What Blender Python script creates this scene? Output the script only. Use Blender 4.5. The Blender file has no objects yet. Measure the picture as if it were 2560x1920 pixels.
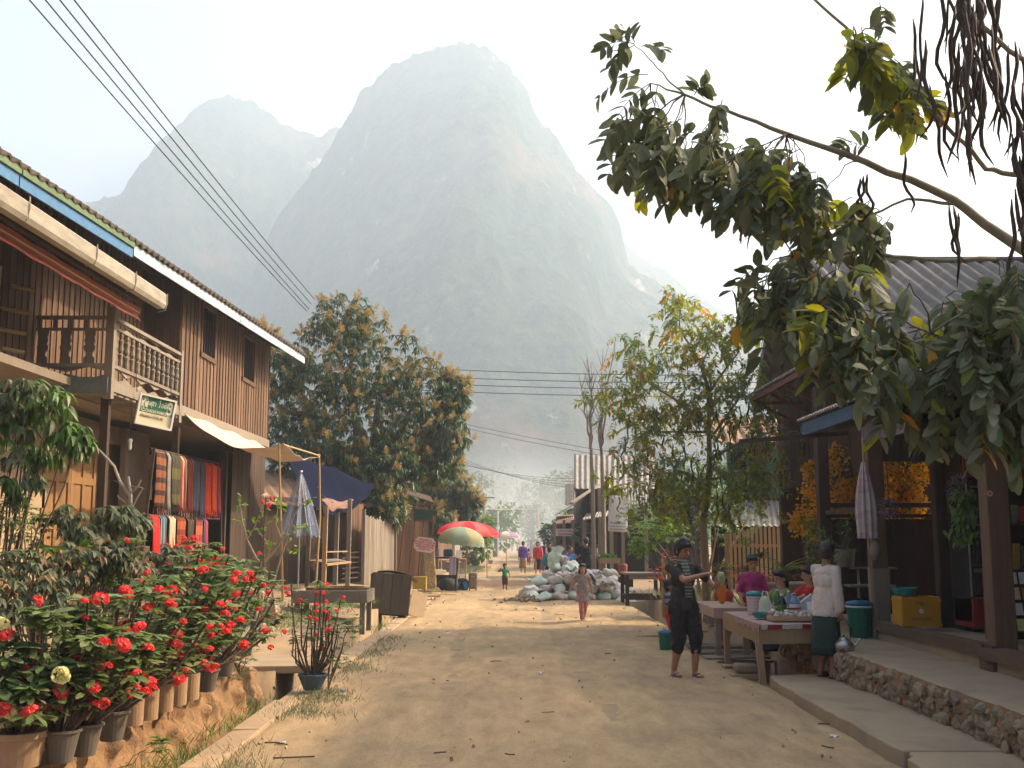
import bpy, math, random
import numpy as np
from mathutils import Vector, Matrix, Euler, noise
R = math.radians; PI = math.pi
rng = random.Random(7)
SC = bpy.context.scene
COL = SC.collection
# ---------------------------------------------------------------- camera, sky, sun, exposure
FPX = 2800.0; PITCH = math.atan(385 / 2800.0); CAMH = 1.65
cam_d = bpy.data.cameras.new("camera"); cam = bpy.data.objects.new("camera", cam_d); COL.objects.link(cam)
cam.location = (0, 0, CAMH); cam.rotation_euler = (PI / 2 + PITCH, 0, 0)
cam_d.sensor_width = 36; cam_d.lens = FPX / 2560 * 36; cam_d.clip_end = 6000; cam_d.clip_start = 0.05
SC.camera = cam
SUN_EL = R(36); SUN_AZ = R(72)          # azimuth measured from +Y (ahead) towards +X (right)
world = bpy.data.worlds.new("World"); SC.world = world; world.use_nodes = True
_n = world.node_tree.nodes; _l = world.node_tree.links
_bg = _n["Background"]; _sky = _n.new("ShaderNodeTexSky"); _sky.sky_type = 'NISHITA'; _sky.sun_disc = False
_sky.sun_elevation = SUN_EL; _sky.sun_rotation = SUN_AZ; _sky.air_density = 1.0; _sky.dust_density = 10.0; _sky.ozone_density = 0.6
_l.new(_sky.outputs[0], _bg.inputs[0]); _bg.inputs[1].default_value = 0.15
sun_d = bpy.data.lights.new("sun", 'SUN'); sun = bpy.data.objects.new("sun", sun_d); COL.objects.link(sun)
sun_d.energy = 5.0; sun_d.angle = R(1.5); sun_d.color = (1.0, 0.77, 0.52)
_dir = Vector((math.sin(SUN_AZ) * math.cos(SUN_EL), math.cos(SUN_AZ) * math.cos(SUN_EL), math.sin(SUN_EL)))
sun.rotation_euler = _dir.to_track_quat('Z', 'Y').to_euler(); sun.location = _dir * 50
SC.view_settings.view_transform = 'Standard'; SC.view_settings.look = 'None'
SC.view_settings.exposure = 1.15; SC.view_settings.gamma = 1
SC.cycles.use_denoising = True; SC.cycles.volume_bounces = 2; SC.cycles.max_bounces = 8
SC.cycles.transparent_max_bounces = 12
SC.cycles.volume_step_rate = 4
try: SC.cycles.use_adaptive_sampling = True; SC.cycles.adaptive_threshold = 0.02
except Exception: pass

# ---------------------------------------------------------------- pixel -> world (positions of real things at real distances)
_c, _s = math.cos(PITCH), math.sin(PITCH)
def ray(px, py):
    dx = (px - 1280) / FPX; dy = (960 - py) / FPX
    return Vector((dx, _c - dy * _s, _s + dy * _c))
def at(px, py, Y):
    d = ray(px, py); t = Y / d.y
    return Vector((d.x * t, Y, CAMH + d.z * t))
def atx(px, py, X):
    d = ray(px, py); t = X / d.x
    return Vector((X, d.y * t, CAMH + d.z * t))
def gr(px, py, z=0.0):
    d = ray(px, py); t = (z - CAMH) / d.z
    return Vector((d.x * t, d.y * t, z))

# ---------------------------------------------------------------- materials
MATS = {}
def M(name, c1, c2=None, scale=6.0, rough=0.8, bump=0.3, island=0.4, stretch=(1, 1, 1), metal=0.0, transl=0.0,
      dist=0.004, c3=None, spec=0.3, alpha=1.0, detail=6.0, stripes=None, sss=0.0):
    if name in MATS: return MATS[name]
    m = bpy.data.materials.new(name); m.use_nodes = True; MATS[name] = m
    nt = m.node_tree; N = nt.nodes; L = nt.links; b = N["Principled BSDF"]
    c2 = c2 or tuple(v * 0.65 for v in c1)
    tc = N.new("ShaderNodeTexCoord"); mp = N.new("ShaderNodeMapping"); mp.inputs['Scale'].default_value = stretch
    L.new(tc.outputs['Object'], mp.inputs[0])
    nz = N.new("ShaderNodeTexNoise"); nz.inputs['Scale'].default_value = scale; nz.inputs['Detail'].default_value = detail
    nz.inputs['Roughness'].default_value = 0.62
    L.new(mp.outputs[0], nz.inputs['Vector'])
    geo = N.new("ShaderNodeNewGeometry")
    fac = N.new("ShaderNodeMix"); fac.data_type = 'FLOAT'; fac.inputs[0].default_value = island
    ct = N.new("ShaderNodeMapRange"); ct.inputs['From Min'].default_value = 0.3; ct.inputs['From Max'].default_value = 0.7
    L.new(nz.outputs['Fac'], ct.inputs['Value']); L.new(ct.outputs[0], fac.inputs[2]); L.new(geo.outputs['Random Per Island'], fac.inputs[3])
    rp = N.new("ShaderNodeValToRGB"); L.new(fac.outputs[0], rp.inputs[0])
    e = rp.color_ramp.elements; e[0].color = (*c1, 1); e[1].color = (*c2, 1)
    if c3: x = e.new(0.5); x.color = (*c3, 1)
    col = rp.outputs[0]
    if stripes:      # (axis, scale, colour) woven / painted stripes
        ax, sc_, cs = stripes
        sp = N.new("ShaderNodeSeparateXYZ"); L.new(tc.outputs['Object'], sp.inputs[0])
        ma = N.new("ShaderNodeMath"); ma.operation = 'MULTIPLY'; ma.inputs[1].default_value = sc_; L.new(sp.outputs[ax], ma.inputs[0])
        sn = N.new("ShaderNodeMath"); sn.operation = 'SINE'; L.new(ma.outputs[0], sn.inputs[0])
        gt = N.new("ShaderNodeMath"); gt.operation = 'GREATER_THAN'; gt.inputs[1].default_value = 0.25; L.new(sn.outputs[0], gt.inputs[0])
        mx = N.new("ShaderNodeMix"); mx.data_type = 'RGBA'; L.new(gt.outputs[0], mx.inputs[0]); L.new(col, mx.inputs[6]); mx.inputs[7].default_value = (*cs, 1)
        col = mx.outputs[2]
    L.new(col, b.inputs['Base Color'])
    b.inputs['Roughness'].default_value = rough; b.inputs['Metallic'].default_value = metal
    b.inputs['Specular IOR Level'].default_value = spec
    b.inputs['Alpha'].default_value = alpha
    if bump:
        bp = N.new("ShaderNodeBump"); bp.inputs['Strength'].default_value = bump; bp.inputs['Distance'].default_value = dist * 4
        L.new(nz.outputs['Fac'], bp.inputs['Height']); L.new(bp.outputs[0], b.inputs['Normal'])
    if sss: b.inputs['Subsurface Weight'].default_value = sss; b.inputs['Subsurface Scale'].default_value = 0.01
    if transl:
        tr = N.new("ShaderNodeBsdfTranslucent"); hs = N.new("ShaderNodeHueSaturation"); hs.inputs['Value'].default_value = 1.6; hs.inputs['Saturation'].default_value = 1.15
        L.new(col, hs.inputs['Color']); L.new(hs.outputs[0], tr.inputs[0])
        ms = N.new("ShaderNodeMixShader"); ms.inputs[0].default_value = transl
        L.new(b.outputs[0], ms.inputs[1]); L.new(tr.outputs[0], ms.inputs[2]); L.new(ms.outputs[0], N["Material Output"].inputs[0])
    return m
def wood(name, c1, c2, grain=(1, 1, 0.06), scale=30, island=0.6, bump=0.5):
    return M(name, c1, c2, scale, 0.85, bump, island, grain, c3=tuple((a + b) / 2 * 0.9 for a, b in zip(c1, c2)))

# ---------------------------------------------------------------- objects
WM = {}
def tag(o, label=None, cat=None, group=None, kind=None):
    if label: o['label'] = label
    if cat: o['category'] = cat
    if group: o['group'] = group
    if kind: o['kind'] = kind
    return o
def T(name, label, cat, loc=(0, 0, 0), rz=0.0, group=None):
    o = bpy.data.objects.new(name, None); COL.objects.link(o); o.empty_display_size = 0.1
    o.location = loc; o.rotation_euler = (0, 0, rz)
    WM[o] = Matrix.Translation(loc) @ Matrix.Rotation(rz, 4, 'Z')
    return tag(o, label, cat, group)
def link_mesh(name, me, parent=None, **kw):
    o = bpy.data.objects.new(name, me); COL.objects.link(o)
    if parent is not None: o.parent = parent; WM[o] = WM[parent]
    else: WM[o] = Matrix.Identity(4)
    return tag(o, **kw)
def copy_thing(root, loc=None, rz=None, label=None, parent=None, group=None):
    c = root.copy(); COL.objects.link(c); c.parent = parent
    if loc is not None: c.location = loc
    if rz is not None: c.rotation_euler = (0, 0, rz)
    if label: c['label'] = label
    if group: c['group'] = group
    for ch in list(root.children): copy_thing(ch, parent=c)
    return c
class MB:
    """collects shapes; build() links them as ONE mesh object"""
    def __init__(s): s.v = []; s.f = []; s.mi = []; s.cur = 0
    def add(s, vs, fs):
        o = len(s.v); s.v.extend([tuple(v) for v in vs]); s.f.extend([tuple(i + o for i in f) for f in fs]); s.mi.extend([s.cur] * len(fs)); return s
    def box(s, c, d, rot=None, jit=0.0, taper=1.0):
        c = Vector(c); x, y, z = d[0] / 2, d[1] / 2, d[2] / 2
        vs = [Vector((sx * x * (taper if sz > 0 else 1), sy * y * (taper if sz > 0 else 1), sz * z)) for sz in (-1, 1) for sy in (-1, 1) for sx in (-1, 1)]
        if jit: vs = [v + Vector((rng.uniform(-jit, jit), rng.uniform(-jit, jit), rng.uniform(-jit, jit))) for v in vs]
        if rot is not None:
            q = rot if isinstance(rot, Matrix) else Euler(rot).to_matrix()
            vs = [q @ v for v in vs]
        return s.add([v + c for v in vs], [(0, 2, 3, 1), (4, 5, 7, 6), (0, 1, 5, 4), (2, 6, 7, 3), (0, 4, 6, 2), (1, 3, 7, 5)])
    def b2(s, x0, x1, y0, y1, z0, z1, jit=0.0):
        return s.box(((x0 + x1) / 2, (y0 + y1) / 2, (z0 + z1) / 2), (abs(x1 - x0), abs(y1 - y0), abs(z1 - z0)), jit=jit)
    def bar(s, p0, p1, w, h, up=(0, 0, 1), jit=0.0):
        p0 = Vector(p0); p1 = Vector(p1); d = p1 - p0; L_ = d.length
        if L_ < 1e-6: return s
        z = d.normalized(); u = Vector(up)
        if abs(z.dot(u)) > 0.98: u = Vector((0, 1, 0))
        x = u.cross(z).normalized(); y = z.cross(x)
        m = Matrix((x, y, z)).transposed()
        return s.box((p0 + p1) / 2, (w, h, L_), m, jit)
    def tube(s, pts, rad, n=6, cap=True):
        pts = [Vector(p) for p in pts]; k = len(pts)
        rad = [rad] * k if isinstance(rad, (int, float)) else rad
        vs = []; fs = []; prev = None
        for i, p in enumerate(pts):
            t = (pts[min(i + 1, k - 1)] - pts[max(i - 1, 0)]).normalized()
            if prev is None:
                a = Vector((0, 0, 1)) if abs(t.z) < 0.9 else Vector((1, 0, 0)); x = t.cross(a).normalized()
            else: x = (prev - t * prev.dot(t)).normalized()
            prev = x; y = t.cross(x)
            for j in range(n):
                a = 2 * PI * j / n; vs.append(p + (x * math.cos(a) + y * math.sin(a)) * rad[i])
        for i in range(k - 1):
            for j in range(n): fs.append((i * n + j, i * n + (j + 1) % n, (i + 1) * n + (j + 1) % n, (i + 1) * n + j))
        if cap: fs.append(tuple(range(n - 1, -1, -1))); fs.append(tuple((k - 1) * n + j for j in range(n)))
        return s.add(vs, fs)
    def lathe(s, prof, c=(0, 0, 0), n=20, sx=1, sy=1, cap=True):
        c = Vector(c); vs = []; fs = []
        for r, z in prof:
            for j in range(n):
                a = 2 * PI * j / n; vs.append(c + Vector((r * math.cos(a) * sx, r * math.sin(a) * sy, z)))
        for i in range(len(prof) - 1):
            for j in range(n): fs.append((i * n + j, i * n + (j + 1) % n, (i + 1) * n + (j + 1) % n, (i + 1) * n + j))
        if cap:
            fs.append(tuple(range(n - 1, -1, -1))); fs.append(tuple((len(prof) - 1) * n + j for j in range(n)))
        return s.add(vs, fs)
    def ell(s, c, r, n=12, m=8, rot=None, jit=0.0):
        c = Vector(c); vs = [Vector((0, 0, -1))]; fs = []
        for i in range(1, m):
            t = -PI / 2 + PI * i / m
            for j in range(n): a = 2 * PI * j / n; vs.append(Vector((math.cos(t) * math.cos(a), math.cos(t) * math.sin(a), math.sin(t))))
        vs.append(Vector((0, 0, 1)))
        if jit: vs = [v * (1 + rng.uniform(-jit, jit)) for v in vs]
        vs = [Vector((v.x * r[0], v.y * r[1], v.z * r[2])) for v in vs]
        if rot is not None: q = Euler(rot).to_matrix() if not isinstance(rot, Matrix) else rot; vs = [q @ v for v in vs]
        for j in range(n): fs.append((0, 1 + (j + 1) % n, 1 + j))
        for i in range(m - 2):
            for j in range(n): a = 1 + i * n; fs.append((a + j, a + (j + 1) % n, a + n + (j + 1) % n, a + n + j))
        a = 1 + (m - 2) * n
        for j in range(n): fs.append((a + j, a + (j + 1) % n, len(vs) - 1))
        return s.add([v + c for v in vs], fs)
    def cap(s, p0, p1, r0, r1, n=10, sq=1.0):
        """tapered capsule"""
        p0 = Vector(p0); p1 = Vector(p1); d = p1 - p0
        if d.length < 1e-5: return s.ell(p0, (r0, r0, r0))
        z = d.normalized(); a = Vector((0, 0, 1)) if abs(z.z) < 0.9 else Vector((0, 1, 0)); x = a.cross(z).normalized(); y = z.cross(x)
        prof = [(-r0, 0.02)] + [(-math.cos(t) * r0, math.sin(t) * r0) for t in (0.5, 1.0)] + [(0, r0), (d.length, r1)] + [(d.length + math.sin(t) * r1, math.cos(t) * r1) for t in (0.57, 1.07)] + [(d.length + r1, 0.02 * r1)]
        prof[0] = (-r0, 0.02 * r0)
        vs = []; fs = []
        for h, r in prof:
            for j in range(n): b = 2 * PI * j / n; vs.append(p0 + z * h + (x * math.cos(b) + y * math.sin(b) * sq) * r)
        for i in range(len(prof) - 1):
            for j in range(n): fs.append((i * n + j, i * n + (j + 1) % n, (i + 1) * n + (j + 1) % n, (i + 1) * n + j))
        fs.append(tuple(range(n - 1, -1, -1))); fs.append(tuple((len(prof) - 1) * n + j for j in range(n)))
        return s.add(vs, fs)
    def grid(s, fn, nu, nv, thick=0.0):
        """sheet fn(u,v) -> point, optional thickness along the local normal"""
        P = [[Vector(fn(i / nu, j / nv)) for j in range(nv + 1)] for i in range(nu + 1)]
        vs = [p for row in P for p in row]; w = nv + 1
        fs = [(i * w + j, (i + 1) * w + j, (i + 1) * w + j + 1, i * w + j + 1) for i in range(nu) for j in range(nv)]
        if thick:
            nn = []
            for i in range(nu + 1):
                for j in range(nv + 1):
                    a = P[min(i + 1, nu)][j] - P[max(i - 1, 0)][j]; b = P[i][min(j + 1, nv)] - P[i][max(j - 1, 0)]
                    q = a.cross(b); nn.append(q.normalized() if q.length > 1e-9 else Vector((0, 0, 1)))
            k = len(vs); vs = vs + [v - q * thick for v, q in zip(vs, nn)]
            fs = fs + [tuple(x + k for x in reversed(f)) for f in fs]
            for i in range(nu):
                for j, rev in ((0, 0), (nv, 1)):
                    a, b = i * w + j, (i + 1) * w + j; fs.append((a, a + k, b + k, b) if not rev else (a, b, b + k, a + k))
            for j in range(nv):
                for i, rev in ((0, 1), (nu, 0)):
                    a, b = i * w + j, i * w + j + 1; fs.append((a, a + k, b + k, b) if not rev else (a, b, b + k, a + k))
        return s.add(vs, fs)
    def prism(s, poly, h0, h1, axis='z', org=(0, 0, 0), rot=None):
        """extrude 2-D polygon; axis z: (x,y)->z ; y: (x,z)->y ; x: (y,z)->x"""
        n = len(poly); f3 = {'z': lambda p, h: (p[0], p[1], h), 'y': lambda p, h: (p[0], h, p[1]), 'x': lambda p, h: (h, p[0], p[1])}[axis]
        vs = [Vector(f3(p, h0)) for p in poly] + [Vector(f3(p, h1)) for p in poly]
        if rot is not None: q = Euler(rot).to_matrix(); vs = [q @ v for v in vs]
        vs = [v + Vector(org) for v in vs]
        fs = [tuple(range(n - 1, -1, -1)), tuple(range(n, 2 * n))] + [(i, (i + 1) % n, n + (i + 1) % n, n + i) for i in range(n)]
        return s.add(vs, fs)
    def mesh(s, name, mats, inv=None, smooth=False):
        me = bpy.data.meshes.new(name)
        vs = s.v if inv is None else [tuple(inv @ Vector(v)) for v in s.v]
        me.from_pydata(vs, [], s.f); me.validate(verbose=False)
        for m in (mats if isinstance(mats, (list, tuple)) else [mats]): me.materials.append(m)
        if isinstance(mats, (list, tuple)) and len(me.polygons) == len(s.mi): me.polygons.foreach_set('material_index', s.mi)
        if smooth: me.polygons.foreach_set('use_smooth', [True] * len(me.polygons))
        me.update(); return me
    def build(s, name, mats, parent=None, smooth=False, bevel=0.0, base=None, **kw):
        if parent is not None:
            me = s.mesh(name, mats, WM[parent].inverted(), smooth); o = link_mesh(name, me, parent, **kw)
        else:
            if base is None:
                xs = [v[0] for v in s.v]; ys = [v[1] for v in s.v]; zs = [v[2] for v in s.v]
                base = ((min(xs) + max(xs)) / 2, (min(ys) + max(ys)) / 2, min(zs))
            me = s.mesh(name, mats, Matrix.Translation(base).inverted(), smooth); o = link_mesh(name, me, None, **kw)
            o.location = base; WM[o] = Matrix.Translation(base)
        if bevel:
            b = o.modifiers.new('bevel', 'BEVEL'); b.width = bevel; b.segments = 2; b.limit_method = 'ANGLE'; b.angle_limit = R(40)
        return o
def remesh(mb, name, mat, voxel, parent=None, smooth_it=4, **kw):
    """closed overlapping shapes -> one continuous skin"""
    inv = WM[parent].inverted() if parent is not None else None
    me = mb.mesh(name + '_src', mat, inv); o = bpy.data.objects.new(name + '_src', me); COL.objects.link(o)
    r = o.modifiers.new('r', 'REMESH'); r.mode = 'VOXEL'; r.voxel_size = voxel; r.use_smooth_shade = True
    if smooth_it: q = o.modifiers.new('s', 'SMOOTH'); q.factor = 0.5; q.iterations = smooth_it
    dg = bpy.context.evaluated_depsgraph_get(); dg.update()
    m2 = bpy.data.meshes.new_from_object(o.evaluated_get(dg), depsgraph=dg)
    bpy.data.objects.remove(o); bpy.data.meshes.remove(me)
    m2.name = name; m2.materials.clear(); m2.materials.append(mat)
    m2.polygons.foreach_set('use_smooth', [True] * len(m2.polygons))
    return link_mesh(name, m2, parent, **kw)
def fast_mesh(name, V, F, mat, parent=None, mi=None, smooth=False, **kw):
    """V (n,3) float array, F (m,k) int array"""
    me = bpy.data.meshes.new(name); n = len(V); m, k = F.shape
    if parent is not None:
        inv = np.array(WM[parent].inverted()); V = V @ inv[:3, :3].T + inv[:3, 3]
    me.vertices.add(n); me.vertices.foreach_set('co', np.ascontiguousarray(V, dtype=np.float32).ravel())
    me.loops.add(m * k); me.loops.foreach_set('vertex_index', np.ascontiguousarray(F, dtype=np.int32).ravel())
    me.polygons.add(m); me.polygons.foreach_set('loop_start', np.arange(0, m * k, k, dtype=np.int32))
    me.polygons.foreach_set('loop_total', np.full(m, k, dtype=np.int32))
    for x in (mat if isinstance(mat, (list, tuple)) else [mat]): me.materials.append(x)
    if mi is not None: me.polygons.foreach_set('material_index', np.ascontiguousarray(mi, dtype=np.int32))
    if smooth: me.polygons.foreach_set('use_smooth', np.ones(m, dtype=bool))
    me.update(calc_edges=True); return link_mesh(name, me, parent, **kw)
# leaf templates: long axis +Y from the stalk, width X, up Z ; quads
def leaf_tpl(l, w, fold=0.25, droop=0.25, widest=0.45):
    ys = [0, widest * 0.45, widest, 0.5 + widest * 0.55, 1.0]; ws = [0.06, 0.75, 1.0, 0.66, 0.03]
    V = []
    for y, q in zip(ys, ws):
        z = -droop * l * y * y
        V += [(-q * w / 2, y * l, z + fold * q * w / 2), (0, y * l, z), (q * w / 2, y * l, z + fold * q * w / 2)]
    F = []
    for i in range(4):
        a = i * 3; F += [(a, a + 1, a + 4, a + 3), (a + 1, a + 2, a + 5, a + 4)]
    return np.array(V, float), np.array(F, int)
def leaf_lite(l, w, fold=0.2, droop=0.2):
    V = [(0, 0, 0), (w / 2, l * 0.45, fold * w - droop * l * .2), (0, l, -droop * l), (-w / 2, l * 0.45, fold * w - droop * l * .2), (0, l * .45, -droop * l * .2)]
    return np.array(V, float), np.array([(0, 1, 2, 4), (0, 4, 2, 3)], int)
def frame_from(d, roll=0.0):
    """3x3 with column Y = direction d"""
    d = Vector(d).normalized(); u = Vector((0, 0, 1))
    if abs(d.z) > 0.97: u = Vector((1, 0, 0))
    x = d.cross(u).normalized(); z = x.cross(d)
    c, s = math.cos(roll), math.sin(roll); x2 = x * c + z * s; z2 = z * c - x * s
    return np.array([[x2.x, d.x, z2.x], [x2.y, d.y, z2.y], [x2.z, d.z, z2.z]])
class LF:
    """many leaves in one mesh"""
    def __init__(s, tpl): s.V, s.F = tpl; s.P = []; s.Q = []
    def add(s, p, d, sc=1.0, roll=0.0): s.P.append(tuple(p)); s.Q.append(frame_from(d, roll) * sc)
    def arrays(s):
        P = np.array(s.P); Q = np.array(s.Q); n = len(P); k = len(s.V)
        V = (np.einsum('nij,kj->nki', Q, s.V) + P[:, None, :]).reshape(-1, 3)
        F = (s.F[None] + (np.arange(n) * k)[:, None, None]).reshape(-1, s.F.shape[1]); return V, F
    def build(s, name, mat, parent=None, **kw):
        if not s.P: return None
        V, F = s.arrays(); return fast_mesh(name, V, F, mat, parent, **kw)
def rv(a=1.0): return Vector((rng.uniform(-a, a), rng.uniform(-a, a), rng.uniform(-a, a)))
def curve_pts(p0, p1, n=6, sag=0.0, wob=0.0):
    p0 = Vector(p0); p1 = Vector(p1); out = []
    for i in range(n + 1):
        t = i / n; p = p0.lerp(p1, t); p.z -= sag * 4 * t * (1 - t)
        if wob and 0 < i < n: p += rv(wob)
        out.append(p)
    return out
def text(name, body, size, mat, mtx, parent=None, ext=0.001, align='CENTER', bold=0.0, sx=1.0, **kw):
    """lettering as a flat mesh; mtx places local X (reading direction), Y (up), Z (towards the reader)"""
    cu = bpy.data.curves.new(name, 'FONT'); cu.body = body; cu.size = size; cu.align_x = align; cu.align_y = 'CENTER'; cu.extrude = ext; cu.offset = bold
    o = bpy.data.objects.new(name, cu); COL.objects.link(o)
    dg = bpy.context.evaluated_depsgraph_get(); dg.update()
    me = bpy.data.meshes.new_from_object(o.evaluated_get(dg), depsgraph=dg); bpy.data.objects.remove(o)
    inv = WM[parent].inverted() if parent is not None else Matrix.Identity(4)
    me.transform(inv @ mtx @ Matrix.Diagonal((sx, 1, 1, 1))); me.materials.clear(); me.materials.append(mat)
    return link_mesh(name, me, parent, **kw)
def mtx(o, x, y):
    x = Vector(x).normalized(); y = Vector(y); y = (y - x * y.dot(x)).normalized(); z = x.cross(y)
    m = Matrix((x, y, z)).transposed().to_4x4(); m.translation = Vector(o); return m
def fbm(p, o=4): return noise.fractal(Vector(p), 1.0, 2.0, o)
def smoothstep(a, b, x): t = min(1, max(0, (x - a) / (b - a))); return t * t * (3 - 2 * t)
# ================================================================ SETTING
m_soil = M("soil", (0.35, 0.24, 0.135), (0.20, 0.145, 0.09), 1.6, 0.95, 0.6, 0.0, c3=(0.28, 0.20, 0.12), dist=0.012)
m_mud = M("bank_soil", (0.34, 0.205, 0.105), (0.15, 0.10, 0.06), 5, 0.95, 0.9, 0.0, c3=(0.29, 0.17, 0.085), dist=0.02)
m_conc = M("old_concrete", (0.38, 0.28, 0.175), (0.25, 0.19, 0.125), 2.2, 0.9, 0.35, 0.15, c3=(0.34, 0.255, 0.165), dist=0.004)
m_kerb = M("kerb_concrete", (0.45, 0.31, 0.18), (0.30, 0.22, 0.14), 3.0, 0.92, 0.5, 0.1)
def road_material():
    m = bpy.data.materials.new("dirt_road"); m.use_nodes = True; nt = m.node_tree; N = nt.nodes; L = nt.links; b = N["Principled BSDF"]
    tc = N.new("ShaderNodeTexCoord")
    def nz(sc, det, st=(1, 1, 1), ro=0.6):
        mp = N.new("ShaderNodeMapping"); mp.inputs['Scale'].default_value = st; L.new(tc.outputs['Object'], mp.inputs[0])
        n = N.new("ShaderNodeTexNoise"); n.inputs['Scale'].default_value = sc; n.inputs['Detail'].default_value = det; n.inputs['Roughness'].default_value = ro
        L.new(mp.outputs[0], n.inputs['Vector']); return n.outputs['Fac']
    big = nz(0.45, 5, (1, 0.55, 1)); mid = nz(4.0, 8, (1, 0.3, 1), 0.7); fine = nz(38, 6, ro=0.75)
    def ramp(f, a, ca, b_, cb):
        r = N.new("ShaderNodeValToRGB"); L.new(f, r.inputs[0]); r.color_ramp.elements[0].position = a; r.color_ramp.elements[1].position = b_
        r.color_ramp.elements[0].color = (*ca, 1); r.color_ramp.elements[1].color = (*cb, 1); return r.outputs[0]
    c1 = ramp(big, 0.36, (0.35, 0.265, 0.165), 0.66, (0.52, 0.37, 0.21))
    c2 = ramp(mid, 0.3, (0.62, 0.60, 0.58), 0.72, (1.15, 1.12, 1.06)); c3 = ramp(fine, 0.32, (0.55, 0.53, 0.5), 0.62, (1.1, 1.1, 1.1))
    def mul(a, b2, f):
        x = N.new("ShaderNodeMix"); x.data_type = 'RGBA'; x.blend_type = 'MULTIPLY'; x.inputs[0].default_value = f; L.new(a, x.inputs[6]); L.new(b2, x.inputs[7]); return x.outputs[2]
    L.new(mul(mul(c1, c2, 0.9), c3, 0.45), b.inputs['Base Color']); b.inputs['Roughness'].default_value = 0.95; b.inputs['Specular IOR Level'].default_value = 0.15
    ad = N.new("ShaderNodeMath"); ad.operation = 'MULTIPLY_ADD'; ad.inputs[1].default_value = 0.35; L.new(fine, ad.inputs[0]); L.new(mid, ad.inputs[2])
    bp = N.new("ShaderNodeBump"); bp.inputs['Strength'].default_value = 0.7; bp.inputs['Distance'].default_value = 0.035; L.new(ad.outputs[0], bp.inputs['Height']); L.new(bp.outputs[0], b.inputs['Normal'])
    return m
m_road = road_material()
def gz(x, y):
    z = 0.0
    if x < -2.38:
        if x > -2.71: z = -0.55 if y < 46 else -0.05
        else:
            k = smoothstep(-2.9, -4.2, x); z = 0.24 + 0.22 * k
            if 12.9 < y < 16.5: z -= 0.10 * (1 - k)
            if y < 13 and x > -3.0: z = -0.45
            if y > 40: z *= max(0.3, 1 - (y - 40) / 40)
            z += 0.04 * fbm((x * 0.8, y * 0.8, 1))
    elif x > 2.93:
        if x < 3.48: z = -0.55 if 12.9 < y < 29.3 else 0.0
        elif x < 3.66: z = 0.0 if y < 15 else 0.12
        elif y < 15.2: z = 0.41
        else: z = 0.15 + 0.15 * smoothstep(3.6, 5, x) + 0.2 * smoothstep(19, 15.2, y)
        if x >= 3.48: z += 0.015 * fbm((x, y, 3))
    return z
def heightfield(name, xs, ys, fn, mat, **kw):
    V = np.array([(x, y, fn(x, y)) for y in ys for x in xs]); nx = len(xs); ny = len(ys)
    j, i = np.meshgrid(np.arange(ny - 1), np.arange(nx - 1), indexing='ij'); a = (j * nx + i).ravel()
    F = np.stack([a, a + 1, a + nx + 1, a + nx], 1)
    return fast_mesh(name, V, F, mat, None, **kw)
xs = [-900, -500, -250, -120, -70, -40, -25, -16, -11, -8, -6.5, -5.4, -4.6, -4.2, -3.8, -3.4, -3.1, -3.001, -2.999, -2.85, -2.72, -2.7, -2.4, -2.37, -2.2, -1.2, 0, 1.2, 2.4, 2.9, 2.92, 2.96, 3.45, 3.50, 3.62, 3.67, 3.8, 4.2, 4.6, 5.2, 6, 7, 9, 12, 16, 25, 40, 70, 120, 250, 500, 900]
ys = list(np.arange(-20, 6, 2)) + list(np.arange(6, 12.8, 0.4)) + [12.88, 12.92] + list(np.arange(13.2, 30, 0.4)) + list(np.arange(30, 60, 1.5)) + list(60 * 1.12 ** np.arange(0, 29))
xs = [float(x) for x in xs]; ys = sorted(set(float(y) for y in ys))
heightfield("ground", xs, ys, gz, m_soil, kind="structure")
def roadz(x, y):
    rut = 0.0
    for rx in (-0.75, 0.85): rut -= 0.028 * math.exp(-((x - rx - 0.12 * math.sin(y * 0.21)) / 0.22) ** 2)
    return 0.012 + rut + 0.018 * fbm((x * 0.9, y * 0.5, 5)) + 0.006 * fbm((x * 4, y * 3, 9)) + 0.015
def redge(y): return 2.86 + (0.06 * math.sin(y * 1.3) + 0.05 * fbm((0, y * 0.9, 2)) if y > 12.9 else 0)
ry = list(np.arange(4, 30, 0.16)) + list(np.arange(30, 60, 0.6)) + list(np.arange(60, 330, 4.0))
nx = 44; V = []
for y in ry:
    for i in range(nx + 1):
        t = i / nx; x = -2.16 + t * (redge(y) + 2.16); V.append((x, y, 0.004 if i in (0, nx) else roadz(x, y)))
V = np.array(V); j, i = np.meshgrid(np.arange(len(ry) - 1), np.arange(nx), indexing='ij'); a = (j * (nx + 1) + i).ravel()
fast_mesh("road", V, np.stack([a, a + 1, a + nx + 2, a + nx + 1], 1), m_road, None, smooth=True, kind="structure")
# kerb beside the left drain, cast in lengths with worn edges
kb = MB(); y = 4.5
while y < 44:
    L_ = rng.uniform(1.6, 2.6); kb.b2(-2.38 + rng.uniform(-.01, .01), -2.14 + rng.uniform(-.02, .02), y + .01, y + L_ - .01, -0.5, 0.035 + rng.uniform(-.012, .012), jit=0.008); y += L_
kb.build("kerb", m_kerb, kind="structure", bevel=0.015)
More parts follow.
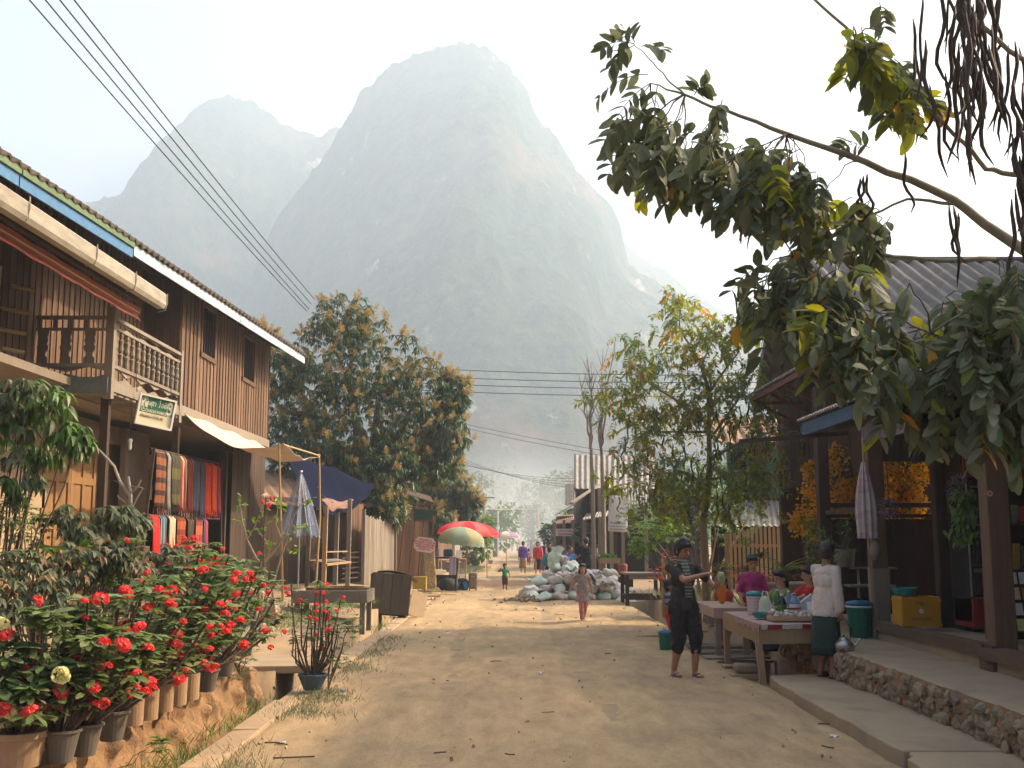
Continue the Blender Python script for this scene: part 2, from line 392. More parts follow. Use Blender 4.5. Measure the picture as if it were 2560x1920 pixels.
# earth bank with stones below the flower pots
def bank(u, v):
    y = 4.2 + u * 8.9
    if v < 0.55: t = v / 0.55; x = -2.70 - 0.13 * t ** 1.5; z = -0.5 + 0.78 * t
    else: t = (v - 0.55) / 0.45; x = -2.83 - 0.75 * t; z = 0.28 + 0.07 * t
    st = max(0.0, noise.noise(Vector((x * 5, y * 5.2, z * 5.6))) - 0.05) * 0.16
    n = 0.055 * fbm((x * 2.2, y * 2.2, z * 2.2)) + st + 0.012 * fbm((x * 14, y * 14, z * 14))
    k = 1 if v < 0.55 else 0.35
    end = smoothstep(13.1, 12.4, y)
    return (x + n * k * 0.9 - (1 - end) * 0.35, y, z + n * 0.55 - (1 - end) * 0.2)
bk = MB(); bk.grid(bank, 330, 52); bk.build("earth_bank", m_mud, smooth=True, kind="structure")

# right-hand pavement of cast slabs, worn front edge
def slab(x0, x1, y0, y1, z0, z1, ch=0.02, n=14):
    """slab outline with a chipped street edge"""
    p = [(x0 + rng.uniform(-ch, ch), y0 + (y1 - y0) * i / n) for i in range(n + 1)]
    p += [(x1, y1), (x1, y0)]
    return p
pv = MB()
pv.prism([(2.9, 12.95), (2.84, 12.2), (2.86, 11.4), (3.62, 11.4), (3.62, 13.15)][::-1], -0.05, 0.115)
pv.prism(slab(2.80, 3.62, 8.35, 11.42, 0, 0)[::-1], -0.05, 0.135, rot=None)
pv.prism([(2.72, 3.0), (2.74, 5), (2.72, 7.4), (2.76, 8.1), (2.83, 8.2), (2.86, 8.36), (3.62, 8.36), (3.62, 3.0)][::-1], -0.05, 0.125)
pv.build("pavement", m_conc, kind="structure", bevel=0.012)
# raised earth-and-cement terrace in front of the shop
tr = MB()
def terr(u, v):
    y = 3.0 + u * 12.3; x = 3.60 + v * 0.95; e = 0.05 * fbm((0, y * 3.1, 0)) if v < 0.02 else 0
    return (x + e, y, 0.425 - 0.03 * (1 - smoothstep(0, .1, v)) + 0.012 * fbm((x * 2, y * 2, 0)))
tr.grid(terr, 120, 14); tr.build("terrace", m_conc, smooth=True, kind="structure")

# ---------------------------------------------------------------- mountains
def mountain_mat():
    m = bpy.data.materials.new("forest_rock"); m.use_nodes = True; nt = m.node_tree; N = nt.nodes; L = nt.links; b = N["Principled BSDF"]
    tc = N.new("ShaderNodeTexCoord")
    def nz(sc, det, st=(1, 1, 1), ro=0.6):
        mp = N.new("ShaderNodeMapping"); mp.inputs['Scale'].default_value = st; L.new(tc.outputs['Object'], mp.inputs[0])
        n = N.new("ShaderNodeTexNoise"); n.inputs['Scale'].default_value = sc; n.inputs['Detail'].default_value = det; n.inputs['Roughness'].default_value = ro
        L.new(mp.outputs[0], n.inputs['Vector']); return n.outputs['Fac']
    def ramp(f, els):
        r = N.new("ShaderNodeValToRGB"); L.new(f, r.inputs[0]); e = r.color_ramp.elements
        e[0].position, e[0].color = els[0][0], (*els[0][1], 1); e[1].position, e[1].color = els[-1][0], (*els[-1][1], 1)
        for p, c in els[1:-1]: q = e.new(p); q.color = (*c, 1)
        return r.outputs[0]
    def mix(f, a, c, mode='MIX'):
        x = N.new("ShaderNodeMix"); x.data_type = 'RGBA'; x.blend_type = mode; L.new(f, x.inputs[0]) if not isinstance(f, float) else setattr(x.inputs[0], 'default_value', f)
        L.new(a, x.inputs[6]); L.new(c, x.inputs[7]); return x.outputs[2]
    trees = ramp(nz(0.16, 9, (1, 1, 0.6), 0.75), [(0.36, (0.006, 0.016, 0.012)), (0.5, (0.022, 0.042, 0.026)), (0.64, (0.065, 0.085, 0.045))])
    brown = ramp(nz(0.05, 8, (1, 1, 0.6), 0.7), [(0.35, (0.15, 0.085, 0.05)), (0.65, (0.07, 0.065, 0.04))])
    base = mix(ramp(nz(0.013, 6, (1, 1, 1.0), 0.65), [(0.50, (0, 0, 0)), (0.60, (0.9, 0.9, 0.9))]), trees, brown)
    rock = ramp(nz(0.09, 8, (1, 1, 0.25), 0.7), [(0.35, (0.12, 0.11, 0.10)), (0.6, (0.46, 0.44, 0.42))])
    rk = ramp(nz(0.016, 7, (1.3, 1, 0.5), 0.75), [(0.62, (0, 0, 0)), (0.70, (.8, .8, .8))])
    L.new(mix(rk, base, rock), b.inputs['Base Color']); b.inputs['Roughness'].default_value = 1; b.inputs['Specular IOR Level'].default_value = 0.0
    bp = N.new("ShaderNodeBump"); bp.inputs['Strength'].default_value = 1; bp.inputs['Distance'].default_value = 6; L.new(nz(0.16, 8, (1, 1, .6), .7), bp.inputs['Height']); L.new(bp.outputs[0], b.inputs['Normal'])
    return m
m_mt = mountain_mat()
def interp(pts, x):
    if x <= pts[0][0]: return pts[0][1]
    for (a, b), (c, d) in zip(pts, pts[1:]):
        if x <= c: return b + (d - b) * (x - a) / (c - a)
    return pts[-1][1]
def mountain(name, D, foot, prof, x0, x1, nxm, nym, seed, back, pk=0.0, kk=1.2):
    P = [(at(px * 1.1573, py * 1.1573, D).x, at(px * 1.1573, py * 1.1573, D).z) for px, py in prof]
    def z(x, y):
        if y <= D: t = (y - foot) / (D - foot)
        else: t = max(0, 1 - (y - D) / back)
        xk = pk + (x - pk) * (1 + kk * max(0, 1 - t))
        h = interp(P, xk + 5 * noise.noise(Vector((x * .03, y * .03, seed))) + 3 * noise.noise(Vector((x * .1, y * .1, seed))))
        if y > D: return h * t ** 0.7 - 3
        gul = 1 + 0.16 * noise.fractal(Vector((x * 0.011, y * 0.011, seed)), 1.0, 2.1, 5) * (1 - t) * 2.0
        hh = h * (max(0, t) ** (0.95 + 0.35 * math.sin(x * 0.013 + seed))) * gul
        hh += (3.2 * noise.noise(Vector((x * .09, y * .09, seed))) + 2.2 * noise.noise(Vector((x * .22, y * .22, seed))) + 2.6 * noise.noise(Vector((x * .35, y * .35, seed + 4)))) * min(1, t * 3)
        return hh - 4 * (1 - smoothstep(0, .05, t))
    xs = list(np.linspace(x0, x1, nxm)); ys = list(np.linspace(foot, D, nym)) + list(np.linspace(D + 6, D + back, 10))
    heightfield(name, xs, ys, z, m_mt, kind="structure", smooth=True)
mountain("mountain", 700, 330, [(-300, 1150), (250, 1100), (400, 880), (500, 720), (545, 600), (590, 490), (640, 405), (700, 325), (740, 272), (765, 236), (790, 190), (830, 152), (870, 128), (910, 112), (960, 100), (1000, 92), (1025, 86), (1050, 100), (1085, 122), (1112, 152), (1134, 184), (1140, 210), (1150, 240), (1190, 290), (1226, 326), (1250, 366), (1285, 402), (1320, 440), (1343, 490), (1352, 530), (1362, 565), (1400, 600), (1440, 625), (1500, 662), (1560, 690), (1600, 725), (1640, 742), (1700, 765), (2000, 960), (2600, 1120)], -480, 480, 420, 170, 3.3, 150, -25.0, 1.15)
mountain("mountain_ridge", 900, 560, [(-700, 520), (0, 445), (200, 436), (245, 425), (290, 413), (312, 380), (332, 358), (380, 308), (400, 278), (412, 255), (440, 226), (470, 210), (500, 208), (530, 213), (560, 228), (590, 250), (620, 272), (650, 284), (690, 295), (740, 275), (800, 290), (1000, 320), (1400, 560), (1600, 700), (2600, 850)], -500, 500, 330, 90, 8.1, 100, -231.0, 0.95)
# ---------------------------------------------------------------- haze and smoke
def volume(name, dens, col, aniso):
    m = bpy.data.materials.new(name); m.use_nodes = True; N = m.node_tree.nodes; N.remove(N["Principled BSDF"])
    v = N.new("ShaderNodeVolumePrincipled"); v.inputs['Density'].default_value = dens; v.inputs['Color'].default_value = (*col, 1); v.inputs['Anisotropy'].default_value = aniso
    m.node_tree.links.new(v.outputs[0], N["Material Output"].inputs['Volume']); return m
HAZE = 0.00115
MB().b2(-530, 530, -35, 1030, -2.0, 385).build("haze", volume("haze_air", HAZE, (0.68, 0.835, 1.0), 0.33), kind="stuff")
def soft_smoke(c, r, dens):
    """ellipsoid of smoke thinning out to nothing at its skin"""
    m = volume("smoke_air", dens, (0.82, 0.9, 0.97), 0.1); N = m.node_tree.nodes; L = m.node_tree.links; v = [n for n in N if n.type == 'PRINCIPLED_VOLUME'][0]
    tc = N.new("ShaderNodeTexCoord"); mp = N.new("ShaderNodeMapping"); mp.vector_type = 'POINT'; mp.inputs['Scale'].default_value = (1 / r[0], 1 / r[1], 1 / r[2]); L.new(tc.outputs['Object'], mp.inputs[0])
    ln = N.new("ShaderNodeVectorMath"); ln.operation = 'LENGTH'; L.new(mp.outputs[0], ln.inputs[0]); mr = N.new("ShaderNodeMapRange"); mr.inputs['From Min'].default_value = 0.95; mr.inputs['From Max'].default_value = 0.0; mr.inputs['To Min'].default_value = 0; mr.inputs['To Max'].default_value = dens; mr.interpolation_type = 'SMOOTHSTEP'
    L.new(ln.outputs['Value'], mr.inputs['Value']); L.new(mr.outputs[0], v.inputs['Density'])
    sm = MB(); sm.ell(c, r, 28, 16); sm.build("smoke", m, kind="stuff", smooth=True, base=c)
soft_smoke((1.5, 115, 3), (10, 55, 9), 0.014)
soft_smoke((0.0, 185, 6), (40, 60, 15), 0.006)
# ---------------------------------------------------------------- foliage materials
m_mango = M("mango_leaf", (0.085, 0.13, 0.035), (0.025, 0.055, 0.018), 3, 0.45, 0.1, 0.8, transl=0.25, c3=(0.045, 0.085, 0.025), spec=0.5)
m_panicle = M("mango_blossom", (0.38, 0.28, 0.10), (0.18, 0.115, 0.04), 5, 0.9, 0, 0.9, transl=0.35, c3=(0.30, 0.23, 0.08))
m_bark = M("bark", (0.22, 0.17, 0.12), (0.10, 0.08, 0.06), 14, 0.95, 0.9, 0.2, (1, 1, 0.3), dist=0.01)
m_bark2 = M("pale_bark", (0.36, 0.24, 0.13), (0.22, 0.15, 0.09), 14, 0.95, 0.8, 0.2, (1, 1, 0.4), dist=0.01)
m_dusty = M("dusty_leaf", (0.185, 0.20, 0.135), (0.07, 0.10, 0.045), 8, 0.6, 0.15, 0.8, transl=0.32, c3=(0.125, 0.145, 0.08), spec=0.3)
m_yleaf = M("yellow_leaf", (0.30, 0.26, 0.04), (0.12, 0.16, 0.03), 8, 0.6, 0.1, 0.85, transl=0.45, c3=(0.20, 0.22, 0.04))
m_oleaf = M("orange_leaf", (0.42, 0.22, 0.06), (0.32, 0.20, 0.06), 8, 0.7, 0.1, 0.85, transl=0.45)
m_green = M("fresh_leaf", (0.12, 0.20, 0.035), (0.06, 0.12, 0.025), 6, 0.45, 0.1, 0.85, transl=0.35, spec=0.5)
m_lime = M("lime_leaf", (0.22, 0.34, 0.04), (0.10, 0.19, 0.03), 6, 0.5, 0.1, 0.85, transl=0.4)
m_far = M("far_leaf", (0.09, 0.13, 0.04), (0.03, 0.06, 0.02), 1.5, 0.7, 0, 0.7, transl=0.2, c3=(0.055, 0.09, 0.03))
m_stem = M("twig", (0.16, 0.115, 0.075), (0.09, 0.065, 0.045), 20, 0.9, 0.5, 0.5)
m_pod = M("seed_pod", (0.035, 0.022, 0.016), (0.065, 0.04, 0.03), 10, 0.7, 0.2, 0.8)
m_gpod = M("green_pod", (0.07, 0.08, 0.03), (0.10, 0.09, 0.04), 10, 0.7, 0.2, 0.8)
m_dry = M("dry_leaf", (0.33, 0.22, 0.12), (0.17, 0.12, 0.07), 8, 0.9, 0.1, 0.85, transl=0.2)
def crown_points(lobes, n, inner=0.55):
    out = []
    while len(out) < n:
        c, r = lobes[rng.randrange(len(lobes))]; v = Vector((rng.gauss(0, 1), rng.gauss(0, 1), rng.gauss(0, 1))).normalized() * (inner + (1 - inner) * rng.random() ** 0.6)
        out.append((Vector(c) + Vector((v.x * r[0], v.y * r[1], v.z * r[2])), v))
    return out
def limbs(mb, base, top, lobes, r0, n=8):
    """trunk, then a limb into every lobe"""
    base = Vector(base); top = Vector(top); mb.tube(curve_pts(base, top, 6, 0, r0 * 0.5), [r0 * (1.25 - 0.5 * i / 6) for i in range(7)], n)
    for c, r in lobes:
        q = base.lerp(top, rng.uniform(0.7, 1.0)); e = Vector(c)
        mb.tube(curve_pts(q, e, 5, -0.1, r0 * 0.7), [r0 * 0.6 * (1 - 0.75 * i / 5) for i in range(6)], 6)
def far_tree(name, label, x, y, lobes, n, leaf, mat, base=(0, 0, 0), r0=0.2, group=None, cat="tree", z0=0):
    t = T(name, label, cat, (x, y, z0), 0, group)
    L2 = [((c[0] + x, c[1] + y, c[2] + z0), r) for c, r in lobes]
    mb = MB(); limbs(mb, (x, y, z0 - .1), (x, y, z0 + min(c[2] for c, r in lobes) * 0.8), L2, r0); mb.build("trunk", m_bark, t)
    lf = LF(leaf_lite(leaf, leaf * 0.55))
    for p, v in crown_points(L2, n, 0.5): lf.add(p, Vector((v.x, v.y, v.z * 0.4 - 0.4)) + rv(0.7), rng.uniform(0.6, 1.3), rng.uniform(-1, 1))
    lf.build("crown", mat, t); return t
# ================================================================ LEFT SIDE BUILDINGS
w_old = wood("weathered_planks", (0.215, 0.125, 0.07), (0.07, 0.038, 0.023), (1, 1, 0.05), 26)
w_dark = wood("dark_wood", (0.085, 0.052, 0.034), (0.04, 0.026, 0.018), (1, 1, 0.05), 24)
w_grey = wood("grey_wood", (0.32, 0.27, 0.21), (0.17, 0.135, 0.10), (1, 1, 0.08), 28)
w_light = wood("light_wood", (0.46, 0.31, 0.17), (0.28, 0.18, 0.10), (1, 1, 0.07), 24)
w_door = wood("door_wood", (0.36, 0.20, 0.08), (0.22, 0.12, 0.05), (1, 1, 0.07), 20, 0.3)
w_bam = wood("bamboo", (0.50, 0.36, 0.17), (0.33, 0.23, 0.12), (1, 1, 0.3), 12)
m_plaster = M("plaster_block", (0.42, 0.31, 0.19), (0.29, 0.215, 0.135), 3, 0.9, 0.3, 0.3)
m_gplast = M("grey_plaster", (0.30, 0.25, 0.20), (0.20, 0.165, 0.13), 3, 0.9, 0.3, 0.2)
m_blue = M("blue_paint", (0.075, 0.20, 0.36), (0.045, 0.13, 0.26), 9, 0.6, 0.3, 0.3)
m_gpaint = M("green_paint", (0.13, 0.20, 0.09), (0.08, 0.13, 0.06), 9, 0.6, 0.3, 0.3)
m_wpaint = M("weathered_white_blue", (0.62, 0.66, 0.66), (0.12, 0.24, 0.33), 4, 0.7, 0.4, 0.1, (2, 0.4, 3), c3=(0.45, 0.52, 0.55))
m_rpaint = M("faded_red_paint", (0.42, 0.10, 0.05), (0.25, 0.08, 0.05), 8, 0.6, 0.3, 0.2, (1, 1, 2))
m_gutter = M("old_sheet_metal", (0.38, 0.34, 0.27), (0.19, 0.165, 0.13), 5, 0.75, 0.4, 0.3, (1, .6, 2.5))
m_tile = M("old_roof_sheet", (0.13, 0.10, 0.075), (0.07, 0.055, 0.045), 5, 0.95, 0.7, 0.2)
m_corr = M("grey_roof_sheet", (0.34, 0.315, 0.275), (0.20, 0.18, 0.155), 4, 0.9, 0.5, 0.15, (1, 1, 0.5))
m_zinc = M("zinc_sheet", (0.40, 0.37, 0.33), (0.24, 0.20, 0.17), 3, 0.5, 0.3, 0.2, metal=0.4)
m_rust = M("rusty_sheet", (0.27, 0.16, 0.10), (0.14, 0.08, 0.05), 6, 0.8, 0.4, 0.2)
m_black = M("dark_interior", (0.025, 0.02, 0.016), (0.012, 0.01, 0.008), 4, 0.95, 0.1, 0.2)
m_tarp = M("cream_tarp", (0.62, 0.54, 0.43), (0.48, 0.40, 0.31), 2.2, 0.85, 0.3, 0.0, transl=0.12, c3=(0.58, 0.50, 0.39))
m_btarp = M("navy_tarp", (0.006, 0.008, 0.022), (0.010, 0.013, 0.034), 2, 0.95, 0.3, 0.0, spec=.03)
m_otarp = M("brown_tarp", (0.25, 0.13, 0.09), (0.16, 0.08, 0.06), 4, 0.6, 0.3, 0.0, transl=0.15)
m_wht = M("white_paint", (0.74, 0.70, 0.64), (0.62, 0.58, 0.52), 6, 0.6, 0.1, 0.1)
m_plast = M("white_plastic", (0.75, 0.75, 0.75), (0.68, 0.68, 0.69), 6, 0.35, 0.05, 0.1)
m_steel = M("steel", (0.55, 0.55, 0.56), (0.40, 0.40, 0.40), 9, 0.35, 0.05, 0.1, metal=0.9)
m_wire = M("cable", (0.02, 0.02, 0.022), (0.03, 0.03, 0.03), 9, 0.6, 0, 0)
m_card = M("cardboard", (0.46, 0.33, 0.20), (0.36, 0.25, 0.15), 6, 0.9, 0.15, 0.3)
m_bamh = wood("bamboo_along", (0.50, 0.36, 0.17), (0.33, 0.23, 0.12), (0.3, 0.3, 1), 12)
def P3(mb, *pts): mb.add([Vector(p) for p in pts], [tuple(range(len(pts)))])
def corr(mb, p00, p10, p01, p11, waves, amp, nv=6, thick=0.012, seg=6, laps=0):
    """corrugated sheet: u runs across the waves, v along them"""
    p00, p10, p01, p11 = map(Vector, (p00, p10, p01, p11)); nrm = (p10 - p00).cross(p01 - p00).normalized()
    def fn(u, v):
        q = p00.lerp(p10, u).lerp(p01.lerp(p11, u), v); h = amp * math.sin(u * waves * 2 * PI)
        if laps: h += 0.02 * ((v * laps) % 1.0)
        return q + nrm * h
    mb.grid(fn, waves * seg, nv, thick)
def planks(mb, a, b, z0, z1, w, th=0.02, batten=False, gap=0.004, zr=0.0, nrm=(1, 0)):
    """vertical boards from a to b (xy), heights z0..z1 (numbers or functions of t)"""
    a = Vector((a[0], a[1], 0)); b = Vector((b[0], b[1], 0)); d = b - a; L_ = d.length; n = max(1, int(L_ / w)); ang = math.atan2(d.y, d.x); N = Vector((nrm[0], nrm[1], 0)).normalized()
    f0 = z0 if callable(z0) else (lambda t: z0); f1 = z1 if callable(z1) else (lambda t: z1)
    for i in range(n):
        t = (i + 0.5) / n; c = a.lerp(b, t); lo, hi = f0(t) - rng.uniform(0, zr), f1(t) + rng.uniform(0, zr)
        if hi <= lo: continue
        mb.box((c.x + N.x * rng.uniform(0, .008), c.y + N.y * rng.uniform(0, .008), (lo + hi) / 2), (L_ / n - gap, th, hi - lo), (0, 0, ang + rng.uniform(-.012, .012)), 0.002)
        if batten:
            c2 = a.lerp(b, (i + 1) / n) + N * (th * 0.5 + 0.012); mb.box((c2.x, c2.y, (lo + hi) / 2), (0.045, 0.02, hi - lo), (0, 0, ang), 0.002)
# ---- wooden house
H = T("wooden_house", "two-storey brown plank house with blue and green fascia and a carved balcony on the left", "house", (-8, 16, 0.3))
def eave(y): t = (y - 12.7) / 14.7; return Vector((-5.8 + 0.6 * t, y, 5.95 + 0.18 * t))
rf = MB(); y0, y1 = 5.5, 27.55
e0, e1 = eave(y0), eave(y1); r0, r1 = Vector((-11.5, y0, 9.0)), Vector((-11.5, y1, 9.1))
corr(rf, e0 + Vector((0.1, 0, 0.02)), e1 + Vector((0.1, 0, 0.02)), r0, r1, 92, 0.028, 5, 0.03, 6)
corr(rf, (-17, y0, 6), (-17, y1, 6), r0, r1, 60, 0.028, 3, 0.03, 5)
roof = rf.build("roof", m_tile, H)
ys_ = 16.2
mb = MB(); n = 3
for i in range(n):
    a, b = eave(5.6 + (ys_ - 5.6) * i / n), eave(5.6 + (ys_ - 5.6) * (i + 1) / n - 0.03)
    mb.bar(a + Vector((0.03, 0, -0.145)), b + Vector((0.03, 0, -0.145)), 0.17, 0.025, (1, 0, 0))
mb.build("fascia", m_blue, H, label="blue painted fascia board")
mb = MB()
for i in range(n):
    a, b = eave(5.6 + (ys_ - 5.6) * i / n), eave(5.6 + (ys_ - 5.6) * (i + 1) / n - 0.03)
    mb.bar(a + Vector((0.06, 0, -0.035)), b + Vector((0.06, 0, -0.035)), 0.10, 0.025, (1, 0, 0))
mb.build("fascia", m_gpaint, H, label="green painted upper fascia board")
mb = MB()
for a, b in ((16.22, 21.8), (21.83, 26.4), (26.43, 27.5)):
    mb.bar(eave(a) + Vector((0.03, 0, -0.10)), eave(b) + Vector((0.03, 0, -0.10)), 0.17, 0.025, (1, 0, 0))
mb.build("fascia", m_wpaint, H, label="white and blue weathered fascia board")
mb = MB()
for y in np.arange(7, 27.4, 0.9):
    e = eave(y); mb.bar(e + Vector((-0.02, 0, -0.06)), (-8.5, y, 7.4), 0.05, 0.09)
mb.bar((-6.3, 5.6, 6.1), (-6.2, 27.2, 6.35), 0.1, 0.1); mb.build("rafters", w_dark, H)
# upper wall in planks with battens (far, lit part) and recessed wall behind the balcony
WX = -6.0
wy = [(20.0, 21.22, 4.02, 6.5), (21.22, 22.22, 4.02, 5.2), (22.22, 24.55, 4.02, 6.5), (24.55, 25.7, 4.02, 5.2), (25.7, 27.3, 4.02, 6.6), (21.22, 22.22, 6.16, 6.5), (24.55, 25.7, 6.16, 6.5)]
mb = MB()
for a, b, z0, z1 in wy: planks(mb, (WX, a), (WX, b), z0, z1, 0.23, 0.022, True, nrm=(1, 0))
planks(mb, (WX, 27.3), (-11, 27.3), 4.0, lambda t: 6.6 + 2.2 * t, 0.2)
planks(mb, (-6.62, 19.98), (WX, 19.98), 3.9, 6.4, 0.16, nrm=(0, -1))
planks(mb, (-6.62, 9), (-6.62, 20), 3.75, 6.6, 0.2, 0.02, True)
planks(mb, (-6.9, 15.0), (-10, 15.0), 3.75, lambda t: 6.35 + 1.5 * t, 0.2)
mb.build("plank_wall", w_old, H)
for ya, yb in ((21.22, 22.22), (24.55, 25.7)):
    w = MB().b2(WX - 0.25, WX - 0.22, ya, yb, 5.2, 6.16).build("window", m_black, H)
    f = MB()
    f.b2(WX - .03, WX + .045, ya - .03, ya + .05, 5.12, 6.2); f.b2(WX - .03, WX + .045, yb - .05, yb + .03, 5.12, 6.2); f.b2(WX - .03, WX + .06, ya - .06, yb + .06, 5.1, 5.19); f.b2(WX - .03, WX + .05, ya, yb, 6.13, 6.2)
    f.build("frame", w_old, w)
    f = MB()
    for k in range(1, 6): yy = ya + (yb - ya) * k / 6; f.b2(WX - .02, WX, yy - .01, yy + .01, 5.18, 6.14)
    f.build("window_bar", w_dark, w)
mb = MB(); mb.b2(-6.62, WX + .06, 19.95, 27.35, 3.84, 4.02, .004); mb.b2(-6.5, WX - .1, 15.2, 20, 3.60, 3.65)
mb.b2(-12, -6.05, 8, 27.3, 3.72, 3.83)
mb.build("floor_beam", w_grey, H)
# balcony
B = MB(); bx0, bx1, by0, by1 = -6.75, -5.56, 15.3, 18.55
B.b2(bx0, bx1 + .04, by0 - .04, by1, 3.66, 3.80, .003)
for k in range(12): y = by0 + (by1 - by0) * k / 12; B.b2(bx0, bx1 + .02, y, y + .34, 3.62, 3.655)
bal = B.build("balcony", w_grey, H)
def frieze(mb, a, b, z0, z1, n, th=0.025, along='y', x=0.0):
    """board pierced with a row of diamonds"""
    for i in range(n):
        s0 = a + (b - a) * i / n; s1 = a + (b - a) * (i + 1) / n; sm_ = (s0 + s1) / 2; zm = (z0 + z1) / 2; m = 0.012
        for (cx, cz, px_, pz) in ((s0, z0, sm_ - m, zm - m), (s1, z0, sm_ + m, zm - m), (s1, z1, sm_ + m, zm + m), (s0, z1, sm_ - m, zm + m)):
            tri = [(cx, cz), (px_, cz), (cx, pz)]
            if (tri[1][0] - tri[0][0]) * (tri[2][1] - tri[0][1]) - (tri[1][1] - tri[0][1]) * (tri[2][0] - tri[0][0]) < 0: tri = [tri[0], tri[2], tri[1]]
            mb.prism(tri, x - th / 2, x + th / 2, 'x' if along == 'y' else 'y')
rl = MB(); X = bx1
rl.b2(X - .03, X + .045, by0, by1, 4.66, 4.71); rl.b2(X - .02, X + .03, by0, by1, 4.535, 4.575); rl.b2(X - .03, X + .04, by0, by1, 3.99, 4.04); rl.b2(X - .02, X + .03, by0, by1, 3.80, 3.83)
frieze(rl, by0, by1, 4.575, 4.66, 5, x=X); frieze(rl, by0, by1, 3.83, 3.99, 5, x=X)
rl.b2(bx0, X, by0 - .03, by0 + .03, 4.66, 4.71); rl.b2(bx0, X, by0 - .02, by0 + .02, 4.50, 4.54); rl.b2(bx0, X, by0 - .03, by0 + .03, 3.99, 4.04)
frieze(rl, bx0, X, 3.83, 3.99, 2, along='x', x=by0)
for x in (-5.9, -6.12, -6.34, -6.56): rl.b2(x - .035, x + .035, by0 - .012, by0 + .012, 4.54, 4.66)
rl.build("railing", w_grey, H)
for k in range(13):
    y = by0 + 0.16 + k * (by1 - by0 - 0.2) / 12.6
    q = MB(); q.lathe([(0.022, 4.04), (0.034, 4.10), (0.03, 4.16), (0.042, 4.22), (0.02, 4.245), (0.043, 4.29), (0.03, 4.36), (0.04, 4.42), (0.022, 4.45), (0.032, 4.49), (0.024, 4.535)], (X, y, 0), 8)
    q.build("baluster", w_grey, H, smooth=False)
for k, x in enumerate((-5.85, -6.18, -6.50)):
    q = MB(); out = []
    for z, w_ in ((4.04, .075), (4.12, .075), (4.15, .045), (4.2, .05), (4.23, .075), (4.28, .08), (4.31, .055), (4.36, .075), (4.42, .06), (4.44, .075), (4.50, .075)): out.append((w_, z))
    poly = [(x - w_, z) for w_, z in out] + [(x + w_, z) for w_, z in reversed(out)]
    q.prism(poly[::-1], by0 - .012, by0 + .012, 'y'); q.build("baluster", w_grey, H, label="wide sawn baluster on the balcony's short side")
for (x, y, zt) in ((X, by0, 4.83), (X, by1 - .05, 4.75), (bx0, by0, 4.7)):
    MB().b2(x - .055, x + .055, y - .055, y + .055, 3.55, zt, .004).build("corner_post", w_grey, H)
MB().b2(bx0, bx1 + .01, by0 - .085, by0 - .05, 3.62, 3.84).build("edge_board", M("flaked_teal", (0.20, 0.17, 0.13), (0.05, 0.13, 0.15), 5, .8, .4, 0.1), H)
# lean-to roof over the balcony with its gutter
g = MB(); prof = [(0.0, 0.0), (0.0, 0.15), (-0.03, 0.18), (-0.16, 0.18), (-0.17, 0.02), (-0.13, -0.05), (-0.03, -0.05)]
segs = [7.0, 9.0, 11.2, 13.1, 14.5, 15.85]
for a, b in zip(segs, segs[1:]):
    k = len(g.v); z = 4.93; vs = [(-4.98 + px, y, z + pz + 0.01 * (y - 12)) for y in (a, b - .012) for px, pz in prof]; m_ = len(prof)
    g.add(vs, [tuple(range(m_)), tuple(range(2 * m_ - 1, m_ - 1, -1))] + [(i, m_ + i, m_ + (i + 1) % m_, (i + 1) % m_) for i in range(m_)])
g.build("gutter", m_gutter, H)
for y in segs[1:]: MB().tube([(-4.97, y - .02, 5.14), (-4.965, y - .02, 5.0), (-4.99, y - .02, 4.9), (-5.1, y - .02, 4.87)], 0.008, 4).build("gutter_strap", m_gutter, H)
q = MB(); corr(q, (-5.1, 6.5, 5.10), (-5.1, 15.7, 5.14), (-6.7, 6.5, 5.75), (-6.7, 15.7, 5.8), 40, 0.02, 3, 0.02); q.build("lean_to_roof", m_rust, H)
q = MB()
for y in np.arange(7, 15.7, 1.2): q.bar((-5.12, y, 5.02), (-6.65, y, 5.66), .05, .08)
q.bar((-5.35, 6.5, 5.0), (-5.35, 15.6, 5.03), .08, .1); q.build("rafters", w_dark, H)
q = MB(); q.grid(lambda u, v: (-5.26 - 0.06 * math.sin(v * 3.1), 6.5 + 9.1 * u, 4.86 - 0.17 * v + 0.008 * math.sin(u * 60)), 40, 6, 0.012)
q.build("valance", m_rpaint, H, label="faded red painted board under the balcony roof")
MB().b2(-5.255, -5.235, 6.6, 15.5, 4.775, 4.79).build("valance_line", M("old_gold", (.45, .25, .08), (.35, .18, .06)), H)
# ground floor
q = MB(); GX = -7.2
for r_ in range(11):
    z0 = 0.3 + r_ * 0.3; y = 9 + (0.3 if r_ % 2 else 0)
    while y < 22:
        if not (17.2 < y + .29 and y < 19.5 and z0 < 3.2): q.b2(GX - .15, GX, y + .006, y + .594, z0 + .006, z0 + .294)
        y += 0.6
q.b2(GX - .14, GX - .012, 9, 17.2, .3, 3.6); q.b2(GX - .14, GX - .012, 19.5, 22, .3, 3.6); q.b2(GX - .14, GX - .012, 17.2, 19.5, 3.3, 3.6)
q.build("block_wall", m_plaster, H)
d = MB()
for ya, yb in ((17.25, 18.33), (18.35, 19.42)): d.b2(GX - .07, GX - .03, ya, yb, .55, 3.25)
door = d.build("door", w_door, H)
d = MB()
for ya in (17.25, 18.35):
    for yy in (ya + .04, ya + .54, ya + 1.03): d.b2(GX - .03, GX + .0, yy - .05, yy + .05, .55, 3.25)
    for zz in (.6, 1.35, 1.85, 2.6, 3.2): d.b2(GX - .03, GX - .003, ya, ya + 1.07, zz - .06, zz + .06)
d.build("door_panel", w_door, door)
d = MB(); d.b2(GX, GX + .03, 18.22, 18.46, 1.9, 1.93); d.lathe([(0.03, 0), (.035, .03), (.03, .06)], (GX + .03, 18.34, 1.82), 8); d.build("padlock", m_steel, door)
q = MB()
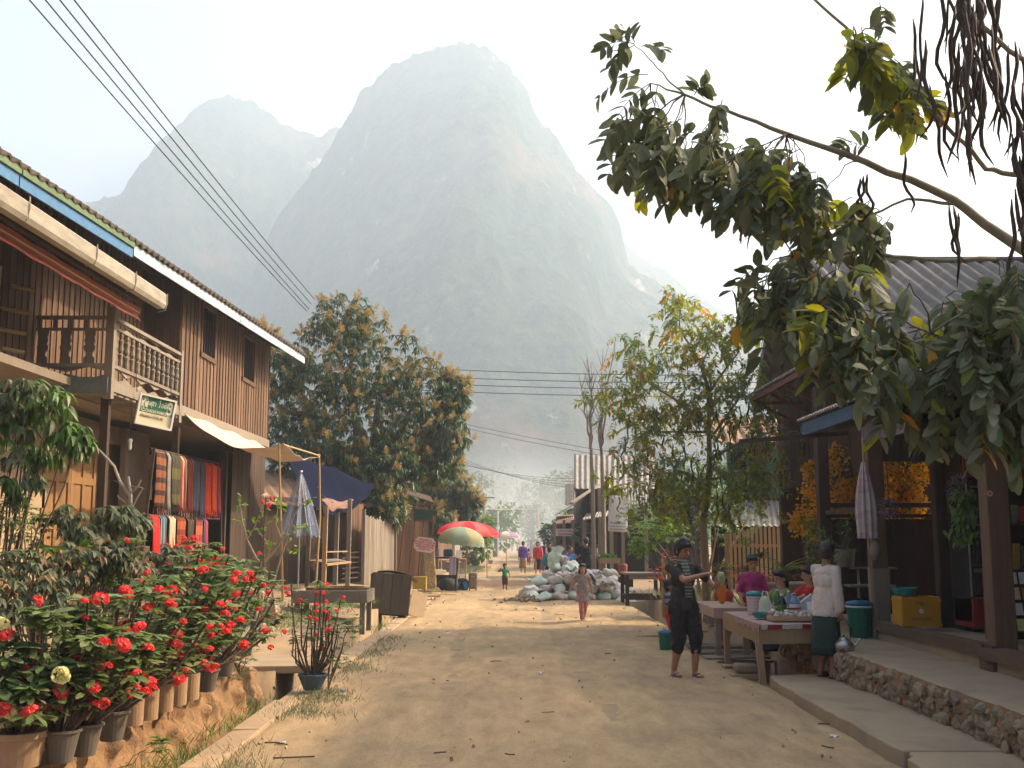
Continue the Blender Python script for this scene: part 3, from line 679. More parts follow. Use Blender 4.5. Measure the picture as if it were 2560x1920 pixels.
for (x, y) in ((-5.75, 15.75), (-6.05, 20.1), (-6.05, 23.6), (-6.05, 27.1), (-7.0, 12)): MB().b2(x - .055, x + .055, y - .055, y + .055, .2, 3.62, .004).build("post", w_dark, H)
q = MB(); q.b2(-7.0, -6.9, 20.0, 21.3, .4, 3.6); q.b2(-7.2, -7.0, 15, 20, 3.3, 3.6); q.build("plaster_panel", m_gplast, H)
q = MB(); q.b2(-9.3, -9.2, 21, 27.3, .3, 3.8); q.b2(-9.3, -6.2, 27.2, 27.3, .3, 3.8); q.b2(-9.3, -7.2, 21.3, 21.36, .3, 3.8); q.build("inner_wall", w_dark, H)
q = MB(); planks(q, (-6.0, 24.0), (-6.0, 27.2), 0.5, 3.8, .22); q.build("shutter", w_dark, H)
q = MB()
for z, a, b in ((4.98, (-7.9, 13.8), (-6.35, 14.6)), (4.62, (-7.8, 13.4), (-6.3, 14.4)), (4.33, (-7.9, 13.2), (-6.3, 14.3)), (4.12, (-7.9, 13.4), (-6.4, 14.5)), (3.92, (-7.9, 13.0), (-6.4, 14.2))):
    q.tube([(a[0], a[1], z + .12), (b[0], b[1], z - .06)], .028, 7)
for x in (-7.55, -7.0, -6.55): q.tube([(x, 13.9, 3.5), (x, 14.0, 5.1)], .022, 6)
q.build("bamboo_rail", m_bamh, H)
# ---- pharmacy sign
s0 = at(338, 985, 16.2); S = T("hanging_sign", "white framed green and cream sign with a large 3 hung below the balcony corner", "sign", (s0.x, s0.y, s0.z - .3))
c00, c10, c11, c01 = at(335, 1058, 16.2), at(427, 1078, 16.55), at(429, 1005, 16.55), at(342, 980, 16.2)
ex = (c10 - c00); ey = (c01 - c00); en = ex.cross(ey).normalized(); Wd, Hd = ex.length, ey.length
ms = mtx(c00, ex, ey)
def sb(mb, x0, x1, y0, y1, z0, z1):
    k = len(mb.v); mb.b2(x0 * Wd, x1 * Wd, y0 * Hd, y1 * Hd, z0, z1)
    for i in range(k, len(mb.v)): mb.v[i] = tuple(ms @ Vector(mb.v[i]))
q = MB(); sb(q, 0, 1, 0, .06, -.03, .025); sb(q, 0, 1, .94, 1, -.03, .025); sb(q, 0, .05, .06, .94, -.03, .025); sb(q, .95, 1, .06, .94, -.03, .025); q.build("frame", m_wht, S)
q = MB(); sb(q, .05, .95, .06, .42, -.02, .0); q.build("lower_panel", M("cream_sign", (.72, .62, .42), (.65, .55, .38), 5, .6, .05, .1), S)
q = MB(); sb(q, .05, .95, .42, .94, -.02, .0); q.build("green_panel", M("sign_green", (.035, .17, .08), (.03, .14, .07), 5, .5, .05, .1), S)
m_ink = M("sign_ink", (.08, .08, .07), (.06, .06, .05)); m_cream = M("sign_cream_ink", (.75, .72, .55), (.7, .66, .5), 6, .6, 0, 0)
LAO = {'j': [[(.15, .55), (.25, .45), (.35, .55), (.25, .68), (.15, .55)], [(.35, .55), (.35, .2), (.55, .03), (.8, .2), (.82, .7), (.6, .97), (.35, .92), (.2, .8)]],
 'n': [[(.30, .85), (.2, .95), (.12, .85), (.2, .75), (.30, .85), (.30, .05), (.42, .22), (.62, .22), (.8, .05), (.8, .95)]], 's': [[(.3, .5), (.4, .6), (.5, .5), (.4, .4), (.3, .5)], [(.5, .5), (.5, .2), (.3, .0), (.12, .3), (.15, .75), (.45, .95), (.8, .8), (.8, .0)], [(.78, .85), (.95, 1.15)]],
 'k': [[(.2, .0), (.2, .45), (.1, .6), (.2, .88), (.5, 1), (.8, .85), (.8, 0)]], 'O': [[(.62, .18), (.5, .28), (.4, .15), (.5, .0), (.62, .1), (.6, 1.2), (.35, 1.45), (.5, 1.65), (.75, 1.55)]],
 'o': [[(.35, .5), (.25, .6), (.15, .48), (.25, .38), (.35, .5), (.2, .3), (.4, .02), (.78, .2), (.85, .7), (.5, 1), (.2, .88)]], 'd': [[(.5, .45), (.4, .55), (.3, .45), (.4, .35), (.5, .45), (.3, .15), (.12, .4), (.15, .8), (.5, 1), (.8, .82), (.8, 0)]],
 'b': [[(.30, .9), (.2, 1), (.12, .9), (.2, .8), (.30, .9), (.30, .1), (.5, .0), (.8, .1), (.8, 1)]], 'l': [[(.8, .0), (.8, .6), (.5, .75), (.2, .55), (.3, .42), (.4, .55), (.2, .85), (.5, 1.05), (.8, .95)]], 'v': [[(.3, .2), (.2, .1), (.3, 0), (.4, .1), (.3, .2), (.75, .1), (.85, .6), (.6, .97), (.2, .85)]]}
def lao(name, word, size, mat, m4, parent, sx=.75, w=.07):
    """Lao lettering drawn with strokes (the bundled fonts lack the script); ^ and _ are marks over / under the last letter"""
    q = MB(); n = sum(1 if c != ' ' else .6 for c in word if c not in '^_'); x = -n * size * sx / 2
    for c in word:
        if c == ' ': x += .6 * size * sx; continue
        if c in '^_': P_ = [[(-.8, 1.25), (-.6, 1.4), (-.35, 1.35), (-.2, 1.2)]] if c == '^' else [[(-.5, -.12), (-.35, -.2), (-.3, -.42)]]
        else: P_ = LAO[c]
        for pl_ in P_:
            ps = [m4 @ Vector((x + a * size * sx, (b - .5) * size, .002)) for a, b in pl_]
            for a, b in zip(ps, ps[1:]): q.bar(a, b, size * w * 1.6, .002, m4.to_3x3() @ Vector((0, 0, 1)))
        if c not in '^_': x += size * sx
    return q.build(name, mat, parent)
def st(x, y): return ms @ Matrix.Translation((x * Wd, y * Hd, .004))
lao("lettering", "j^ns_k Oos^d", .062, m_cream, st(.50, .73), S)
text("lettering", "CHANSOUK PHARMACIE", .062, m_cream, st(.51, .49), S, bold=.001, sx=.46)
text("lettering", "3", .26, m_cream, st(.86, .66), S, bold=.004, sx=.8)
lao("lettering", "bl^knsjdov lv^ld^k jsv", .032, m_ink, st(.42, .31), S, .62)
def ring(mb, cx, cy, rx, ry, w, m4, z=.004, n=28):
    vs = []; 
    for i in range(n):
        a = 2 * PI * i / n
        for k in (1, 1 - w): vs.append(m4 @ Vector((cx + math.cos(a) * rx * k, cy + math.sin(a) * ry * k, z)))
    mb.add(vs, [(2 * i, 2 * ((i + 1) % n), 2 * ((i + 1) % n) + 1, 2 * i + 1) for i in range(n)])
q = MB(); ring(q, .86 * Wd, .66 * Hd, .075 * Wd, .25 * Hd, .12, ms); ring(q, .17 * Wd, .68 * Hd, .095 * Wd, .24 * Hd, .1, ms)
sb(q, .14, .20, .52, .86, .002, .005); sb(q, .095, .245, .60, .78, .0021, .0052); q.build("emblem", m_cream, S)
q = MB(); q.tube([ms @ Vector((.17 * Wd + .012 * math.sin(t * 9), (.54 + .3 * t) * Hd, .009)) for t in np.linspace(0, 1, 12)], .004, 5); q.build("snake_mark", m_ink, S)
MB().tube([c01 + en * 0.01, c01 + Vector((-.05, .0, .55))], .006, 4).build("hanging_wire", m_wire, S); MB().tube([c11, c11 + Vector((-.05, 0, .5))], .006, 4).build("hanging_wire", m_wire, S)
# bulb
p = at(326, 1100, 16.3); Bu = T("light_bulb", "white tube bulb hanging on a cord beside the pharmacy sign", "light bulb", (p.x, p.y, p.z - .14))
MB().tube([p, at(330, 1000, 16.3)], .006, 5).build("cord", m_wire, Bu)
MB().lathe([(.012, 0), (.03, -.01), (.032, -.045), (.022, -.055)], p + Vector((0, 0, .02)), 10).build("socket", m_wht, Bu)
MB().lathe([(.02, -.05), (.022, -.07), (.022, -.15), (.01, -.16)], p + Vector((0, 0, .015)), 10).build("tube", m_plast, Bu, smooth=True)
# ---- cream tarpaulin awning on bamboo poles
A = T("cloth_awning", "sagging cream tarpaulin awning on two thin bamboo poles beside the plank house", "awning", (-5, 22, .4))
a0, a1, a2, a3 = Vector((-5.98, 20.2, 3.93)), Vector((-4.17, 20.4, 3.34)), Vector((-5.98, 25.9, 3.88)), Vector((-4.42, 25.6, 3.52))
def tarp(u, v):
    p = a0.lerp(a2, u).lerp(a1.lerp(a3, u), v); s_ = 4 * v * (1 - v); p.z -= 0.30 * s_ * (1 - .3 * u) + 0.16 * 4 * u * (1 - u) * v + .025 * math.sin(u * 17 + v * 4) + .02 * math.sin(v * 15 + u * 7) * s_
    p.x += 0.05 * math.sin(u * 7) * v; return p
q = MB(); q.grid(tarp, 40, 24, .004); q.build("cloth", m_tarp, A, smooth=True)
pp = [([gr(707, 1506, .42), at(702, 1300, 20.4), at(698, 1108, 20.4)], .024), ([Vector((-4.42, 25.6, .5)), at(800, 1290, 25.6), at(798, 1134, 25.6)], .03)]
for pts, r_ in pp:
    q = MB(); q.tube(pts, [r_, r_ * .9, r_ * .75], 7)
    k = 0
    while k < 6: t = (k + .5) / 6; c = Vector(pts[0]).lerp(Vector(pts[2]), t); q.lathe([(r_ * .95, -.006), (r_ * 1.15, 0), (r_ * .95, .006)], c, 7); k += 1
    q.build("pole", w_bam, A)
q = MB(); q.tube([a1, a3], .016, 6); q.build("edge_pole", m_bamh, A)
# ---- textile rack and its hanging cloths
K = T("textile_rack", "leaning wooden rack for hanging woven scarves under the plank house", "rack", (-5.9, 20.4, .6))
MB().bar(at(352, 1400, 17.8), at(385, 1120, 18.4), .05, .04).build("upright", w_dark, K); MB().bar((-5.9, 23.0, .6), (-5.9, 22.7, 3.2), .05, .04).build("upright", w_dark, K)
q = MB(); q.tube([(-5.92, 18.3, 3.10), (-5.92, 22.8, 3.14)], .02, 6); q.tube([(-5.92, 18.0, 2.02), (-5.92, 22.8, 2.03)], .02, 6); q.build("rail", w_dark, K)
def cloth_mat(name, c1, c2, stripes=None): return M(name, c1, c2, 12, .9, .15, 0, transl=.12, stripes=stripes)
up = [("dark brown and orange patterned", (.16, .06, .03), (.30, .10, .03), (2, 30, (.05, .025, .02)), .50), ("plain grey", (.30, .27, .26), (.2, .18, .17), None, .2), ("black and green woven", (.035, .03, .025), (.07, .06, .03), (2, 14, (.10, .09, .03)), .55),
      ("cream with red edges", (.55, .46, .30), (.48, .38, .24), (1, 32, (.30, .05, .035)), .36), ("dark red with cream lines", (.30, .07, .04), (.24, .05, .03), (1, 42, (.55, .45, .3)), .36), ("blue grey", (.13, .15, .20), (.09, .10, .15), None, .42), ("slate blue fringed", (.10, .14, .24), (.12, .12, .18), None, .3),
      ("orange red shiny", (.72, .09, .03), (.60, .06, .02), (1, 40, (.45, .05, .09)), .45), ("bright orange", (.80, .14, .03), (.66, .09, .02), None, .36), ("purple and red", (.22, .05, .16), (.12, .03, .12), (1, 30, (.45, .05, .03)), .3)]
lo = [("bright red crumpled", (.75, .035, .03), (.6, .02, .02), None, .34), ("teal and blue striped", (.05, .14, .20), (.04, .1, .16), (1, 40, (.35, .28, .2)), .36), ("cream and red banded", (.6, .5, .34), (.5, .4, .26), (1, 28, (.45, .06, .03)), .36), ("rust orange woven", (.42, .10, .03), (.32, .07, .03), (2, 26, (.2, .04, .02)), .55), ("dark striped", (.09, .05, .04), (.06, .04, .03), (1, 36, (.3, .25, .2)), .4), ("faded orange", (.5, .13, .05), (.4, .1, .05), (2, 22, (.25, .06, .05)), .5), ("blue and red small", (.06, .10, .22), (.05, .08, .18), (1, 30, (.5, .05, .04)), .3)]
def scarf(y, w_, z1, z0, spec, row, lean=0):
    nm, c1, c2, st_, _ = spec; ph = rng.uniform(0, 6)
    t = T("scarf", f"{nm} scarf hanging in the {row} row of the textile rack", "scarf", (-5.9, y, z0), 0, "scarves hanging on the rack")
    mt = cloth_mat(f"cloth_{nm.replace(' ', '_')}", c1, c2, st_)
    def fn(u, v): 
        z = z1 - (z1 - z0) * v; wv = 1 - .08 * v
        return (-5.86 + .03 * math.sin(u * 14 + ph) * (0.3 + v) - .05 * (v < .02), y + (u - .5) * w_ * wv + .02 * math.sin(v * 5 + ph) + lean * v, z + .01 * math.sin(u * 20))
    q = MB(); q.grid(fn, 14, 12, .004); q.build("cloth", mt, t, smooth=True)
    q = MB()
    for k in range(12): u = (k + .5) / 12; b = Vector(fn(u, 1)); q.tube([b, b + Vector((rng.uniform(-.01, .01), rng.uniform(-.01, .01), -.09))], .004, 3)
    q.build("fringe", mt, t)
y = 18.5
for s_ in up: scarf(y + s_[4] / 2, s_[4], 3.1, 2.12 + rng.uniform(-.06, .08), s_, "upper"); y += s_[4] + .03
y = 18.35
for k, s_ in enumerate(lo): scarf(y + s_[4] / 2, s_[4], 2.02, 1.28 + rng.uniform(-.08, .05), s_, "lower", .12 if k == 0 else 0); y += s_[4] + .1
# ---- folded clear umbrella on a stand
c = at(752, 1182, 23.6); U = T("folded_umbrella", "folded translucent blue market umbrella standing under the navy tarp", "umbrella", (c.x, c.y, .45))
m_clear = M("clear_vinyl", (.30, .36, .50), (.22, .28, .42), 3, .25, .2, 0, alpha=.35, spec=.6)
def fold(u, v): a = u * 2 * PI; r_ = (.015 + .34 * v ** .8) * (1 + .28 * math.cos(a * 8)); return (c.x + r_ * math.cos(a), c.y + r_ * math.sin(a), c.z - 1.32 * v - .04 * math.cos(a * 8) * v)
q = MB(); q.grid(fold, 64, 12); q.build("canopy", m_clear, U, smooth=True)
q = MB()
for k in range(8): a = k * PI / 4; q.tube([c, (c.x + .28 * math.cos(a), c.y + .28 * math.sin(a), c.z - 1.1)], .007, 4)
q.build("rib", m_steel, U)
q = MB(); q.tube([c + Vector((0, 0, .05)), (c.x, c.y, .5)], .018, 8); q.lathe([(.02, 0), (.04, .02), (.03, .05)], c, 8); q.build("pole", m_steel, U)
MB().lathe([(.0, 0), (.22, 0), (.22, .08), (.03, .12)], (c.x, c.y, .42), 16).build("base", m_conc, U)
# ---- navy tarp over the roadside stall, stall frame
NT = T("navy_tarp", "navy blue tarpaulin with a brown patch stretched over the roadside stall", "tarpaulin", (-4.6, 27, 2.2))
A0, B0, C0, D0 = at(690, 1118, 25.5), at(942, 1215, 29.5), at(880, 1275, 28), at(806, 1290, 26.0)
q = MB()
def nt(u, v): p = A0.lerp(B0, u).lerp(D0.lerp(C0, u), v); p.z += -.16 * math.sin(PI * u) * math.sin(PI * v) + .03 * math.sin(u * 14 + v * 6) + .025 * math.sin(v * 12); return p
q.grid(nt, 30, 22, .005); q.build("sheet", m_btarp, NT, smooth=True)
q = MB(); q.grid(lambda u, v: Vector(nt(.28 + .5 * u + .06 * math.sin(v * 9), .58 + .26 * v + .03 * math.sin(u * 11))) + Vector((.01, -.03, .012 - .02)), 18, 8, .004); q.build("patch", m_otarp, NT, smooth=True)
ST = T("market_stall", "empty timber market stall frame with a shelf under the navy tarp", "stall", (-4.6, 27, .45))
for px, pz, Y in ((811, 1285, 26.2), (871, 1268, 27.2), (770, 1290, 27.5), (840, 1270, 28.6)):
    b_ = at(px, 1345, Y); top = at(px, pz - 20, Y); q = MB(); q.bar((b_.x, Y, .35), (b_.x + .02, Y, top.z), .1, .1, jit=.006); q.build("post", w_light if px in (811,) else w_grey, ST)
q = MB(); a = at(811, 1412, 26.2); b = at(871, 1405, 27.2); q.bar(a, b, .16, .05); q.bar(at(811, 1380, 26.2), at(871, 1378, 27.2), .03, .03); q.bar(at(770, 1405, 27.5), at(840, 1400, 28.6), .16, .05); q.build("crossbar", w_light, ST)
q = MB(); q.add([at(806, 1405, 26.2), at(871, 1402, 27.2), at(840, 1396, 28.6), at(770, 1400, 27.5)], [(0, 1, 2, 3)]); q.build("shelf", w_grey, ST)
# shadowed hut behind the stall
HU = T("bamboo_hut", "dark bamboo hut behind the empty stall under the mango tree", "hut", (-6.0, 30, .4))
q = MB(); planks(q, (-7.2, 27.6), (-3.95, 31.8), .3, 2.7, .12, .015, nrm=(.7, -.7)); planks(q, (-3.95, 31.8), (-3.95, 36), .3, 2.6, .15); q.build("wall", w_dark, HU)
q = MB(); corr(q, (-7.6, 27.0, 2.5), (-3.5, 31.6, 2.5), (-9, 30, 3.6), (-5, 35, 3.6), 20, .02, 3, .01); q.build("roof", m_rust, HU)
q = MB(); planks(q, at(893, 0, 29.5).xy, at(931, 0, 30.4).xy, .5, 2.55, .09, .012, nrm=(0, -1)); q.build("mat_panel", w_old, HU, label="woven mat panel leaning by the hut")
q = MB()
for k in range(6): z = .62 + k * .13; q.bar(at(882, 0, 28.8).xy.to_3d() + Vector((0, 0, z)), at(926, 0, 29.6).xy.to_3d() + Vector((0, 0, z + .02)), .07, .03)
q.build("slat_rack", w_dark, HU)
PW = T("plank_fence", "pale vertical plank fence catching the sun between the hut and the road", "fence", (-3.6, 30.6, .35))
q = MB(); planks(q, at(934, 0, 29.6).xy, at(1004, 0, 31.5).xy, .42, lambda t: 2.15 - .1 * t, .085, .018, gap=.012, zr=.14, nrm=(0, -1)); q.build("boards", w_grey, PW)
for px, Y in ((932, 29.5), (1006, 31.5)):
    b = at(px, 0, Y); q = MB(); q.bar((b.x, Y + .06, .3), (b.x, Y + .06, 2.4), .09, .09); q.build("post", w_grey, PW)
# ---- table with a round basket tray
TB = T("trough_table", "rough wooden table with high side boards standing at the left roadside", "table", (-3.0, 20.0, 0))
q = MB(); q.b2(-3.75, -2.5, 19.45, 20.5, .66, .70); q.b2(-3.77, -2.48, 19.43, 19.49, .55, .76, .005); q.b2(-3.77, -2.48, 20.46, 20.52, .55, .76, .005); q.b2(-2.54, -2.48, 19.5, 20.46, .55, .76, .005); q.b2(-3.77, -3.71, 19.5, 20.46, .55, .76, .005); q.build("top", w_grey, TB)
for x, y in ((-2.56, 19.52), (-2.56, 20.42), (-3.68, 19.52), (-3.68, 20.42)):
    MB().bar((x, y, 0.02 if x > -3 else .3), (x, y, .56), .08, .08, jit=.004).build("leg", w_grey, TB)
q = MB(); q.lathe([(0, .73), (.46, .73), (.5, .80), (.53, .80), (.5, .71), (0, .70)], (-3.1, 19.98, .0), 28, 1, .85, cap=False); q.build("basket", M("basketry", (.26, .17, .09), (.13, .085, .05), 40, .9, .8, .1), None, label="wide round basket tray lying in the trough table", cat="basket")
# ---- tilted wooden crate with cardboard
CR = T("wooden_crate", "dark wooden crate tilted over the drain with cardboard thrown on it", "crate", (-2.9, 23.6, 0))
rot = Euler((R(-6), R(5), R(12))).to_matrix(); cc = at(974, 1487, 23.6)
q = MB()
for k in range(4): q.box(cc + rot @ Vector((-.285 + .19 * k, -.3, 0)), (.18, .025, .80), rot, .003)
for k in range(4): q.box(cc + rot @ Vector((.38, -.21 + .15 * k, 0)), (.025, .14, .8), rot, .003)
q.box(cc + rot @ Vector((0, 0, .40)), (.8, .64, .025), rot); q.box(cc + rot @ Vector((0, 0, -.40)), (.78, .62, .02), rot); q.box(cc + rot @ Vector((-.38, 0, 0)), (.025, .6, .8), rot); q.box(cc + rot @ Vector((0, .3, 0)), (.76, .025, .8), rot)
q.build("boards", wood("crate_wood", (.13, .105, .08), (.07, .055, .04)), CR)
q = MB(); q.bar(cc + rot @ Vector((.1, -.28, -.45)), cc + rot @ Vector((.12, -.3, -.75)), .05, .05); q.bar(cc + rot @ Vector((-.3, .2, -.45)), cc + rot @ Vector((-.3, .2, -.7)), .05, .05); q.bar(cc + rot @ Vector((.33, -.2, -.4)), cc + rot @ Vector((.34, -.2, -.75)), .05, .05); q.build("leg", w_grey, CR)
q = MB(); q.grid(lambda u, v: cc + rot @ Vector((-.30 + .85 * u, -.3 + .62 * v, .45 + .03 * math.sin(u * 5) - .12 * max(0, u - .75) * 4)), 16, 6, .008); q.build("cardboard", m_card, None, label="flattened brown cardboard lying on top of the tilted crate", cat="cardboard")
q = MB(); q.box(cc + Vector((.58, .1, -.2)), (.36, .02, .55), (R(-20), R(18), R(25))); q.build("cardboard", m_card, None, label="cardboard sheet leaning against the tilted crate's right side", cat="cardboard")
# planks over the drain
for i, (px, py, L_, rz, lb) in enumerate(((1080, 1478, 1.5, .1, "pale plank bridging the drain behind the tilted crate"), (1096, 1466, 1.3, .02, "narrow beam laid over the drain left of the blue bag"), (1056, 1490, .9, .3, "short broken board lying over the drain by the tilted crate"))):
    p = gr(px, py, .12); MB().box(p, (L_, .32 if i != 1 else .12, .04), (0, .03, rz), .01).build("plank", w_light, label=lb, cat="plank")
# yellow crate, block
p = at(1050, 1450, 30.0); q = T("plastic_crate", "mustard yellow plastic crate standing on the drain edge near the octagonal sign", "crate", (p.x, p.y, .25))
m_ycr = M("mustard_plastic", (.40, .28, .03), (.32, .22, .03), 6, .5, .1, .2)
mb = MB(); mb.b2(p.x - .17, p.x + .17, p.y - .17, p.y - .15, .32, .62); mb.b2(p.x - .17, p.x + .17, p.y + .15, p.y + .17, .32, .62); mb.b2(p.x - .17, p.x - .15, p.y - .15, p.y + .15, .32, .62); mb.b2(p.x + .15, p.x + .17, p.y - .15, p.y + .15, .32, .62); mb.b2(p.x - .15, p.x + .15, p.y - .15, p.y + .15, .32, .34); mb.build("shell", m_ycr, q)
mb = MB(); mb.b2(p.x - .18, p.x + .18, p.y - .18, p.y + .18, .60, .635); mb.build("rim", m_ycr, q)
p = at(1070, 1415, 33.0); MB().box((p.x, p.y, .75), (.42, .4, 1.1), (0, 0, .2), .05, .85).build("boulder", M("ochre_rock", (.36, .25, .12), (.22, .15, .08), 5, .95, .9, 0, dist=.03), label="tall ochre stone block behind the yellow crate", cat="stone", bevel=.05)
# ---- octagonal painted sign on a stake
p = at(1062, 1362, 31.0); O = T("octagonal_sign", "pale pink octagonal board with red hand lettering on a stake at the left roadside", "sign", (p.x, p.y, .25))
mo = mtx(p, (1, .05, -.13), (0.1, 0, 1)); w_, h_ = .29, .20
poly = [(-w_, -.10), (-w_ + .1, -h_), (w_ - .1, -h_), (w_, -.10), (w_, .10), (w_ - .1, h_), (-w_ + .1, h_), (-w_, .10)]
q = MB(); q.prism(poly, -.02, 0, 'z'); q.v = [tuple(mo @ Vector(v)) for v in q.v]; q.build("board", M("pale_pink_paint", (.62, .50, .47), (.55, .43, .40), 5, .7, .1, .1), O)
m_red = M("red_lettering", (.42, .04, .05), (.35, .03, .04), 5, .6, 0, 0)
for i, tx in enumerate(("WELCOME TO", "RESTAURANT, GOOD VIEW", "PROUD TO WELCOME", "EVERYONE FOR THE", "THANK YOU")): text("lettering", tx, .062, m_red, mo @ Matrix.Translation((0, .13 - .063 * i, .004)), O, bold=.002, sx=.85)
MB().bar((p.x, p.y + .03, .2), (p.x, p.y + .03, p.z + .1), .05, .03).build("stake", w_grey, O)
# ---- roofed shed with green board behind it
SH = T("roadside_shed", "small roadside shed with an orange beam and a dark green board", "shed", (-3.6, 37, .3))
q = MB(); corr(q, at(1008, 1232, 36), at(1085, 1256, 36), at(1000, 1222, 39), at(1075, 1240, 39), 14, .02, 3, .01); q.build("roof", m_rust, SH)
q = MB(); a, b = at(1010, 1300, 36), at(1084, 1302, 36); q.bar(a, b, .07, .05); q.bar(at(1010, 1258, 36), at(1084, 1262, 36), .07, .05)
for px in (1012, 1038, 1060, 1083): q.bar(at(px, 1300, 36), (at(px, 0, 36).x, 36, .25), .045, .045)
q.build("frame", wood("orange_wood", (.34, .12, .05), (.22, .08, .04)), SH)
q = MB(); q.add([at(1034, 1299, 35.9), at(1082, 1300, 35.9), at(1082, 1276, 35.9), at(1034, 1272, 35.9)], [(0, 1, 2, 3)]); q.build("board", M("dark_green_board", (.03, .09, .06), (.02, .06, .05), 9, .6, .1, 0), SH)
q = MB(); planks(q, at(1008, 0, 38).xy, at(1084, 0, 38.5).xy, .3, 2.7, .15, nrm=(0, -1)); planks(q, at(1008, 0, 36).xy, at(1008, 0, 38).xy, .3, 2.6, .15); q.build("wall", w_old, SH)
# ---- vending table under the umbrellas
VT = T("vending_table", "low dark table with a lilac cloth under the green umbrella", "table", (-2.2, 35.4, .1))
a = at(1088, 1393, 35.0); zt = a.z; x0, x1 = at(1088, 0, 35).x, at(1152, 0, 35).x
MB().b2(x0, x1, 34.9, 35.8, zt - .04, zt).build("top", w_dark, VT)
for x in (x0 + .04, x1 - .04):
    for y in (34.95, 35.75): MB().bar((x, y, -.02 if x > -2.2 else .1), (x, y, zt - .04), .06, .06).build("leg", w_dark, VT)
MB().b2(x0, x1, 35.7, 35.75, .12, .5).build("back_board", w_dark, VT)
q = MB(); q.grid(lambda u, v: (x0 - .02 + (x1 - x0 + .04) * u, 34.88 + .9 * v, zt + .012), 10, 8, .006); q.grid(lambda u, v: (x1 - .24 + .22 * u, 34.87 - .01 * math.sin(u * 9), zt + .01 - .55 * v), 8, 8, .006); q.build("tablecloth", M("lilac_cloth", (.42, .36, .46), (.34, .30, .42), 20, .9, .1, 0), None, label="lilac cloth over the vending table hanging down at its right corner", cat="tablecloth")
MB().box((x0 + .55, 35.3, zt + .13), (.28, .25, .22)).build("cool_box", M("blue_plastic", (.06, .12, .30), (.05, .10, .24), 5, .4, .05, .1), label="blue plastic box on the vending table", cat="box", bevel=.03)
MB().lathe([(.0, 0), (.07, 0), (.075, .2), (.05, .24), (.05, .28), (0, .28)], (x0 + .2, 35.2, zt + .013), 12).build("jar", m_clear, label="clear jar on the left end of the vending table", cat="jar", smooth=True)
p = at(1156, 0, 34.6); MB().box((p.x, 34.6, .95 * 0 + at(0, 1385, 34.6).z), (.18, .02, .22), (0, 0, .2)).build("price_board", m_wht, label="small white board standing at the vending table's right end", cat="sign")
# suitcase and bag
p = at(1182, 1475, 35.6); p.z = 0.03
SU = T("suitcase", "upright bronze grey hard suitcase standing by the road next to the blue bag", "suitcase", (p.x, p.y, p.z))
MB().box((p.x, p.y, p.z + .30), (.28, .2, .52), (0, 0, .1)).build("shell", M("bronze_shell", (.25, .19, .15), (.20, .16, .13), 5, .3, .05, 0, metal=.4), SU, bevel=.06)
MB().box((p.x, p.y - .105, p.z + .42), (.12, .02, .02)).build("handle", m_steel, SU)
q = MB(); q.box((p.x - .1, p.y, p.z + .02), (.04, .1, .04)); q.box((p.x + .1, p.y, p.z + .02), (.04, .1, .04)); q.build("wheel", m_black, SU)
p = at(1156, 1475, 35.7); BG = T("travel_bag", "black and bright blue travel bag lying beside the suitcase", "bag", (p.x, p.y, .03))
m_bag = M("black_nylon", (.03, .03, .035), (.05, .05, .055), 9, .7, .3, 0); m_bagb = M("blue_nylon", (.03, .25, .50), (.02, .18, .42), 9, .6, .3, 0)
q = MB(); q.ell((p.x, p.y, .22), (.22, .16, .20), 14, 9, jit=.03); q.box((p.x, p.y, .14), (.36, .26, .2)); remesh(q, "bag_body", m_bag, .02, BG, 3)
q = MB(); q.box((p.x - .12, p.y - .16, .2), (.08, .03, .2), (0, .3, 0)); q.box((p.x + .1, p.y - .16, .18), (.12, .03, .2), (0, -.2, 0)); q.box((p.x, p.y - .15, .38), (.2, .03, .05)); q.build("pocket", m_bagb, BG, bevel=.01)
q = MB(); q.tube([(p.x - .13, p.y - .1, .3), (p.x - .08, p.y - .1, .47), (p.x + .08, p.y - .1, .47), (p.x + .13, p.y - .1, .3)], .012, 5); q.build("handle", m_bag, BG)
p = at(1120, 1462, 35.3); q = MB(); q.ell((p.x, p.y, .2), (.32, .25, .22), 14, 9, jit=.05); q.build("cloth_bundle", m_bag, None, smooth=True, label="dark cloth bundle under the vending table's edge", cat="bundle")
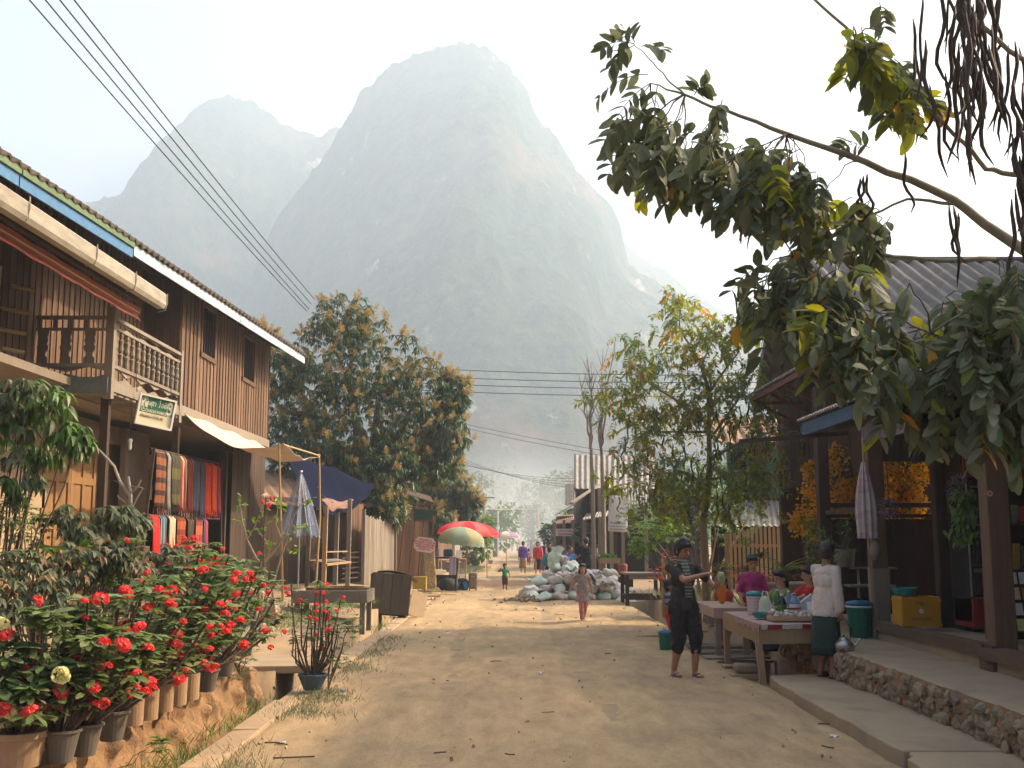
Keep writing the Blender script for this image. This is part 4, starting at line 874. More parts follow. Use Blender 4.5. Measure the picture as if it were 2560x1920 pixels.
# ---- umbrellas
def umbrella(label, px, py, Y, r_, drop, mat, mat2=None, tilt=(0, 0), ribs=8, base=0.0, val=.12):
    c = at(px, py, Y); t = T("parasol", label, "umbrella", (c.x, c.y, base))
    q = MB(); n = ribs * 4; rm = Euler((tilt[0], tilt[1], .3)).to_matrix()
    def cn(u, v):
        a = u * 2 * PI; sc_ = 1 - .05 * (0.5 - .5 * math.cos(a * ribs)) * v; rr = r_ * math.sin(v * PI / 2 * .98) * sc_; return c + rm @ Vector((rr * math.cos(a), rr * math.sin(a), -drop * (1 - math.cos(v * PI / 2)) ** .9 - .02 * (0.5 - .5 * math.cos(a * ribs)) * v))
    q.cur = 0; q.grid(cn, n, 10, 0); 
    for i, f in enumerate(q.f):
        if mat2 and (i // 10 // 4) % 2: q.mi[i] = 1
    q.build("canopy", [mat, mat2 or mat], t, smooth=True)
    if val:
        q = MB(); q.grid(lambda u, v: Vector(cn(u, 1)) + Vector((0, 0, -val * v * (1 + .25 * abs(math.sin(u * ribs * PI * 2))))), n, 2, 0); q.build("valance", mat2 or mat, t)
    q = MB()
    for k in range(ribs): q.tube([Vector(cn((k) / ribs, v)) - Vector((0, 0, .015)) for v in (0.02, .3, .6, .98)], .006, 4)
    q.build("rib", m_steel, t)
    dn = rm @ Vector((0, 0, -1)); L_ = (c.z - base) / -dn.z
    MB().tube([c + Vector((0, 0, .08)), c + dn * L_], .02, 8).build("pole", w_bam, t); return t
m_rumb = M("red_canvas", (.80, .05, .07), (.70, .04, .06), 4, .8, .05, 0, transl=.4); m_pumb = M("pink_canvas", (.80, .18, .16), (.7, .15, .14), 4, .8, .05, 0, transl=.4)
m_gumb = M("olive_canvas", (.42, .38, .20), (.34, .33, .19), 4, .8, .1, 0, transl=.3); m_gumb2 = M("teal_canvas", (.30, .38, .27), (.25, .33, .25), 4, .8, .1, 0, transl=.3)
umbrella("wide bright red market umbrella behind the olive one", 1172, 1303, 40.5, 1.13, .43, m_rumb, m_pumb, (.02, .05), 12, val=.06)
umbrella("olive and pale green market umbrella with a ragged valance over the vending table", 1158, 1317, 35.4, .74, .42, m_gumb, m_gumb2, (.05, .10), 8)
umbrella("faded purple and white umbrella far down the street on the left", 1266, 1328, 66, .82, .35, M("lilac_canvas", (.40, .25, .45), (.35, .2, .4), 4, .8, 0, 0, transl=.3), M("cream_canvas", (.65, .6, .5), (.6, .55, .45), 4, .8, 0, 0, transl=.3), ribs=8, val=.05)
umbrella("small pink umbrella just behind the red one", 1218, 1322, 46, .5, .22, m_pumb, None, ribs=8, val=.05)
# ---- smoking grill table
GT = T("grill_table", "small grill on a wooden stand smoking at the left of the street", "grill", (-1.15, 47, 0)); c = gr(1213, 1410, 0)
for dx in (-.22, .22):
    for dy in (-.2, .2): MB().bar((c.x + dx, c.y + dy, 0), (c.x + dx, c.y + dy, .55), .05, .05).build("leg", w_grey, GT)
MB().b2(c.x - .3, c.x + .3, c.y - .28, c.y + .28, .55, .6).build("top", w_grey, GT)
MB().b2(c.x - .22, c.x + .2, c.y - .18, c.y + .18, .6, .75).build("grill_box", m_zinc, GT)
sm = MB(); 
for k, (dx, dz, rr) in enumerate(((0, .85, .16), (.12, 1.0, .22), (.22, 1.2, .24))): sm.ell((c.x + dx, c.y, dz), (rr, rr, rr * .8), 12, 8, jit=.12)
sm = remesh(sm, "smoke", volume("grill_smoke", 1.6, (.95, .96, 1), .1), .05, None, 4, kind="stuff")
# bucket by it
MB().lathe([(0, 0), (.13, 0), (.18, .22), (.17, .22), (.12, .02), (0, .02)], (c.x + .35, c.y - .3, 0.03), 14, cap=False).build("basin", m_zinc, label="dull metal basin on the ground below the smoking grill", cat="basin")
for i in range(5):
    y = 50 + i * 3.4; x = -2.6 - (i % 2) * .4; t = T("roadside_bench", ["low plank bench just past the smoking grill", "second low bench past the smoking grill", "long grey bench below the lilac umbrella", "short bench in the shade far down the left side", "farthest small bench at the left of the street"][i], "bench", (x, y, .2), 0, "low benches along the left of the street")
    MB().b2(x - .3, x + .3, y - .7, y + .7, .58, .63).build("seat", w_light, t)
    for dy in (-.6, .6): MB().b2(x - .25, x + .25, y + dy - .04, y + dy + .04, .15, .58).build("leg", w_grey, t)
# ---- concrete slab bridge and masonry steps in front of the house
q = MB(); q.prism([(-3.75, 13.1), (-2.22, 13.3), (-2.2, 14.3), (-3.75, 14.7)], .10, .19, 'z'); q.build("slab_bridge", m_conc, label="flat concrete slab bridging the left drain beside the blue flower pot", cat="slab", bevel=.012)
q = MB(); q.b2(-5.2, -3.5, 14.6, 16.2, .2, .45, .03); q.b2(-5.2, -3.6, 16.2, 17.6, .3, .72, .03); q.build("stone_steps", m_gplast, label="rough masonry steps leading from the slab to the house yard", cat="steps", bevel=.03)
MB().box((-3.75, 16.8, .6), (.6, .4, .25), (0, 0, .2), .05).build("stone_block", m_conc, label="flat grey stone at the foot of the first bamboo pole", cat="stone", bevel=.04)
# ---- far left houses and poles
def simple_house(label, x0, x1, y0, y1, z1, zr, matw, matr, face='x+', name="village_house"):
    t = T(name, label, "house", ((x0 + x1) / 2, (y0 + y1) / 2, 0)); xm = (x0 + x1) / 2
    q = MB(); planks(q, (x1, y0), (x1, y1), .1, z1, .25); planks(q, (x0, y0), (x1, y0), .1, z1, .25, nrm=(0, -1)); planks(q, (x0, y0), (x0, y1), .1, z1, .25, nrm=(-1, 0)); q.build("wall", matw, t)
    q = MB(); corr(q, (x1 + .7, y0 - .6, z1 - .25), (x1 + .7, y1 + .6, z1 - .25), (xm, y0 - .6, zr), (xm, y1 + .6, zr), int((y1 - y0) * 2.5), .03, 3, .03); corr(q, (xm, y0 - .6, zr), (xm, y1 + .6, zr), (x0 - .7, y0 - .6, z1 - .25), (x0 - .7, y1 + .6, z1 - .25), int((y1 - y0) * 2.5), .03, 3, .03); q.build("roof", matr, t)
    q = MB(); k = 0
    for y in np.arange(y0 + 1, y1 - 1, 2.4): MB().b2(x1 + .02, x1 + .05, y, y + .9, z1 - 1.6, z1 - .6).build("window", m_black, t)
    return t
simple_house("far left timber house with a red brown roof beyond the umbrellas", -9.0, -3.4, 52, 60, 3.3, 4.6, w_old, m_rust)
simple_house("far left grey house with a pale lean-to roof past the lilac umbrella", -9.5, -4.3, 66, 76, 4.2, 5.6, w_grey, M("bluish_roof", (.22, .26, .33), (.16, .19, .25), 4, .8, .2, .1))
simple_house("farthest low house at the left end of the street", -10, -5, 84, 96, 3.2, 4.8, w_old, m_rust)
simple_house("brown house half hidden behind the small mango tree", -9.0, -4.4, 41, 49, 3.0, 4.4, w_old, m_tile)
def pole(px, py, Y, label, arms=True, mat=m_conc, r_=.1):
    c = at(px, py, Y); t = T("power_pole", label, "power pole", (c.x, c.y, 0), 0, "power poles along the street")
    MB().tube([(c.x, c.y, 0), c], [r_ * 1.2, r_ * .8], 8).build("shaft", mat, t)
    if arms:
        MB().b2(c.x - .8, c.x + .8, c.y - .04, c.y + .04, c.z - .4, c.z - .3).build("crossarm", w_grey, t)
        q = MB()
        for dx in (-.7, -.25, .25, .7): q.lathe([(.03, 0), (.05, .05), (.03, .1)], (c.x + dx, c.y, c.z - .3), 6)
        q.build("insulator", m_wht, t)
    return c
pA = pole(1136, 1142, 74, "grey power pole rising between the two mango crowns"); pole(1210, 1232, 84, "pale pole behind the red umbrella on the left"); pole(1245, 1278, 98, "thin white pole over the lilac umbrella", False, m_wht, .07)
pole(1346, 1268, 90, "thin white pole at the right side of the far street", False, m_wht, .07)
# ---- wires
def wire(pts, label, sag=0.3, r_=.012, n=24, grp=None, name="power_line", mat=None):
    q = MB(); ps = []
    for a, b in zip(pts, pts[1:]): ps += curve_pts(a, b, n, sag)[(1 if ps else 0):]
    q.tube(ps, r_, 4); return q.build(name, mat or m_wire, None, label=label, cat="cable", group=grp)
wl = ["leftmost of four cables crossing the upper left sky", "second from left of four cables crossing the upper left sky", "third from left of four cables crossing the upper left sky", "rightmost of four cables crossing the upper left sky"]
for i, (xa, xb) in enumerate(((72, 767), (112, 772), (148, 778), (184, 786))):
    wire([at(xa - 60, -90, 11.0), at(xa, -2, 11.9), at(xb, (778, 772, 760, 748)[i], 29)], wl[i], .06, .011, 14, "four cables above the plank house roof")
hl = ["topmost of four level cables behind the trees", "second from top of four level cables behind the trees", "third from top of four level cables behind the trees", "lowest of four level cables behind the trees"]
for i, (ya, yb) in enumerate(((918, 938), (938, 956), (955, 972), (973, 990))):
    wire([at(1000, ya, 52), at(1900, yb, 47)], hl[i], .12, .016, 20, "four level cables behind the trees")
wire([at(1120, 1050, 75), at(1560, 1135, 60)], "upper of two slanting cables low in front of the mountain", .1, .014, 16); wire([at(1120, 1060, 75), at(1560, 1148, 60)], "lower of two slanting cables low in front of the mountain", .1, .014, 16)
for i in range(4): wire([pA + Vector(((-.7, -.25, .25, .7)[i], 0, -.2)), at(1480, 1196 + i * 9, 80)], ["first", "second", "third", "fourth"][i] + " of four thin cables from the pole between the mango crowns", .4, .014, 16, "cables from the mango pole")
wire([at(1150, 1258, 60), at(1290, 1272, 60), at(1440, 1258, 60)], "white rope strung across the far street", .15, .022, 10, None, "rope", m_wht)
# ================================================================ RIGHT SIDE BUILDINGS AND GOODS
w_post = wood("shop_post_wood", (0.17, 0.105, 0.065), (0.10, 0.06, 0.04), (1, 1, 0.06), 22)
w_red = wood("reddish_wood", (0.20, 0.085, 0.045), (0.12, 0.05, 0.03), (1, 1, 0.07), 22)
m_tileg = M("grey_tile", (0.25, 0.225, 0.20), (0.14, 0.125, 0.11), 3, 0.9, 0.4, 0.1)
m_glass = M("fridge_glass", (0.10, 0.10, 0.10), (0.06, 0.06, 0.06), 3, 0.08, 0, 0, alpha=0.45, spec=0.9)
m_redm = M("red_enamel", (0.30, 0.025, 0.02), (0.24, 0.02, 0.016), 4, 0.4, 0.05, 0.1)
m_gplas = M("green_plastic", (0.02, 0.13, 0.085), (0.015, 0.11, 0.07), 4, 0.4, 0.05, 0.05)
m_teal = M("teal_plastic", (0.04, 0.26, 0.23), (0.03, 0.20, 0.19), 4, 0.4, 0.05, 0.05)
m_bluel = M("blue_lid", (0.03, 0.14, 0.24), (0.02, 0.11, 0.2), 4, 0.4, 0.05, 0.05)
m_pot = M("grey_clay", (0.26, 0.22, 0.18), (0.18, 0.15, 0.12), 6, 0.9, 0.4, 0.1)
m_terra = M("pale_terracotta", (0.42, 0.27, 0.16), (0.30, 0.20, 0.12), 6, 0.9, 0.4, 0.1)
m_stone = M("rubble_stone", (0.33, 0.25, 0.16), (0.17, 0.13, 0.09), 6, 0.95, 0.9, 0.6, dist=0.012)
SHP = T("open_front_shop", "open fronted shop with a blue fascia and dark timber posts on the right", "shop", (6.2, 11, .6))
q = MB(); corr(q, (4.05, 4.5, 3.25), (4.05, 15.85, 3.29), (8.2, 4.5, 5.0), (8.2, 15.85, 5.0), 96, .018, 4, .012); q.build("roof", m_zinc, SHP)
q = MB(); q.bar((4.12, 4.5, 3.13), (4.12, 15.8, 3.17), .17, .03, (1, 0, 0)); q.bar((4.12, 15.82, 3.17), (8.2, 15.82, 4.9), .17, .03, (0, 1, 0)); q.build("fascia", M("dull_blue_paint", (.045, .115, .19), (.035, .08, .14), 6, .7, .3, .2), SHP)
q = MB()
for y in np.arange(5, 15.8, 1.1): q.bar((4.15, y, 3.2), (8.1, y, 4.88), .05, .09)
for z, x in ((3.05, 4.6), (3.9, 6.6)): q.bar((x, 4.5, z + .12), (x, 15.9, z + .16), .1, .12)
q.bar((3.25, 16.0, 3.02), (4.7, 15.6, 3.1), .07, .06); q.build("rafters", w_dark, SHP)
for (x, y, w, z1, mt) in ((4.60, 10.75, .21, 3.25, w_post), (4.55, 14.1, .19, 3.25, w_post), (4.62, 16.7, .17, 3.9, w_dark), (5.15, 13.55, .16, 3.5, w_dark), (4.6, 7.3, .2, 3.2, w_post), (6.6, 15.9, .18, 4.1, w_dark)):
    MB().b2(x - w / 2, x + w / 2, y - w / 2, y + w / 2, .60, z1, .006).build("post", mt, SHP, bevel=.012)
MB().b2(4.45, 4.65, 14.0, 14.2, .40, 1.28, .008).build("post", w_grey, SHP, label="short pale post sleeve")
q = MB(); q.b2(4.48, 9.5, 3.5, 15.9, .42, .60); q.build("floor", m_conc, SHP)
q = MB(); q.b2(4.40, 4.58, 3.5, 10.72, .53, .64, .008); q.b2(4.42, 4.58, 10.76, 13.98, .55, .65, .008); q.b2(4.44, 4.55, 10.6, 10.9, .42, .66); q.build("sill_beam", w_post, SHP)
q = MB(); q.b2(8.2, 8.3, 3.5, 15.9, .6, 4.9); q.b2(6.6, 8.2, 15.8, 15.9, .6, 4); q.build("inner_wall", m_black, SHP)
q = MB(); planks(q, (5.2, 12.9), (5.2, 13.5), .6, 3.4, .2); q.b2(5.6, 8.2, 13.9, 13.96, .6, 4.3); q.build("partition", w_dark, SHP)
q = MB(); q.grid(lambda u, v: (4.35 + .02 * math.sin(u * 9), 13.9 - 2.9 * u, 3.02 - .17 * v - .05 * math.sin(u * PI)), 24, 3, .004); q.build("banner", M("blue_banner", (.05, .10, .26), (.30, .06, .08), 2.5, .6, .1, 0, c3=(.16, .15, .22)), None, label="blue and red printed banner strip under the shop eave", cat="banner")
# railing and skirting panels at the far corner
q = MB(); q.bar((4.65, 16.7, 2.02), (4.55, 14.2, 2.02), .05, .06); q.bar((4.7, 17.0, 2.14), (6.4, 17.0, 2.14), .05, .07); q.bar((4.7, 17, 1.98), (6.4, 17, 1.98), .04, .05); q.build("rail", w_dark, SHP)
q = MB(); planks(q, (4.7, 17.02), (6.4, 17.02), .5, 1.93, .16, nrm=(0, -1)); q.build("side_panel", wood('deep_red_wood', (.085, .04, .025), (.05, .026, .018)), SHP)
# ---- tall house behind with a tiled roof
HB = T("tiled_house", "tall dark timber house with a big grey corrugated tile roof above the shop", "house", (8, 19.5, .2))
q = MB(); corr(q, (5.0, 16.4, 4.6), (12, 16.4, 4.6), (5.0, 20.4, 6.76), (12, 20.4, 6.76), 26, .045, 12, .02, 8, laps=4); q.build("roof", m_tileg, HB)
q = MB(); corr(q, (12, 22.8, 4.25), (5.0, 22.8, 4.25), (12, 20.4, 6.76), (5.0, 20.4, 6.76), 26, .045, 12, .02, 8, laps=4); q.tube([(5, 20.4, 6.80), (12, 20.4, 6.80)], .06, 8); q.build("roof", m_tileg, HB, label="far slope of the tiled roof")
q = MB(); q.bar((4.96, 16.35, 4.50), (4.96, 20.4, 6.68), .18, .04, (1, 0, 0)); q.bar((4.96, 22.85, 4.17), (4.96, 20.4, 6.70), .18, .04, (1, 0, 0)); q.bar((5, 16.38, 4.52), (12, 16.38, 4.52), .16, .04, (0, 1, 0)); q.build("bargeboard", M("blue_grey_paint", (.13, .145, .17), (.09, .10, .12), 6, .7, .2, .2), HB)
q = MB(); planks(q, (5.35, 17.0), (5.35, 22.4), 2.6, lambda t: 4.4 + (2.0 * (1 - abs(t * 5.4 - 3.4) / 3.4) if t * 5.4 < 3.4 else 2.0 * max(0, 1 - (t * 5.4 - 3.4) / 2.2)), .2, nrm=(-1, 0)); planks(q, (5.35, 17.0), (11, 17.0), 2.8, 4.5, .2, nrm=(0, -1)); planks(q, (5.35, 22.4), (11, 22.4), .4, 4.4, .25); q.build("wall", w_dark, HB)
q = MB(); corr(q, (4.35, 17.0, 4.22), (4.35, 20.5, 4.24), (5.4, 17.0, 4.75), (5.4, 20.5, 4.77), 26, .02, 3, .012); q.build("skirt_roof", m_corr, HB)
q = MB(); q.bar((4.4, 17.0, 4.14), (4.4, 20.5, 4.16), .05, .08)
for y in (17.05, 18.2, 19.3, 20.45): q.bar((4.4, y, 4.14), (5.35, y, 4.62), .05, .07); q.bar((4.5, y, 4.12), (5.3, y, 3.7), .05, .05)
q.bar((4.4, 20.5, 4.12), (5.4, 20.5, 4.12), .06, .06); q.build("bracket", w_red, HB)
for (x, y) in ((5.4, 17.1), (5.4, 19.6), (5.4, 22.3), (8, 17.1), (10.5, 17.1)): MB().b2(x - .09, x + .09, y - .09, y + .09, .2, 3.0).build("post", w_dark, HB)
# unseen two-storey block, added right of the open front to shade the road
BH = T("added_shade_block", "added unseen two-storey timber block behind the open shop front, shading the road", "house", (11, 9.5, 0))
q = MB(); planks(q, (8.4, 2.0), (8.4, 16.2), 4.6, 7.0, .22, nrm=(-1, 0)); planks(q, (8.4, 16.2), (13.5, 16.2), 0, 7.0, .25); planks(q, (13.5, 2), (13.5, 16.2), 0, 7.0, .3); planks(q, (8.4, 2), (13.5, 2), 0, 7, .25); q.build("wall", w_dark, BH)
q = MB(); corr(q, (7.9, 1.4, 6.75), (7.9, 16.28, 6.75), (10.6, 1.4, 9.3), (10.6, 16.28, 9.3), 50, .04, 6, .02); corr(q, (13.9, 1.4, 6.75), (13.9, 16.28, 6.75), (10.6, 1.4, 9.3), (10.6, 16.28, 9.3), 50, .04, 6, .02); q.build("roof", m_tileg, BH)
# ---- green house, fence
GH = T("green_house", "pale green house with a railed upper balcony behind the right hand tree", "house", (8, 31, .3))
m_gwall = M("mint_wall", (.16, .30, .20), (.12, .24, .16), 4, .8, .2, .1)
q = MB(); q.b2(7.35, 11, 30.4, 30.5, .3, 4.4); q.b2(6.2, 7.35, 32.3, 32.4, 2.7, 4.4); q.b2(7.35, 7.45, 30.5, 34, .3, 4.4); q.b2(6.1, 7.3, 31.5, 31.6, .3, 2.6); q.build("wall", m_gwall, GH)
q = MB(); q.b2(6.0, 7.35, 30.3, 32.4, 2.62, 2.72); q.b2(6.3, 7.0, 32.2, 32.29, 2.75, 4.2); q.build("balcony_floor", w_dark, GH)
q = MB(); q.bar((6.0, 30.3, 3.45), (7.35, 30.3, 3.45), .05, .05); q.bar((6.0, 30.3, 2.85), (7.35, 30.3, 2.85), .05, .05)
q.build("rail", m_gwall, GH)
for k in range(9): x = 6.05 + k * .16; MB().b2(x - .015, x + .015, 30.28, 30.31, 2.85, 3.45).build("baluster", m_gwall, GH)
q = MB(); corr(q, (5.2, 28.6, 1.95), (8.6, 28.6, 1.95), (5.6, 30.3, 2.65), (8.8, 30.3, 2.65), 24, .02, 4, .012); q.build("lean_to_roof", m_zinc, GH)
q = MB(); corr(q, (5.4, 29.6, 4.15), (11, 29.6, 4.15), (5.8, 33, 5.2), (11, 33, 5.2), 20, .03, 4, .02); q.build("roof", m_rust, GH)
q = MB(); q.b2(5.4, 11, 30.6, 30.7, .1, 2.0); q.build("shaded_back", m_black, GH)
PF = T("picket_fence", "arched fence of pale rounded wooden pickets behind the plants", "fence", (5.5, 24.5, .3))
for k in range(18):
    t = k / 17; x = 4.74 + 1.6 * t; zt = 1.72 + .18 * math.sin(PI * (t * .9 + .05)); q = MB(); w_ = .029
    q.prism([(x - w_, .55), (x + w_, .55), (x + w_, zt - .03), (x + w_ * .5, zt), (x - w_ * .5, zt), (x - w_, zt - .03)], 24.5, 24.52, 'y'); q.build("picket", wood("picket_wood", (.58, .42, .24), (.42, .29, .16)), PF)
q = MB(); q.b2(4.7, 6.4, 24.53, 24.56, .8, .87); q.b2(4.7, 6.4, 24.53, 24.56, 1.45, 1.52); q.b2(4.62, 4.7, 24.5, 24.6, .2, 1.75); q.build("rail", w_light, PF)
WFc = T("wire_fence", "thin bamboo lattice fence between the tree trunk and the picket fence", "fence", (4.3, 25, .3))
q = MB()
for k in range(6): z = .7 + k * .19; q.bar((3.65, 25.5, z), (4.6, 25.2, z + rng.uniform(-.02, .02)), .02, .012)
for k in range(9): x = 3.66 + k * .115; q.bar((x, 25.45 - .3 * (x - 3.65), .3), (x, 25.45 - .3 * (x - 3.65), 1.8), .014, .014)
q.build("lattice", w_old, WFc)
# ---- middle-right timber shops with corrugated sheets and the hanging banner
MS = T("corrugated_shop", "dark timber shop with a weathered corrugated roof right of the sandbags", "shop", (4.3, 46, .1))
p00, p10, p01, p11 = at(1437, 1222, 44.0), at(1640, 1222, 44.0), at(1437, 1137, 47.0), at(1640, 1140, 47.0)
q = MB(); corr(q, p00, p10, p01, p11, 15, .035, 4, .02); q.build("roof", m_corr, MS)
q = MB(); q.bar(p00 + Vector((0, -.02, -.06)), p10 + Vector((0, -.02, -.06)), .08, .1); q.bar(p00, p01, .05, .08); q.build("eave_beam", w_dark, MS)
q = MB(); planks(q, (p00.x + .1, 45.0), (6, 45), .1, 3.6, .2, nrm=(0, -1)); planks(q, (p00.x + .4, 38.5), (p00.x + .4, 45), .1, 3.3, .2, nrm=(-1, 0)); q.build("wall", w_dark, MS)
a = at(1430, 1255, 40.0); b = at(1500, 1216, 43.8)
q = MB(); corr(q, at(1436, 1308, 40.5), at(1474, 1308, 42.5), at(1434, 1252, 40.5), at(1474, 1228, 42.5), 7, .025, 3, .012); q.build("side_sheet", m_corr, MS)
q = MB(); q.bar(at(1428, 1258, 40), at(1498, 1212, 43.5), .14, .06); q.bar(at(1456, 1300, 38), at(1530, 1288, 38), .05, .05); q.build("rake_beam", w_grey, MS)
q = MB(); corr(q, at(1456, 1299, 37.5), at(1526, 1288, 37.5), at(1466, 1284, 40), at(1530, 1276, 40), 10, .02, 3, .01); q.build("awning", m_corr, MS)
q = MB(); corr(q, at(1558, 1278, 39), at(1620, 1262, 38.5), at(1556, 1225, 41), at(1620, 1215, 41), 9, .025, 3, .01); q.build("side_awning", m_corr, MS)
for px, Y, pt in ((1460, 38, 1295), (1528, 38, 1285), (1498, 42, 1220), (1556, 39.5, 1230), (1614, 38.6, 1262)): b_ = at(px, pt, Y); MB().b2(b_.x - .06, b_.x + .06, Y - .06, Y + .06, 0, b_.z).build("post", w_grey, MS)
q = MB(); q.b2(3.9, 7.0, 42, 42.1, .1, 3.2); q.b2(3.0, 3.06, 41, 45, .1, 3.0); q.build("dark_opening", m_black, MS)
# hanging banner
BN = T("hanging_banner", "tall white banner with faint lettering hanging from the corrugated shop", "banner", at(1545, 1330, 37.4))
c00, c10, c01, c11 = at(1520, 1328, 37.4), at(1569, 1330, 37.4), at(1523, 1238, 37.4), at(1570, 1240, 37.4)
q = MB(); q.grid(lambda u, v: c00.lerp(c10, u).lerp(c01.lerp(c11, u), v) + Vector((0, .02 * math.sin(u * 7 + v * 3), 0)), 10, 16, .006); q.build("sheet", M("banner_white", (.62, .61, .60), (.56, .55, .54), 3, .8, .1, 0), BN, smooth=True)
mbn = mtx(c00 + Vector((0, -.035, 0)), c10 - c00, c01 - c00); m_gl = M("grey_lettering", (.16, .16, .16), (.12, .12, .12), 5, .8, 0, 0)
def bt(s_, x, y, sz, sx=.9): text("lettering", s_, sz, m_gl, mbn @ Matrix.Translation((x * .66, y * 1.22, 0)), BN, sx=sx, bold=.001)
bt("P", .16, .78, .13)
for i, ch in enumerate("TIRAY"): bt(ch, .5, .74 - .10 * i, .10)
bt("Restaurant", .46, .235, .125); bt("Noodle soup and fruit", .47, .14, .07); bt("Morning breakfast", .47, .065, .075)
q = MB(); q.tube([c01, c01 + Vector((0, .1, .35))], .01, 4); q.tube([c11, c11 + Vector((0, .1, .35))], .01, 4); q.build("rope", m_wire, BN)
# second shop farther with sign
MT = T("sheet_clad_shop", "far shop clad in upright corrugated sheets with a low awning", "shop", (3.4, 52, .1))
q = MB(); corr(q, at(1412, 1262, 52), at(1452, 1262, 52), at(1412, 1209, 53), at(1452, 1209, 53), 9, .03, 2, .02); q.build("roof", m_corr, MT)
q = MB(); corr(q, at(1388, 1310, 48), at(1432, 1306, 46), at(1400, 1290, 52), at(1440, 1284, 50), 9, .03, 2, .02); q.build("awning", m_rust, MT)
q = MB(); planks(q, at(1384, 0, 50).xy, (4.0, 47), .1, 2.6, .22, nrm=(-.5, -1)); q.build("wall", w_dark, MT)
for px, Y, pt in ((1386, 47.8, 1305), (1410, 47, 1300), (1432, 46, 1300)): b_ = at(px, pt, Y); MB().b2(b_.x - .06, b_.x + .06, Y - .06, Y + .06, 0, b_.z).build("post", w_grey, MT)
c0, c1, c2, c3 = at(1389, 1340, 45.5), at(1434, 1342, 45.5), at(1434, 1322, 45.5), at(1389, 1322, 45.5)
BS = T("signboard", "white rectangular signboard with red lettering under the far awning", "sign", c0); q = MB(); q.box((c0 + c2) / 2, (c1.x - c0.x, .03, c2.z - c0.z)); q.build("board", m_wht, BS)
ms2 = mtx((c0 + c2) / 2 + Vector((0, -.02, 0)), (1, 0, 0), (0, 0, 1)); text("lettering", "GUESTHOUSE", .11, m_red, ms2 @ Matrix.Translation((0, .06, 0)), BS, sx=.85, bold=.002); text("lettering", "RESTAURANT", .10, m_red, ms2 @ Matrix.Translation((0, -.07, 0)), BS, sx=.85, bold=.002)
simple_house("far right house with a striped pale gable beyond the palm", 4.2, 9.5, 58, 66, 3.6, 5.0, w_grey, m_corr)
simple_house("far right low house with a blue edged roof", 3.9, 9, 74, 84, 3.6, 5.2, w_old, M("bluish_roof"[:6] + "_edge", (.22, .26, .33), (.3, .2, .16), 4, .8, .2, .1))
simple_house("farthest right house with a reddish roof in the smoke", 4.5, 10, 92, 104, 3.4, 5.4, w_old, m_rust)
# ---- rubble face below the terrace: one wall of set stones
RB = T("rubble_wall", "rough rubble stone retaining wall along the right pavement", "wall", (3.62, 9, .1))
q = MB(); q.grid(lambda u, v: (3.585 + .03 * fbm((v * 3, u * 40, 2)) - .02 * v, 3.0 + 12.3 * u, -.1 + .53 * v), 160, 8, .0); q.build("mortar", m_mud, RB, smooth=True)
q = MB(); y = 3.0
while y < 15.2:
    z = .14 + rng.uniform(0, .05)
    while z < .42:
        r_ = rng.uniform(.035, .085); q.ell((3.575 + rng.uniform(-.02, .02), y + rng.uniform(-.04, .04), min(z, .37)), (r_ * rng.uniform(.5, .9), r_ * rng.uniform(.8, 1.4), r_ * rng.uniform(.6, 1)), 7, 5, (rng.uniform(-.6, .6), rng.uniform(-.4, .4), rng.uniform(-.5, .5)), .14); z += r_ * 1.5
    y += rng.uniform(.08, .14)
st_ = q.build("stonework", m_stone, RB)
# ---- sandbag-like cement sacks
m_sack = [M("sack_white", (.74, .72, .66), (.56, .54, .48), 5, .8, .4, 0, dist=.01), M("sack_green", (.48, .62, .52), (.60, .66, .57), 4, .8, .4, 0, dist=.01), M("sack_pink", (.62, .54, .54), (.52, .46, .46), 5, .8, .4, 0, dist=.01), M("sack_dusty", (.62, .56, .47), (.48, .43, .36), 5, .85, .4, 0, dist=.01)]
def sack_mesh(seed, mt):
    q = MB(); ph = seed * 2.1
    q.ell((0, 0, .13), (.25, .17, .13), 34, 22)
    q.v = [tuple(Vector(v) + Vector((0, 0, 1)) * (.02 * math.sin(v[0] * 16 + ph)) + Vector((v[0], v[1], 0)) * (.16 * noise.noise(Vector((v[0] * 6 + seed, v[1] * 6, v[2] * 6)))) + Vector((0, 0, .05 * noise.noise(Vector((v[0] * 9, v[1] * 9, seed))) + .012 * noise.noise(Vector((v[0] * 30, v[1] * 22, v[2] * 30 + seed)))))) for v in q.v]
    k = len(q.v); q.grid(lambda u, v: (.22 + .10 * v, (u - .5) * (.10 + .12 * v) , .15 + .03 * math.sin(u * 13 + ph) + .02 * v), 10, 4, .008)
    me = q.mesh("sack", mt, None, True); return me
SK = [(sack_mesh(i * 3 + j, m_sack[j]), j) for i in range(3) for j in range(4)]
def hz(x): return interp([(.35, .15), (.7, .45), (1.0, .85), (1.2, 1.12), (1.45, .92), (1.8, .72), (2.2, .68), (2.6, .62), (2.9, .4), (3.25, .12)], x)
cn_ = ["white", "pale green", "pinkish", "dusty brown"]; lay = ["ground", "second", "third", "fourth", "fifth", "top"]; od = ["1st", "2nd", "3rd"] + [f"{i}th" for i in range(4, 40)]
spots = []
for L_ in range(6):
    z = L_ * .19
    for row in range(4):
        x = .35 + rng.uniform(0, .2)
        while x < 3.25:
            if hz(x) - row * .16 * (1 if L_ else .0) > z - (.02 if L_ else .2) and (row < 3 or L_ == 0): spots.append((L_, x, 30.3 + row * .42 + L_ * .16 + rng.uniform(-.08, .08), z + rng.uniform(-.02, .03)))
            x += rng.uniform(.36, .46)
